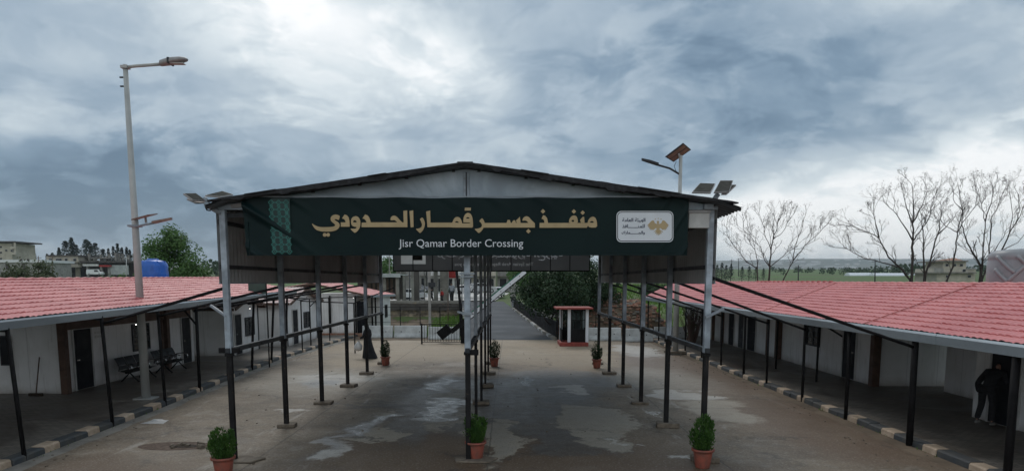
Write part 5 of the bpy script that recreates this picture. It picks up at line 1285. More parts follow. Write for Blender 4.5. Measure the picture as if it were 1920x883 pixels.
limb_tree('bare leafless tree with forked stems between the far house and the grey tank', 43, [
    [(1645, 690), (1650, 590), (1600, 510), (1560, 420), (1535, 340), (1550, 260)], [(1652, 690), (1660, 580), (1672, 440), (1680, 320), (1660, 240), (1640, 150)], [(1660, 680), (1700, 570), (1712, 430), (1715, 310), (1760, 220), (1800, 120)], [(1700, 570), (1760, 460), (1800, 400)], [(1680, 320), (1720, 200), (1730, 110)]], 31, .13)
limb_tree('bare leafless tree at the right edge behind the grey water tank', 44, [
    [(1745, 690), (1780, 500), (1830, 390), (1870, 330), (1925, 200)], [(1830, 390), (1850, 280), (1830, 140)], [(1870, 330), (1895, 250), (1885, 150)], [(1780, 500), (1880, 450), (1930, 380)]], 45, .11)
leafy_tree('leafy_tree', 'bushy green tree behind the blue water tank on the left', 'tree', D(322, 500, 44).x, 44, 0, D(322, 428, 44).z + .3, 2.45, 'leaf_broad', 17000, .17, 8, crown0=.22, clumps=46, shape=1.0)
leafy_tree('leafy_bush', 'light green bush left of the tall lamp pole, beyond the red ridge', 'bush', D(232, 510, 40).x, 40, 1.6, 2.9, 1.0, 'leaf_broad', 1800, .15, 81, crown0=.05, clumps=12, group='bushes beyond the left ridge')
leafy_tree('leafy_bush', 'grey green bush at the left edge beyond the red ridge', 'bush', D(20, 510, 62).x, 62, 0, 6.0, 2.8, 'leaf_olive', 4200, .26, 82, crown0=.05, clumps=22, group='bushes beyond the left ridge')
leafy_tree('leafy_bush', 'pale olive bush below the white flat roof, second from the left edge', 'bush', D(66, 510, 60).x, 60, 0, 5.9, 2.2, 'leaf_olive', 3400, .26, 83, crown0=.05, clumps=18, group='bushes beyond the left ridge')
leafy_tree('leafy_bush', 'small dark green bush between the big green tree and the canopy', 'bush', D(402, 510, 60).x, 60, 0, 5.2, 1.4, 'leaf_dark', 1500, .22, 84, crown0=.05, clumps=10, group='bushes beyond the left ridge')
leafy_tree('dark_tree', 'dark evergreen tree with its trunk beside the road railing, left of the booth', 'tree', D(1036, 600, 47).x, 47.5, -.3, 5.2, 3.0, 'leaf_dark', 11000, .19, 15, crown0=.32, clumps=40, squash=.8, shape=.3, group='dark trees around the booth')
leafy_tree('dark_tree', 'dark evergreen tree behind the guard booth with the red roof', 'tree', D(1105, 600, 52).x, 52, -.6, 7.3, 2.7, 'leaf_dark', 9000, .20, 16, crown0=.2, clumps=34, shape=.3, group='dark trees around the booth')
leafy_tree('leafy_bush', 'dark green bush on the grassy bank above the far end of the right red roof', 'bush', D(1228, 545, 78).x, 78, ter(D(1228, 545, 78).x, 78), 2.4, 2.4, 'leaf_dark', 2600, .24, 17, crown0=.02, clumps=16)
leafy_tree('leafy_tree', 'green roadside tree in the street far beyond the barrier arm', 'tree', D(985, 520, 112).x, 112, ter(-2, 112), 5.0, 3.4, 'leaf_broad', 2600, .4, 18, crown0=.3, clumps=18)
leafy_tree('leafy_tree', 'green tree rising behind the tin shed left of the road', 'tree', D(727, 500, 112).x, 112, ter(-18, 112), 6.2, 2.6, 'leaf_broad', 2400, .4, 19, crown0=.2, clumps=18)
for i, (px, h, lab) in enumerate(((104, 4.9, 'low olive bush before the cream house, just beyond the red ridge'), (140, 4.5, 'small grey green bush before the dark unfinished building'), (205, 4.6, 'small green bush before the grey shutter, left of the tall lamp pole'))):
    leafy_tree('leafy_bush', lab, 'bush', D(px, 510, 85).x, 85, ter(-50, 85), h - 1.0, 2.2, ('leaf_olive', 'leaf_olive', 'leaf_broad')[i], 2200, .28, 90 + i, crown0=.05, clumps=14, group='bushes beyond the left ridge')
def build_clump():
    b = D(1296, 636, 40.5); t = thing('reed_clump', 'dry brown clump of tall reeds at the far end of the right row', 'reeds', (b.x, 40.5, .1)); random.seed(3)
    mb = MB()
    for k in range(70):
        a = R(0, 6.28); s = R(0, .25); p = V((b.x + cos(a) * s, 40.5 + sin(a) * s, .1)); q = p + V((cos(a) * R(.1, .8), sin(a) * R(.1, .7), R(1.4, 2.4))); mb.tube([p, p.lerp(q, .6) + V((0, 0, .15)), q], [.02, .016, .005], 4, cap=False)
    mb.build('stems', 'soffit', t)
    mb = MB()
    for k in range(500): a = R(0, 6.28); s = R(0, .7); z = R(.6, 2.3); mb.leaf((b.x + cos(a) * s * z / 2.2, 40.5 + sin(a) * s * z / 2.2, z), R(.1, .28), None, .25)
    mb.build('leaves', 'leaf_olive', t)
build_clump()

# ------------------------------------------------------------------ people
def skin(verts, edges, radii, sub=1):
    me = bpy.data.meshes.new('s'); me.from_pydata([V(p) for p in verts], edges, []); o = bpy.data.objects.new('s', me); COL.objects.link(o)
    md = o.modifiers.new('skin', 'SKIN'); md.use_smooth_shade = True
    if sub: sb = o.modifiers.new('sub', 'SUBSURF'); sb.levels = sub; sb.render_levels = sub
    for i, r in enumerate(radii):
        d = me.skin_vertices[0].data[i]; r = r if isinstance(r, tuple) else (r, r); d.radius = r; d.use_root = (i == 0)
    r = eval_mesh(o); bpy.data.objects.remove(o); bpy.data.meshes.remove(me); return r
def person(label, origin, rz, J, clothes, hair='hair', robe=None, group=None, detail=1, sc=1.0):
    """J: joints in metres in the person's own space (faces +Y): pelvis chest neck head, and shoulder elbow wrist hip knee ankle for l and r"""
    t = thing('person', label, 'person', (0, 0, 0), group)
    j = {k: V(v) * sc for k, v in J.items()}
    def chain(ks, rs, mb, sub=1): 
        me = skin([j[k] if isinstance(k, str) else k for k in ks], [(i, i + 1) for i in range(len(ks) - 1)], [tuple(q * sc for q in r) if isinstance(r, tuple) else r * sc for r in rs], sub); mb.join(me); bpy.data.meshes.remove(me)
    def bodyskin(g, legs=True, arms=True, core=True):
        vs, es, rs, idx = [], [], [], {}
        def addv(k, p, r, par):
            idx[k] = len(vs); vs.append(p); rs.append(r)
            if par is not None: es.append((idx[par], idx[k]))
        addv('pelvis', j['pelvis'], ((.135 + g) * sc, (.105 + g) * sc), None)
        if not legs: addv('hem', j['pelvis'] - V((0, 0, .09)) * sc, ((.14 + g) * sc, (.11 + g) * sc), 'pelvis')
        if core:
            addv('belly', j['pelvis'].lerp(j['chest'], .5), ((.130 + g) * sc, (.10 + g) * sc), 'pelvis'); addv('chest', j['chest'], ((.155 + g) * sc, (.11 + g) * sc), 'belly'); addv('neckb', j['chest'].lerp(j['neck'], .7), ((.08 + g * .8) * sc,) * 2, 'chest'); addv('neck', j['neck'], ((.052 + g * .3) * sc,) * 2, 'neckb')
        for s in 'lr':
            if arms:
                addv('sh' + s, j['shoulder_' + s], ((.062 + g) * sc,) * 2, 'chest'); addv('el' + s, j['elbow_' + s], ((.045 + g) * sc,) * 2, 'sh' + s); addv('wr' + s, j['wrist_' + s], ((.030 + g * .8) * sc,) * 2, 'el' + s)
            if legs:
                addv('hi' + s, j['hip_' + s], ((.088 + g) * sc,) * 2, 'pelvis'); addv('kn' + s, j['knee_' + s], ((.058 + g) * sc,) * 2, 'hi' + s); addv('an' + s, j['ankle_' + s], ((.040 + g * 1.3) * sc,) * 2, 'kn' + s)
        return skin(vs, es, rs, detail)
    body = MB(); me = bodyskin(-.016 if clothes else 0.0); body.join(me); bpy.data.meshes.remove(me)
    hd, nk = j['head'], j['neck']; up = (hd - nk).normalized(); fw = V(J.get('face', (0, 1, 0))); fw = (fw - up * fw.dot(up)).normalized(); rt = fw.cross(up)
    def H(x, y, z): return hd + rt * x * sc + fw * y * sc + up * z * sc
    vs = []; fs = []; n = 14; m = 10
    for a in range(m + 1):
        th = -pi / 2 + pi * a / m
        for b in range(n):
            ph = 2 * pi * b / n; x = .074 * cos(th) * cos(ph); y = .094 * cos(th) * sin(ph); z = .118 * sin(th)
            if z < 0: x *= 1 - .25 * (-z / .118); y = y * (1 - .1 * (-z / .118)) + .012 * (-z / .118)
            if abs(ph - pi / 2) < .3 and -.05 < z < .03: y += .022 * (1 - (z + .01) / .05) if z > -.03 else .010
            vs.append(H(x, y, z))
    for a in range(m):
        for b in range(n): fs.append((a * n + b, a * n + (b + 1) % n, (a + 1) * n + (b + 1) % n, (a + 1) * n + b))
    body.add(vs, fs, True)
    for s in (-1, 1): body.ball(H(s * .077, -.005, -.005), (.012 * sc, .022 * sc, .03 * sc), 6, 4)
    for s in 'lr':                                # hands: palm, four bent fingers, thumb from the side of the palm
        w = j['wrist_' + s]; d = (w - j['elbow_' + s]).normalized(); x = d.cross(fw); x = x.normalized() if x.length > .1 else rt; ny = x.cross(d).normalized(); sg = 1 if s == 'r' else -1
        chain([w, w + d * .05 * sc, w + d * .09 * sc], [(.030, .020), (.040, .017), (.036, .014)], body)
        if detail:
            for k in range(4):
                b0 = w + d * .075 * sc + ny * (.026 - .0175 * k) * sc; L = (.075, .085, .080, .062)[k] * sc; c1 = b0 + d * L * .5 - x * .012 * sg * sc; chain([b0, c1, c1 + d * L * .32 - x * .03 * sg * sc], [.0095, .0088, .0075], body)
            tb = w + d * .03 * sc + ny * .028 * sc; chain([tb, tb + d * .03 * sc + ny * .03 * sc, tb + d * .065 * sc + ny * .028 * sc - x * .012 * sg * sc], [.012, .010, .008], body)
    bo = body.build('body', 'skin', t)
    ey = MB()
    for s in (-1, 1): ey.ball(H(s * .030, .080, .008), .011 * sc, 6, 4)
    ey.build('eyes', 'hair', t)
    mo = MB(); mo.ball(H(0, .090, -.058), (.022 * sc, .008 * sc, .006 * sc), 6, 4); mo.build('mouth', 'brick', t)
    if hair:
        mb = MB(); vs = []; fs = []
        for a in range(7):
            th = -.15 + (pi / 2 + .15) * a / 6
            for b in range(14):
                ph = 2 * pi * b / 14; fr = max(0, sin(ph)); th2 = th if fr < .3 else max(th, th + (.75 * fr) * (1 - a / 6)); vs.append(H(.083 * cos(th2) * cos(ph), .101 * cos(th2) * sin(ph) - .006, .128 * sin(th2) + .002))
        for a in range(6):
            for b in range(14): fs.append((a * 14 + b, a * 14 + (b + 1) % 14, (a + 1) * 14 + (b + 1) % 14, (a + 1) * 14 + b))
        mb.add(vs, fs, True); mb.build('hair', hair, t)
    if clothes:
        top, leg, shoe = clothes
        mb = MB(); me = bodyskin(.024, legs=False); mb.join(me); bpy.data.meshes.remove(me); mb.build('jacket', top, t)
        vs = [j['pelvis'] + (j['chest'] - j['pelvis']) * .12, j['hip_l'], j['knee_l'], j['ankle_l'] + V((0, 0, .02)) * sc, j['hip_r'], j['knee_r'], j['ankle_r'] + V((0, 0, .02)) * sc]
        me = skin(vs, [(0, 1), (1, 2), (2, 3), (0, 4), (4, 5), (5, 6)], [(.165 * sc, .14 * sc)] + [.108 * sc, .08 * sc, .068 * sc] * 2, detail); mb = MB(); mb.join(me); bpy.data.meshes.remove(me); mb.build('trousers', leg, t)
        for s in 'lr':
            a = j['ankle_' + s]; mb = MB(); f = V((0, 1, 0)); mb.ball(a + V((0, .06, -.045)) * sc, (.048 * sc, .135 * sc, .045 * sc), 10, 6); mb.build('shoe', shoe, t)
    if robe:
        mb = MB()
        prof = robe; n = 28; vs = []
        for z, rx, ry, cx, cy in prof:
            for k in range(n):
                a = 2 * pi * k / n; f = 1 + .06 * sin(a * 6 + z * 3) * (1 - min(1, z / 1.1)); vs.append(V((cx + rx * cos(a) * f, cy + ry * sin(a) * f, z)) * sc)
        fs = [(i * n + k, i * n + (k + 1) % n, (i + 1) * n + (k + 1) % n, (i + 1) * n + k) for i in range(len(prof) - 1) for k in range(n)]
        mb.add(vs, fs + [tuple(range((len(prof) - 1) * n, len(prof) * n))], True)
        me = skin([j['chest'], j['shoulder_l'], j['elbow_l'], j['wrist_l'], j['shoulder_r'], j['elbow_r'], j['wrist_r']], [(0, 1), (1, 2), (2, 3), (0, 4), (4, 5), (5, 6)], [(.17 * sc, .13 * sc), .085 * sc, .075 * sc, .06 * sc, .085 * sc, .075 * sc, .06 * sc], 1); mb.join(me); bpy.data.meshes.remove(me)
        mb.build('robe', 'cloth_black', t)
        mb = MB(); vs = []; fs = []                # head cloth open at the face, falling on the shoulders
        for a, (z, rx, ry, cy) in enumerate(((.135, .02, .02, -.01), (.128, .06, .07, -.01), (.09, .092, .112, -.008), (.02, .098, .120, -.012), (-.06, .095, .115, -.015), (-.12, .10, .11, -.02), (-.18, .15, .13, -.03), (-.26, .20, .15, -.03))):
            for b in range(18):
                ph = 2 * pi * b / 18 + pi / 2; vs.append(H(rx * cos(ph), ry * sin(ph) + cy - (.045 if (b in (0, 1, 17) and -.09 < z < .06) else 0), z))
        for a in range(7):
            for b in range(18):
                if a in (2, 3) and b in (0, 17): continue
                fs.append((a * 18 + b, a * 18 + (b + 1) % 18, (a + 1) * 18 + (b + 1) % 18, (a + 1) * 18 + b))
        mb.add(vs, fs, True); mb.build('head_cloth', 'cloth_black', t)
    t.location = origin; t.rotation_euler = (0, 0, rz)
    return t
def stand(step=.0, arm=.0, bend=0.0):
    s, c = sin(bend), cos(bend)
    T = lambda x, y, z: (x, y * c + (z - .93) * s, .93 + (z - .93) * c - y * s) if z > .93 else (x, y, z)
    J = dict(pelvis=(0, 0, .95), chest=T(0, .01, 1.28), neck=T(0, .02, 1.48), head=T(0, .05, 1.60), face=(0, c, -s * .8))
    for q, k in (('l', -1), ('r', 1)):
        st = step * k
        J['shoulder_' + q] = T(k * .19, 0, 1.39); J['elbow_' + q] = T(k * .24, -st * .5 - .02 + arm * .5, 1.12 + arm * .05); J['wrist_' + q] = T(k * .235, -st + .08 + arm, .89 + arm * .35)
        J['hip_' + q] = (k * .095, 0, .90); J['knee_' + q] = (k * .10, st * .45 + .03, .50); J['ankle_' + q] = (k * .105, st - (.05 if st < 0 else 0), .09 + (.05 if st < 0 else 0))
    return J
def build_people():
    # woman in black with a white bag, walking past the canopy's far left corner
    g = G(690, 672); J = stand(.16, .0); J['elbow_l'] = (-.26, .03, 1.10); J['wrist_l'] = (-.24, .27, 1.02); J['elbow_r'] = (.25, .0, 1.1); J['wrist_r'] = (.2, .2, 1.0)
    rb = [(.03, .30, .40, 0, -.13), (.10, .29, .385, 0, -.12), (.35, .25, .31, 0, -.075), (.6, .225, .25, 0, -.04), (.85, .215, .20, 0, -.01), (1.0, .205, .175, 0, .0), (1.2, .215, .165, 0, .0), (1.34, .205, .15, 0, .01), (1.42, .13, .11, 0, .01)]
    person('person in a long black robe and head cloth carrying a white bag', (g.x, g.y, .006), radians(62), J, None, None, rb, sc=.97)
    M_ = Matrix.Rotation(radians(62), 3, 'Z'); w = V((g.x, g.y, 0)) + M_ @ (V((-.24, .31, .93)) * .97)
    t = thing('bag', 'white plastic carrier bag held by the person in black', 'bag', w + V((0, 0, -.5)))
    mb = MB(); c = w + V((-.06, .02, -.30))
    prof = [(.02, -.22), (.14, -.20), (.185, -.10), (.17, .04), (.10, .16), (.05, .22)]
    vs = []; n = 16
    for r, z in prof:
        for k in range(n): a = 2 * pi * k / n; f = 1 + .16 * mnoise.noise(V((cos(a) * 2, sin(a) * 2, z * 8))); vs.append(c + V((r * cos(a) * f * 1.1 - .1 * (.2 - z) * .6, r * sin(a) * f * .6, z)))
    mb.add(vs, [(i * n + k, i * n + (k + 1) % n, (i + 1) * n + (k + 1) % n, (i + 1) * n + k) for i in range(5) for k in range(n)] + [tuple(range(n - 1, -1, -1))], True); mb.build('sack', 'bag_white', t)
    mb = MB()
    for s in (-.03, .03): mb.tube([c + V((s, 0, .2)), c + V((s * .5 + .04, 0, .29)), w + V((0, 0, .0))], [.02, .012, .012], 6)
    mb.build('handles', 'bag_white', t)
    # stooping man at the near right cabin's door
    g = V((11.85, 17.0, ZF)); J = stand(.10, 0, .72)
    J['face'] = (0, .75, -.65)
    J['elbow_r'] = (.28, .34, 1.02); J['wrist_r'] = (.24, .52, .92); J['elbow_l'] = (-.30, .12, .98); J['wrist_l'] = (-.27, .16, .76)
    J['knee_r'] = (.11, .10, .50); J['knee_l'] = (-.11, .02, .50)
    person('person in dark jacket and trousers stooping at the dark door at the right edge', g, radians(-62), J, ('cloth_dark', 'cloth_dark', 'shoe_grey'), sc=1.03)
    # far figures beyond the barrier
    def far(px, pytop, pybot, Y, rz, cl, label, step=.12):
        a, b = D(px, pytop, Y), D(px, pybot, Y); person(label, (b.x, Y, b.z), rz, stand(step), cl, sc=(a.z - b.z) / 1.72, detail=0, group='people in the street beyond the barrier')
    far(963, 552, 579, 80, 0, ('cloth_dark', 'car_grey', 'shoe'), 'person in dark clothes on the road beside the right railing')
    far(829, 543, 566, 92, 1.2, ('cloth_red', 'cloth_dark', 'shoe'), 'person in a red top standing in the street left of the road')
    far(809, 541, 566, 92, -1.2, ('cloth_dark', 'cloth_dark', 'shoe'), 'person in dark clothes beside the grey utility pole across the gully', .2)
    far(847, 530, 566, 88, .3, ('car_grey', 'cloth_dark', 'shoe'), 'person in grey and black standing at the far left end of the road')
build_people()
# ------------------------------------------------------------------ the end of the yard
def barrier(x, y, L, rz, label):
    t = thing('concrete_barrier', label, 'barrier', (0, 0, 0), 'white concrete barriers across the end of the yard')
    mb = MB(); pr = [(-.30, 0), (-.30, .10), (-.20, .32), (-.11, .80), (.11, .80), (.20, .32), (.30, .10), (.30, 0)]
    mb.prism([V((-L / 2, a, b)) for a, b in pr], (L, 0, 0)); o = mb.build('body', 'barrier_concrete', t, .02)
    mb = MB()
    for s in (-.28, .28):
        mb.tube([(s * L, -.22, .42), (s * L, -.10, .42)], .035, 8)
    mb.build('lifting_hole', 'dark_steel', o)
    t.location = (x, y, .01); t.rotation_euler = (0, 0, rz); return t
def bar_px(px0, px1, pyb, label, rz=0.0):
    a, b = G(px0, pyb), G(px1, pyb); barrier((a.x + b.x) / 2, (a.y + b.y) / 2 + .35, abs(b.x - a.x) - .04, rz, label)
bar_px(678, 736, 634, 'white concrete barrier at the left end of the row, partly behind the far left cabin')
bar_px(738, 800, 634, 'white concrete barrier between the far left cabin and the small railing')
bar_px(802, 862, 637, 'white concrete barrier standing behind the small black railing')
bar_px(1104, 1166, 639, 'white concrete barrier just right of the guard booth')
bar_px(1168, 1226, 641, 'white concrete barrier behind the far right canopy posts')
bar_px(1228, 1290, 637, 'white concrete barrier farthest right, behind the solar street lamp')
def railing(x0, x1, Y, h, n, label, slope=0.0, post_label=True):
    t = thing('railing', label, 'railing', ((x0 + x1) / 2, Y, 0))
    mb = MB(); mb.bar((x0, Y, h), (x1, Y, h), .05); mb.bar((x0, Y, .14), (x1, Y, .14), .04)
    for k in range(1, n): x = x0 + (x1 - x0) * k / n; mb.bar((x, Y, .14), (x, Y, h), .022)
    mb.build('bars', 'black_steel', t)
    for x in (x0, x1): mb = MB(); mb.tube([(x, Y, -.02), (x, Y, h + .06)], .05, 8); mb.build('post', 'black_steel', t)
    return t
a, b = G(791, 645), G(872, 645); railing(a.x, b.x, a.y, 1.18, 16, 'small black bar railing beside the barrier gate')
def build_gate():
    Y = 42.0
    b = D(861, 645, Y); x = b.x
    t = thing('barrier_gate', 'raised barrier gate with a white and green boom and a heavy black counterweight', 'barrier gate', (x, Y, 0))
    mb = MB(); mb.tube([(x + .25, Y, -.02), (x + .1, Y, 2.2), (x - .15, Y, 4.6)], .085, 8); mb.build('post', 'black_steel', t)
    mb = MB(); mb.bx((x + .1, Y - .2, 0), (x + .55, Y + .3, 1.1)); mb.build('cabinet', 'black_steel', t, .02)
    p, q = D(846, 622, Y), D(985, 509, Y); d = (q - p).normalized(); u = V((-d.z, 0, d.x))
    u = u if u.z > 0 else -u
    r = p.lerp(q, .22)
    mb = MB(); mb.bar(p, r, .2, .28); mb.build('boom_root', 'black_steel', t)
    mb = MB(); mb.bar(r, q, .10, .22, up=u); bm_ = mb.build('boom', 'white_print', t)
    mb = MB(); mb.bar(r + u * .15, r.lerp(q, .93) + u * .15, .08, .07, up=u); mb.build('green_edge', 'green_paint', bm_)
    mb = MB(); mb.bar(r - u * .14, q - u * .14, .07, .05, up=u); mb.build('dark_edge', 'black_steel', bm_)
    mb = MB()
    for k in range(6): c = r.lerp(q, .1 + k * .16); mb.box(c + V((0, -.056, 0)), (.05, .01, .05))
    mb.build('bolts', 'dark_steel', bm_)
    a = D(838, 628, Y); mb = MB(); M_ = Matrix.Rotation(-atan2(d.z, d.x), 3, 'Y'); mb.box(D(834, 622, Y), (.8, .55, .6), M=M_); mb.build('counterweight', 'black_steel', t, .02)
build_gate()
def build_booth():
    Y0 = 40.0; a, b = G(1047, 652), G(1104, 652)
    x0, x1 = D(1053, 640, Y0).x, D(1101, 640, Y0).x; y0, y1 = Y0, Y0 + 1.7; H = 2.13
    t = thing('guard_booth', 'small glazed guard booth with white corner posts and a flat red roof slab', 'booth', ((x0 + x1) / 2, Y0, 0))
    mb = MB(); mb.bx((x0 - .12, y0 - .25, 0), (x1 + .05, y1 + .1, .22)); mb.build('base', 'red_paint', t, .02)
    for x, y in ((x0 + .35, y0), (x1 - .10, y0), (x0, y1), (x1 - .1, y1)):
        mb = MB(); w = .17; mb.bx((x, y, .22), (x + w, y + w, H)); mb.build('corner_post', 'white_print', t, .008)
    mb = MB(); mb.bx((x0 + .53, y0 + .04, .22), (x1 - .11, y0 + .1, .98)); mb.bx((x0 + .02, y0 + .3, .22), (x0 + .06, y1, .95)); mb.bx((x1 - .04, y0 + .2, .22), (x1 - .0, y1, .98)); mb.bx((x0, y1 + .02, .22), (x1, y1 + .08, .98)); mb.build('lower_panel', 'black_steel', t)
    mb = MB()
    for k in range(4): x = x0 + .55 + (x1 - .13 - x0 - .55) * k / 3; mb.bar((x, y0 + .07, .98), (x, y0 + .07, H), .04)
    mb.bar((x0 + .53, y0 + .07, 1.5), (x1 - .11, y0 + .07, 1.5), .04); mb.bar((x0 + .53, y0 + .07, H - .05), (x1 - .11, y0 + .07, H - .05), .06); mb.bar((x0 + .04, y0 + .3, H - .05), (x0 + .04, y1, H - .05), .05); mb.bar((x0 + .04, y0 + .85, .95), (x0 + .04, y0 + .85, H), .04); mb.build('window_frame', 'black_steel', t)
    g = NT('booth_glass'); g.col((.10, .13, .13)); g.rough(.08); g.b.inputs['Transmission Weight'].default_value = .85; g.b.inputs['IOR'].default_value = 1.1; MATS['booth_glass'] = g.m
    mb = MB(); mb.quad((x0 + .53, y0 + .075, .98), (x1 - .11, y0 + .075, .98), (x1 - .11, y0 + .075, H), (x0 + .53, y0 + .075, H)); mb.build('glass', 'booth_glass', t); mb = MB(); mb.quad((x0, y1 + .05, .98), (x1, y1 + .05, .98), (x1, y1 + .05, H), (x0, y1 + .05, H)); mb.build('glass', 'booth_glass', t)
    mb = MB(); mb.bx((x0 + .75, y0 + .5, .22), (x0 + 1.15, y0 + .95, 1.45)); mb.build('chair_back', 'black_vinyl', t, .05)
    mb = MB(); mb.bx((x0 - .35, y0 - .35, H), (x1 + .28, y1 + .3, H + .10)); mb.build('roof', 'red_paint', t, .015)
    # rubble slope right beside
build_booth()
def sheet_fence(t, pts, h0, h1, th=.06):
    mb = MB()
    for (p, q) in zip(pts, pts[1:]): mb.prism([V(p) + V((0, 0, h0)), V(q) + V((0, 0, h0)), V(q) + V((0, 0, h1)), V(p) + V((0, 0, h1))], (-th, 0, 0))
    return mb
def build_road_sides():
    for sgn, label in ((1, 'long black sheet metal railing along the right side of the road'), (-1, 'long black sheet metal railing along the left side of the road')):
        ys = [44.6 + i * 3.1 for i in range(12)]
        pts = [(road_x(y) + sgn * 3.05, y, max(0, ter(road_x(y), y))) for y in ys]
        t = thing('railing', label, 'railing', pts[0])
        sheet_fence(t, pts, .16, 1.12).build('panels', 'black_steel', t)
        mb = MB()
        for p, q in zip(pts, pts[1:]): mb.bar(V(p) + V((0, 0, 1.15)), V(q) + V((0, 0, 1.15)), .09, .05)
        mb.build('top_rail', 'dark_steel', t)
        for p in pts: mb = MB(); mb.bar(V(p) + V((.06 * sgn, 0, -.1)), V(p) + V((.06 * sgn, 0, 1.3)), .09); mb.build('post', 'black_steel', t)
        mb = MB(); random.seed(9 + sgn); y = 44.4
        while y < 78:
            L = R(.7, 1.3); c = road_x(y) + sgn * 2.82; mb.m = 0 if R(0, 1) < .6 else 1; mb.box((c, y + L / 2, max(0, ter(road_x(y), y)) + .10), (.22, L * .92, .18), .074); y += L
        struct('kerb', mb, ['old_concrete', 'white_trim'])
build_road_sides()
def build_wire_fence():
    for nm, xs, Y, label in (('a', (3.9, 9.0), 47.6, 'thin black wire fence with slim posts in front of the brick rubble'), ('b', (-10.2, -3.4), 47.6, 'thin black wire fence with slim posts in front of the stone wall')):
        t = thing('wire_fence', label, 'fence', (xs[0], Y, 0)); n = 5
        for k in range(n + 1): x = xs[0] + (xs[1] - xs[0]) * k / n; mb = MB(); mb.tube([(x, Y, -.3), (x, Y, 2.0)], .03, 6); mb.build('post', 'black_steel', t)
        mb = MB()
        for z in (.95, 1.45, 1.97): mb.tube([(xs[0], Y, z), (xs[1], Y, z)], .012 if z < 1.9 else .02, 5)
        mb.build('wires', 'black_steel', t)
build_wire_fence()
def build_mid_pole():
    Y = 46.3; x = D(806, 600, Y).x; t = thing('utility_pole', 'grey concrete utility pole behind the small railing, left of the gate', 'pole', (x, Y, 0))
    mb = MB(); mb.bar((x, Y, -.1), (x, Y, 5.4), .17, .15); mb.build('pole', 'concrete', t, .02)
    mb = MB(); mb.bx((x - .05, Y - .25, 3.35), (x + .42, Y - .1, 3.65)); mb.build('junction_box', 'dark_steel', t)
build_mid_pole()
def build_street_posts():
    for px, b, tp, Y, r, m, lab in ((840, 622, 549, 58, .055, 'rust', 'slim rusty post just left of the barrier gate, beyond the wire fence'), (768, 566, 503, 88, .07, 'dark_steel', 'thin dark pole between the concrete columns of the unfinished building'), (796, 560, 500, 96, .08, 'concrete', 'thin pale pole in the street right of the dark column'), (866, 560, 498, 90, .07, 'dark_steel', 'thin dark pole right of the red awning'), (730, 515, 478, 100, .09, 'concrete', 'pale pole rising behind the tin shed roof')):
        p, q = D(px, b, Y), D(px, tp, Y); t = thing('utility_pole', lab, 'pole', p)
        mb = MB(); mb.tube([p - V((0, 0, .8)), q], [r, r * .7], 7); mb.build('pole', m, t)
        if Y > 80: mb = MB(); mb.bar(q + V((-.5, 0, -.25)), q + V((.5, 0, -.25)), .09); mb.build('cross_arm', m, t)
build_street_posts()
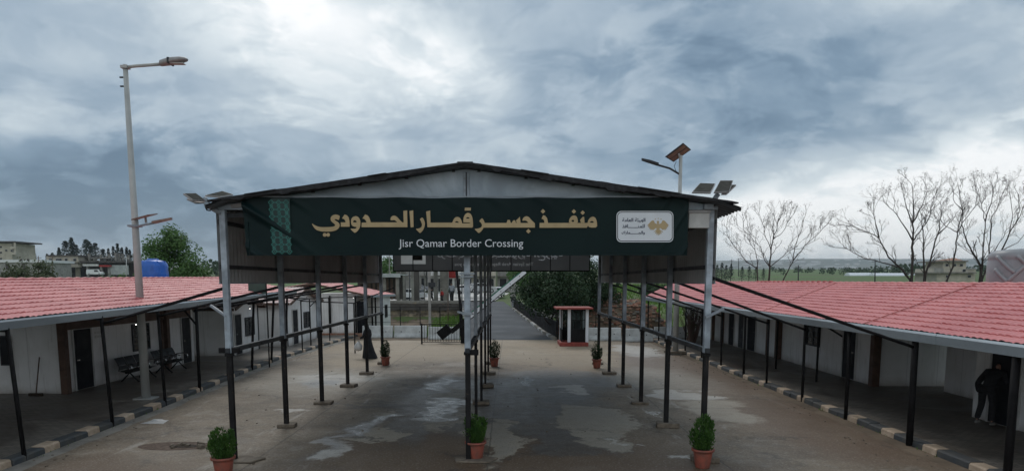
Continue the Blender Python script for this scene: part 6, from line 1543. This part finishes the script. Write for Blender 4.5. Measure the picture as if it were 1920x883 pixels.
def build_far_end():
    # stone bank wall across the gully on the left and its coping
    t = thing('bank_wall', 'rough stone bank wall beyond the gully on the left of the road', 'wall', (-11, 67, -1)); random.seed(14)
    mb = MB()
    def f(u, v):
        x = -22 + 17.3 * u; z = -1.2 + 2.95 * v; k = mnoise.noise(V((x * 1.3, z * 1.6, 0))); k2 = mnoise.noise(V((x * 4, z * 4, 5)))
        return V((x, 66.6 + .5 * v + .42 * k + .22 * k2, z + .16 * k2))
    mb.grid(f, 90, 18, True); mb.build('face', 'stone_rubble', t)
    mb = MB(); mb.bx((-22, 66.9, 1.62), (-4.6, 67.6, 1.85)); mb.build('coping', 'old_concrete', t)
    mb = MB(); mb.grid(lambda u, v: V((-14.5 + 10 * u, 66.62 - .12 * mnoise.noise(V((u * 30, v * 4, 3))), .98 + .62 * v + .10 * mnoise.noise(V((u * 14, v * 2, 8))))), 60, 6, True); mb.build('patch', 'dark_wall', t)
    mb = MB(); mb.grid(lambda u, v: V((-16 + 12 * u, 61.5 + 5.0 * v, -1.0 + 1.35 * v + .22 * mnoise.noise(V((u * 7, v * 3, 5))))), 50, 14, True); struct('earth_bank', mb, 'dirt')
    for x0, x1, Y, lab in ((-11, -3.2, 64.3, 'l'), ):
        mb = MB(); 
        for k in range(2600):
            x, y = R(-13, -3.6), R(50, 65.5); z = ter(x, y); h = R(.15, .5); d = V((R(-.2, .2), R(-.2, .2), 1)) * h; s = V((R(-1, 1), R(-1, 1), 0)).normalized() * .05
            mb.add([V((x, y, z)) - s, V((x, y, z)) + s, V((x, y, z)) + d], [(0, 1, 2)])
        stuff('grass_tufts', mb, 'grass_blade', 'green grass growing in the gully below the stone bank wall', 'grass')
    # brick rubble heap on the right
    random.seed(33); mb = MB()
    def heap(x, y): return max(0.0, 1.55 * sm(4.4, 6.3, x) * sm(13.2, 9.6, x) * sm(48.2, 51.5, y) * sm(57, 53.5, y) * (1 + .4 * mnoise.noise(V((x * .9, y * .9, 2))))) + max(0., .9 * sm(2.9, 3.8, x) * sm(5.6, 4.4, x) * sm(46.8, 48.5, y) * sm(53, 50.5, y))
    mb.grid(lambda u, v: V((2.6 + 11.4 * u, 46.6 + 11 * v, -.95 + heap(2.6 + 11.4 * u, 46.6 + 11 * v) * 1.95 + .05 * mnoise.noise(V((u * 40, v * 40, 0))))), 50, 46)
    for k in range(1500):
        x, y = R(3, 13), R(47.2, 54); hh = heap(x, y)
        if hh < .12: continue
        mb.m = random.choice((1, 1, 1, 2, 3)); s = R(.10, .34); M_ = Matrix.Rotation(R(0, 6.3), 3, 'Z') @ Matrix.Rotation(R(-1, 1), 3, 'X')
        mb.box((x, y, -.95 + hh * 1.95 + R(0, .08)), (s * 1.3, s * .7, s * R(.25, .6)), M=M_)
    stuff('rubble', mb, ['dirt', 'brick', 'stone_rubble', 'old_concrete'], 'heap of broken bricks and stones beyond the right barriers', 'rubble')
    random.seed(35); mb = MB()
    for k in range(9000):
        x, y = R(6, 34), R(60, 118); z = ter(x, y); h = R(.2, .55); d = V((R(-.2, .2), R(-.2, .2), 1)) * h; s = V((R(-1, 1), R(-1, 1), 0)).normalized() * .08
        mb.add([V((x, y, z)) - s, V((x, y, z)) + s, V((x, y, z)) + d], [(0, 1, 2)])
    stuff('grass_tufts', mb, 'grass_blade', 'bright green grass on the bank right of the dark trees', 'grass')
build_far_end()

# ------------------------------------------------------------------ vehicles
def car(label, x, y, z, rz, body, van=False, k=1.0, group=None):
    t = thing('parked_car' if not van else 'parked_van', label, 'van' if van else 'car', (0, 0, 0), group)
    L, W = (4.3, 1.72) if not van else (4.9, 1.85)
    pr = [(-.5, .28), (-.5, .62), (-.47, .88), (-.40, .95), (-.30, 1.36), (-.02, 1.45), (.10, 1.40), (.26, .98), (.45, .86), (.5, .70), (.5, .28)] if not van else [(-.5, .3), (-.5, .9), (-.485, 1.75), (-.45, 1.9), (.20, 1.92), (.27, 1.85), (.38, 1.15), (.48, 1.0), (.5, .8), (.5, .3)]
    mb = MB(); n = len(pr); vs = []
    for s, wk in ((-1, 1), (-1, 0), (1, 0), (1, 1)):
        for a, b in pr: vs.append(V((a * L * (1 if wk == 0 else .985), s * W / 2 * ((.86 if b > 1.1 else 1.0) if wk else (.80 if b > 1.1 else .93)), b * (1 if wk == 0 else .985))))
    fs = [(r * n + i, r * n + (i + 1) % n, (r + 1) * n + (i + 1) % n, (r + 1) * n + i) for r in range(3) for i in range(n)] + [tuple(range(n)), tuple(range(3 * n, 4 * n))[::-1]]
    mb.add(vs, fs); mb.build('body', body, t)
    mb = MB()
    wins = [((-.36, 1.02), (-.29, 1.32), (-.03, 1.38), (-.03, 1.0)), ((-.01, 1.0), (-.01, 1.38), (.09, 1.34), (.20, 1.0))] if not van else [((.0, 1.15), (.0, 1.7), (.19, 1.7), (.30, 1.15))]
    for s in (-1, 1):
        for w in wins: mb.add([V((a * L, s * (W / 2 * (.93 if b < 1.2 else .875) + .035), b)) for a, b in w], [(0, 1, 2, 3)])
    mb.build('side_windows', 'glass_dark', t)
    mb = MB()
    for a, b in (((.115, 1.37), (.245, 1.01)), ((-.315, 1.33), (-.395, 1.0))) if not van else (((.285, 1.8), (.37, 1.2)),):
        mb.add([V((a[0] * L + .02 * (1 if a[0] > 0 else -1), -W * .36, a[1])), V((a[0] * L + .02 * (1 if a[0] > 0 else -1), W * .36, a[1])), V((b[0] * L + .02 * (1 if a[0] > 0 else -1), W * .42, b[1])), V((b[0] * L + .02 * (1 if a[0] > 0 else -1), -W * .42, b[1]))], [(0, 1, 2, 3)])
    mb.build('windscreen', 'glass_dark', t)
    for sx in (-.31, .31):
        for s in (-1, 1):
            mb = MB(); mb.tube([(sx * L, s * (W / 2 - .2), .31), (sx * L, s * (W / 2 + .01), .31)], .31, 14); w = mb.build('wheel', 'tyre', t); mb = MB(); mb.tube([(sx * L, s * (W / 2 + .005), .31), (sx * L, s * (W / 2 + .02), .31)], .18, 10); mb.build('rim', 'car_silver', w)
    for s in (-1, 1): mb = MB(); mb.box((L * .497, s * W * .36, .72), (.06, .3, .14)); mb.build('headlight', 'white_print', t)
    t.location = (x, y, z); t.rotation_euler = (0, 0, rz); return t
def car_at(px, py, Y, rz, body, label, **k):
    p = D(px, py, Y); return car(label, p.x, Y, p.z, rz, body, **k)
g_ = 'cars in the street beyond the road'
car_at(772, 561, 97, 2.6, 'car_white', 'white car parked by the concrete columns beside the tin shed', group=g_)
car_at(902, 549, 101, .35, 'car_silver', 'silver car in the street behind the middle canopy posts', group=g_)
car_at(933, 556, 104, 1.45, 'car_white', 'white car head on at the far end of the road', group=g_)
car_at(878, 552, 104, .1, 'car_white', 'white car beside the red awning in the street', group=g_)
car_at(783, 547, 118, .1, 'car_grey', 'grey car far back between the concrete columns', group=g_)
car_at(179, 516, 230, 0.15, 'car_white', 'white van parked before the dark unfinished building on the left', van=True)
car_at(123, 517, 236, .2, 'car_grey', 'grey car parked under the cream house on the left')

# ------------------------------------------------------------------ the street beyond the bridge
def boxwin(t, face_y, x0, x1, z0, z1, nx, nz, wr=.55, hr=.5, m='glass_dark', fr='white_trim'):
    for i in range(nx):
        for k in range(nz):
            w = (x1 - x0) / nx; h = (z1 - z0) / nz; cx = x0 + w * (i + .5); cz = z0 + h * (k + .52)
            mb = MB(); a, b = w * wr / 2, h * hr / 2; e = .07
            mb.bx((cx - a - e, face_y - .06, cz - b - e), (cx + a + e, face_y - .002, cz - b)); mb.bx((cx - a - e, face_y - .06, cz + b), (cx + a + e, face_y - .002, cz + b + e)); mb.bx((cx - a - e, face_y - .06, cz - b), (cx - a, face_y - .002, cz + b)); mb.bx((cx + a, face_y - .06, cz - b), (cx + a + e, face_y - .002, cz + b))
            f = mb.build('window', fr, t); mb = MB(); mb.bx((cx - a, face_y - .03, cz - b), (cx + a, face_y - .004, cz + b)); mb.build('pane', m, f)
def build_street():
    # tin-roofed shed on concrete columns
    Y = 74; a = D(706, 560, Y); b = D(748, 516, Y); z0 = a.z - .1
    t = thing('shed', 'shed with a pale tin roof on concrete columns beyond the stone bank wall', 'shed', (a.x, Y, z0))
    mb = MB(); mb.bx((a.x - 2.5, Y - .6, b.z), (b.x + .2, Y + 5, b.z + .12)); mb.bx((a.x - 2.5, Y - .66, b.z - .22), (b.x + .25, Y - .55, b.z + .18)); mb.build('roof', 'tin', t)
    mb = MB(); mb.bx((a.x - 2.5, Y + 2.4, z0), (b.x, Y + 2.6, b.z)); mb.build('back_wall', 'dark_wall', t)
    for x in (a.x - 1.2, a.x + .9, b.x - .15): mb = MB(); mb.bx((x - .16, Y - .3, z0), (x + .16, Y + .02, b.z)); mb.build('column', 'old_concrete', t)
    mb = MB()
    for k in range(9): mb.bx((a.x - 2 + k * .48, Y + .9, z0), (a.x - 1.75 + k * .48, Y + 1.0, b.z - .25 - .1 * (k % 2)))
    mb.build('board_screen', 'soffit', t)
    # unfinished frame building standing on square columns
    Y = 92; t = thing('unfinished_building', 'unfinished concrete building on bare square columns left of the road', 'building', (D(800, 560, Y).x, Y, 1))
    zt = 7.2
    for px, w, m, dy in ((747, .45, 'old_concrete', 0), (757, .5, 'concrete', 1), (775, .5, 'concrete', .4), (781, .62, 'dark_wall', -2), (817, .55, 'concrete', 2), (833, 1.1, 'old_concrete', 1)):
        x = D(px, 560, Y + dy).x; mb = MB(); mb.bx((x - w / 2, Y + dy, .6), (x + w / 2, Y + dy + w, zt)); mb.build('column', m, t, .02)
    mb = MB(); mb.bx((D(738, 500, Y).x, Y - 2.6, zt), (D(852, 500, Y).x, Y + 8, zt + .35)); mb.build('slab', 'old_concrete', t)
    mb = MB(); mb.bx((D(738, 500, Y).x, Y + 7.4, 1.0), (D(776, 500, Y).x, Y + 7.6, 4.4)); mb.build('wall', 'concrete', t)
    mb = MB()
    for k in range(7): z = 1.5 + k * .75; x = D(824, 560, Y).x; mb.bar((x - .3, Y + .2, z), (x + .3, Y + .2, z), .06)
    mb.build('ladder_rungs', 'dark_steel', t)
    mb = MB(); p = D(848, 520, Y - 1)
    # red awning shop
    Y = 96; p, q = D(838, 521, Y), D(856, 510, Y); t = thing('awning', 'red awning with a white front over the shop left of the road', 'awning', (p.x, Y, 1.5))
    mb = MB(); mb.prism([V((p.x, Y, p.z)), V((q.x, Y, p.z)), V((q.x, Y + 1.2, q.z)), V((p.x, Y + 1.2, q.z))], (0, 0, .1)); mb.build('cloth', 'cloth_red', t)
    mb = MB()
    for x in (p.x + .1, q.x - .1): mb.bar((x, Y + .05, 1.3), (x, Y + .05, p.z), .08)
    mb.build('poles', 'white_trim', t)
    mb = MB(); mb.bx((p.x + .1, Y - .03, p.z - .02), (q.x - .1, Y, p.z + .22)); mb.build('front_board', 'cloth_red', t)
    # row of shops closing the street
    specs = [(690, 742, 122, 4.5, 'cream_wall', 'low cream shop house behind the tin shed', 3, 1), (744, 800, 126, 8.5, 'concrete', 'grey two storey shop house with dark openings behind the columns', 4, 2), (802, 868, 124, 8.0, 'white_wall', 'white two storey shop house behind the red awning', 4, 2), (870, 930, 128, 7.0, 'cream_wall', 'cream shop house behind the middle canopy posts at the end of the street', 4, 2), (932, 1010, 132, 6.5, 'concrete', 'grey shop house at the end of the road under the raised boom', 4, 2)]
    for px0, px1, Y, h, m, lab, nx, nz in specs:
        x0, x1 = D(px0, 540, Y).x, D(px1, 540, Y).x; z = ter((x0 + x1) / 2, Y) - .2
        t = thing('shop_house', lab, 'building', ((x0 + x1) / 2, Y, z)); mb = MB(); mb.bx((x0, Y, z), (x1 - .05, Y + 8, z + h)); mb.build('wall', m, t)
        mb = MB(); mb.bx((x0 - .2, Y - .5, z + h), (x1 + .1, Y + 8.2, z + h + .3)); mb.build('roof', 'old_concrete', t)
        mb = MB(); mb.bx((x0, Y - .9, z + 3.0), (x1 - .06, Y - .003, z + 3.2)); mb.build('canopy_slab', 'old_concrete', t)
        boxwin(t, Y, x0 + .2, x1 - .2, z + .1, z + 2.9, nx, 1, .7, .8)
        if nz > 1: boxwin(t, Y, x0 + .2, x1 - .2, z + 3.4, z + h - .2, nx, 1, .5, .5)
    # concrete pillar beside the road under the boom, small wall, a lone bridge pier
    Y = 84; x0, x1 = D(957, 560, Y).x, D(967, 560, Y).x; t = thing('concrete_pillar', 'pale grey concrete pillar beyond the railing, below the raised boom', 'pillar', (x0, Y, .5)); mb = MB(); mb.bx((x0, Y, .3), (x1, Y + .6, D(960, 528, Y).z)); mb.build('shaft', 'concrete', t, .02); mb = MB(); mb.bx((x0 - .1, Y - .1, D(960, 528, Y).z), (x1 + .1, Y + .7, D(960, 526, Y).z)); mb.build('cap', 'old_concrete', t)
    random.seed(3)
    t = thing('garden_wall', 'low pale ruined wall of concrete blocks below the dark trees, right of the railing', 'wall', (2.5, 66, 0)); mb = MB()
    for k in range(14):
        x = 2.3 + k * .62; mb.bx((x, 66 + R(-.1, .1), -1), (x + R(.4, .58), 66.5, R(.9, 2.0)))
    mb.build('blocks', 'concrete', t)
build_street()

# ------------------------------------------------------------------ far left houses, far right house
def build_far_left():
    Y = 236; P_ = lambda px, py, dy=0: D(px, py, Y + dy)
    def blk(mb, px0, py0, px1, py1, dy, dep): a, b = P_(px0, py1, dy), P_(px1, py0, dy); mb.bx((a.x, Y + dy, a.z), (b.x, Y + dy + dep, b.z))
    t = thing('apartment_block', 'tall cream apartment block with balconies at the left edge', 'building', P_(0, 520, 6))
    mb = MB(); blk(mb, -40, 456, 21, 522, 6, 12); mb.build('wall', 'cream_wall', t)
    mb = MB(); blk(mb, -42, 452, 28, 454.5, 4.5, 14); mb.build('roof_slab', 'dark_wall', t)
    for py in (462, 473):
        mb = MB(); blk(mb, 19, py, 29, py + 1.0, 4.6, 3); blk(mb, 19, py + 1.3, 29.5, py + 4.4, 4.4, .2); mb.build('balcony', 'cream_wall', t)
    mb = MB(); blk(mb, 27.2, 455, 28.4, 478, 4.7, .3); mb.build('column', 'cream_wall', t)
    for px, py in ((1.5, 463), (1.5, 473.5), (11.5, 469.5), (21.5, 470), (1.5, 485)):
        mb = MB(); blk(mb, px - 1.8, py - 1.9, px + 1.8, py + 1.9, 5.9, .09); f = mb.build('window', 'white_trim', t); mb = MB(); blk(mb, px - 1.5, py - 1.6, px + 1.5, py + 1.6, 5.8, .08); mb.build('pane', 'glass_dark', f)
    t = thing('warehouse', 'long low building with a pale flat roof beside the apartment block', 'building', P_(45, 520, -20))
    mb = MB(); blk(mb, -30, 492, 80, 522, -20, 14); mb.build('wall', 'concrete', t)
    mb = MB(); blk(mb, -32, 487, 81, 492, -20.5, 15.5); mb.build('roof', 'car_white', t)
    for px in (39, 52): mb = MB(); blk(mb, px - 2, 485.5, px + 2, 489, -20.8, .2); mb.build('roof_vent', 'dark_wall', t)
    for px in (14, 44): mb = MB(); blk(mb, px - 3, 494, px + 3, 505, -20.1, .08); mb.build('doorway', 'dark_wall', t)
    t = thing('house', 'cream two storey house with a balcony left of the dark unfinished building', 'building', P_(115, 520, 0))
    mb = MB(); blk(mb, 88, 480, 146, 497, 0, 11); blk(mb, 96, 497, 100, 520, 0, .6); blk(mb, 127, 497, 130.5, 520, 0, .6); blk(mb, 142, 497, 148, 520, 0, .6); blk(mb, 92, 497, 146, 520, 4, .4); mb.build('wall', 'cream_wall', t)
    mb = MB(); blk(mb, 98, 498, 144, 520, 3.6, .3); mb.build('shop_front', 'dark_wall', t)
    mb = MB(); blk(mb, 86, 478, 148, 480, -1, 13); mb.build('roof', 'dark_wall', t)
    mb = MB(); blk(mb, 117, 496, 146, 501, -2.2, 2); blk(mb, 119, 490, 146, 491.5, -2, 2); mb.build('balcony', 'cream_wall', t)
    for px, w in ((110, 5), (95, 3), (124, 2.2), (140, 2.2)):
        mb = MB(); blk(mb, px - w - .4, 484, px + w + .4, 493.5, -.08, .07); f = mb.build('window', 'white_trim', t); mb = MB(); blk(mb, px - w, 485, px + w, 492.5, -.16, .07); mb.build('pane', 'glass_dark', f)
    t = thing('unfinished_building', 'dark unfinished building with rows of bare column stubs on its flat roof', 'building', P_(195, 520, 0))
    mb = MB(); blk(mb, 147, 489, 262, 492.5, -1, 14); blk(mb, 147, 492.5, 262, 520, 5, .5); mb.build('slab', 'dark_wall', t)
    for px, ph in ((152, 481), (166, 476), (176, 483), (188, 477), (199, 480), (204, 476), (216, 474), (222, 476), (229, 476), (240, 478), (250, 475), (257, 478)): mb = MB(); blk(mb, px - .9, ph, px + .9, 489, 2 + px % 5, .9); mb.build('column_stub', 'old_concrete', t)
    mb = MB(); blk(mb, 150, 482.5, 205, 485, 4, 6); mb.build('upper_slab', 'old_concrete', t)
    mb = MB(); blk(mb, 155, 495, 184, 499, -1.6, .4); mb.build('sign_fascia', 'white_wall', t)
    mb = MB(); blk(mb, 186, 497, 205, 500, -2.2, 1.4); mb.build('red_awning', 'cloth_red', t)
    mb = MB(); blk(mb, 206, 497, 240, 515, -.6, .3); mb.build('grey_shutter', 'tin', t)
    for px in (164, 190, 204): mb = MB(); blk(mb, px - 1.2, 499, px + 1.2, 520, -.9, .5); mb.build('column', 'concrete', t)
    for px, b, tp, lab in ((72, 522, 480, 'thin wooden utility pole beyond the pale flat roof at the left'), (98, 520, 478, 'thin wooden utility pole before the cream two storey house'), (237, 522, 481, 'thin white lamp post left of the tall lamp pole')):
        p, q = D(px, b, 200), D(px, tp, 200); t = thing('utility_pole', lab, 'pole', p); mb = MB(); mb.tube([p, q], [.16, .10], 6); mb.build('pole', 'soffit' if px != 237 else 'white_trim', t); mb = MB(); mb.bar(q + V((-.8, 0, -.5)), q + V((.8, 0, -.5)), .14); mb.build('cross_arm', 'soffit' if px != 237 else 'white_trim', t)
    random.seed(2)
    t_ = [(60, 468, 'ragged dark conifer left of the cream house'), (52, 480, 'low broken dark conifer nearest the tall apartment block'), (88, 476, 'thin spiky young conifer at the left end of the conifer row'), (98, 474, 'short spreading conifer above the cream house roof'), (110, 464, 'slim conifer beside the bushy group above the cream house'), (122, 452, 'bushy dark conifer above the cream house'), (133, 446, 'tall conifer with a long thin tip, tallest above the cream house'), (142, 459, 'dark rounded conifer right of the tallest tip'), (161, 449, 'tall dark conifer, leftmost over the column stubs'), (167, 453, 'dark conifer leaning against the taller one over the column stubs'), (178, 456, 'wide tiered conifer alone over the column stubs'), (193, 467, 'small dark conifer in the gap over the column stubs')]
    for i, (px, tp, lab) in enumerate(t_): conifer(lab, px, tp, 505, 290 + (i * 37) % 30, i + 3, .40 if i not in (2, 4, 6) else .22, n=560)
    for i, (px, tp, lab) in enumerate([(203, 466, 'narrow cypress, first of the cypress row left of the tall lamp pole'), (212, 462, 'broad dark cypress second in the cypress row'), (220, 457, 'tallest pointed cypress left of the tall lamp pole'), (228, 464, 'blunt cypress right of the tallest pointed one'), (237, 463, 'cypress with a wide base beside the white lamp post'), (243, 468, 'thin cypress nearest the tall lamp pole on its left')]): conifer(lab, px, tp, 505, 292 + i * 3, i + 40, .2, 'cypress', 'cypress', 380, 'cypresses left of the tall lamp pole')
build_far_left()
def build_far_right():
    Y = 165; z = lambda px, py: D(px, py, Y)
    def blk(mb, px0, py0, px1, py1, dy, dep): a, b = D(px0, py1, Y + dy), D(px1, py0, Y + dy); mb.bx((a.x, Y + dy, a.z), (b.x, Y + dy + dep, b.z))
    t = thing('house', 'far cream two storey house among the bare trees on the right', 'building', z(1790, 525))
    mb = MB(); blk(mb, 1756, 503, 1830, 527, 0, 9); blk(mb, 1768, 491, 1812, 503, 1, 7); mb.build('wall', 'cream_wall', t)
    mb = MB(); blk(mb, 1752, 510, 1832, 512.5, -1, 11); blk(mb, 1762, 488.5, 1816, 491, 0, 9); mb.build('roof_slab', 'old_concrete', t)
    a, b, c = D(1772, 488.4, Y + 1), D(1806, 488.4, Y + 1), D(1789, 483, Y + 4)
    mb = MB(); mb.add([a, b, b + V((0, 6, 0)), a + V((0, 6, 0)), c], [(0, 1, 4), (1, 2, 4), (2, 3, 4), (3, 0, 4)]); mb.build('roof', 'brick', t)
    mb = MB(); blk(mb, 1752, 503, 1770, 510, -.9, .2); blk(mb, 1812, 503, 1830, 505, -.4, .2); mb.build('balcony', 'concrete', t)
    for px, py in ((1776, 497), (1790, 497), (1803, 497), (1777, 518), (1808, 507), (1818, 518)):
        mb = MB(); blk(mb, px - 3.4, py - 2.6, px + 3.4, py + 2.6, -.1 if py > 500 else .9, .09); f = mb.build('window', 'white_trim', t); mb = MB(); blk(mb, px - 2.8, py - 2.1, px + 2.8, py + 2.1, -.18 if py > 500 else .82, .07); mb.build('pane', 'glass_dark', f)
    for px, b, tp, lab, YY in ((1641, 520, 487, 'thin utility pole in the green field right of the leftmost bare tree', 150), (1497, 520, 497, 'short utility pole near the leftmost bare tree', 160), (1372, 512, 486, 'thin mast above the dark conifers right of the canopy', 220), (1385, 512, 484, 'taller thin mast above the dark conifers right of the canopy', 222)):
        p, q = D(px, b, YY), D(px, tp, YY); t = thing('utility_pole', lab, 'pole', p); mb = MB(); mb.tube([p - V((0, 0, 1)), q], [.14, .09], 6); mb.build('pole', 'dark_steel', t); mb = MB(); mb.bar(q + V((-.7, 0, -.4)), q + V((.7, 0, -.4)), .1); mb.build('cross_arm', 'dark_steel', t)
    labs = ['first dark conifer right of the canopy post', 'second dark conifer right of the canopy post', 'third dark conifer in the row right of the canopy', 'dark conifer in the middle of the row right of the canopy', 'low dark conifer past the middle of the row behind the leftmost bare tree', 'dark conifer left of the leftmost bare tree trunk', 'dark conifer behind the leftmost bare tree trunk', 'last low dark conifer of the row, right of the leftmost bare tree']
    for i, (px, tp) in enumerate(((1345, 497), (1354, 493), (1362, 497), (1371, 495), (1392, 500), (1405, 499), (1418, 500), (1432, 503))): conifer(labs[i], px, tp, 514, 205 + (i * 13) % 12, i + 70, .34, n=420, group='dark conifers right of the canopy')
    random.seed(12); mb = MB()
    for k in range(170):
        px = R(1440, 1960); Y = R(330, 620); p = D(px, 510, Y); zz = ter(p.x, Y); h = R(1.6, 3.6) * (1.5 if px > 1640 else 1)
        for q in range(26): mb.leaf((p.x + R(-1, 1) * h * .5, Y + R(-1, 1) * h * .5, zz + R(.1, 1) * h), h * .34, None, .8)
    for k in range(60):
        px = R(380, 640); Y = R(300, 420); p = D(px, 510, Y); zz = ter(p.x, Y); h = R(4, 8)
        for q in range(26): mb.leaf((p.x + R(-1, 1) * h * .5, Y + R(-1, 1) * h * .5, zz + R(.1, 1) * h), h * .34, None, .8)
    stuff('far_trees', mb, 'leaf_dark', 'far off dark line of trees at the edge of the plain', 'trees')
    for i, (px0, px1, py, Y, lab) in enumerate(((1588, 1632, 517, 330, 'long white greenhouse tunnel left of the field pole'), (1634, 1690, 517.5, 325, 'long white greenhouse tunnel right of the field pole'), (1690, 1722, 516.5, 345, 'white greenhouse tunnel ending behind the tallest bare tree'))):
        a, b = D(px0, py, Y), D(px1, py, Y); z0 = ter(a.x, Y); t = thing('greenhouse', lab, 'greenhouse', (a.x, Y, z0), 'white greenhouses across the field'); z0 = min(z0, a.z - 1.7); z0 = a.z - .6
        mb = MB(); mb.prism([V((a.x, Y + 3.0 * cos(k * pi / 8), z0 + 2.0 * sin(k * pi / 8))) for k in range(9)], (b.x - a.x, 0, 0)); mb.build('cover', 'white_print', t)
    random.seed(5); mb = MB()
    for k in range(420):
        x = R(600, 3600) if R(0, 1) < .85 else R(-2800, -1200); Y = R(2620, 3900); v = (Y - 2600) / 1700
        hf = 92 + 34 * sm(-200, 1800, x); zz = 30 - 16 + hf * sm(0, 1, v) - 1; mb.bx((x, Y, zz), (x + R(8, 60), Y + R(8, 20), zz + R(5, 9)))
    stuff('hill_village', mb, 'white_wall', 'pale specks of greenhouses and houses scattered over the far hills', 'village')
build_far_right()

# ------------------------------------------------------------------ small things on the ground
def build_debris():
    p = G(293, 791); t = thing('plastic_sheet', 'crumpled scrap of pale plastic lying by the left kerb', 'litter', (p.x, p.y, .01)); random.seed(2)
    mb = MB(); mb.grid(lambda u, v: V((p.x + (u - .5) * .62 * (1 - .3 * v), p.y + (v - .5) * .5, .012 + .07 * abs(mnoise.noise(V((u * 3, v * 3, 1)))) * sin(pi * u) * sin(pi * v) * 2)), 12, 10, True); mb.build('sheet', 'litter', t)
    p = G(330, 836); t = thing('broken_cover', 'broken rusty drain hole with loose stones in the left yard', 'drain cover', (p.x, p.y, .006))
    mb = MB(); o = [V((p.x + (.85 + .25 * mnoise.noise(V((k, 0, 0)))) * cos(k * pi / 8), p.y + (.42 + .15 * mnoise.noise(V((k, 4, 0)))) * sin(k * pi / 8), .009)) for k in range(16)]; mb.add(o, [tuple(range(16))]); mb.build('rust_stain', 'rust', t)
    mb = MB(); q = p + V((.2, -.04, 0)); o = [q + V((.34 * cos(k * pi / 6), .16 * sin(k * pi / 6), .014)) for k in range(12)]; mb.add(o, [tuple(range(12))]); mb.build('hole', 'soil', t)
    mb = MB()
    for k in range(9): s = R(.06, .16); mb.box(p + V((R(-.2, .7), R(-.22, .2), .01 + s * .2)), (s, s * .7, s * .5), R(0, 3), M=Matrix.Rotation(R(0, 3), 3, 'Z') @ Matrix.Rotation(R(-.4, .4), 3, 'X'))
    mb.build('stones', 'pad_concrete', t)
    random.seed(77); mb = MB()
    for k in range(420):
        side = R(0, 1)
        if side < .45: y = R(9, 44); x = lin(KR, y) - R(.1, 1.4) ** 1.3
        elif side < .7: y = R(9, 44); x = lin(KL, y) + R(.1, .9) ** 1.3
        else: x, y = R(-9, 8.5), R(9, 43)
        s = R(.012, .05); mb.box((x, y, .006 + s * .2), (s, s * .8, s * .6), M=Matrix.Rotation(R(0, 3), 3, 'Z') @ Matrix.Rotation(R(-.4, .4), 3, 'X'))
    stuff('grit', mb, 'pad_concrete', 'grit and small stones scattered over the yard', 'grit')
    random.seed(78); mb = MB()
    for k in range(700):
        y = R(8, 44); s = 1 if R(0, 1) < .6 else -1; K = KR if s > 0 else KL
        if mnoise.noise(V((y * .5, s * 3, 0))) < .05: continue
        x = lin(K, y) - s * R(.0, .12); h = R(.03, .10); d = V((R(-.6, .6), R(-.6, .6), 1)) * h; q = V((R(-1, 1), R(-1, 1), 0)).normalized() * .012
        mb.add([V((x, y, .0)) - q, V((x, y, .0)) + q, V((x, y, 0)) + d], [(0, 1, 2)])
    stuff('weeds', mb, 'grass_blade', 'small weeds growing along the kerb stones', 'weeds')
build_debris()

def build_haze():
    mb = MB(); mb.bx((-6500, -600, -4), (6500, 7500, 190))
    me = bpy.data.meshes.new('haze'); 
    o = mb.build('haze', 'paper'); o.data.materials.clear()
    m = bpy.data.materials.new('haze'); m.use_nodes = True; nt = m.node_tree; nt.nodes.clear()
    out = nt.nodes.new('ShaderNodeOutputMaterial'); pv = nt.nodes.new('ShaderNodeVolumePrincipled')
    pv.inputs['Color'].default_value = (0.80, 0.88, 0.96, 1); pv.inputs['Density'].default_value = HAZE; pv.inputs['Anisotropy'].default_value = 0.2
    nt.links.new(pv.outputs[0], out.inputs['Volume']); o.data.materials.append(m); o['kind'] = 'stuff'
    o['label'] = 'thin pale haze over the plain and the far hills'; o['category'] = 'haze'
HAZE = 0.00016
build_haze()
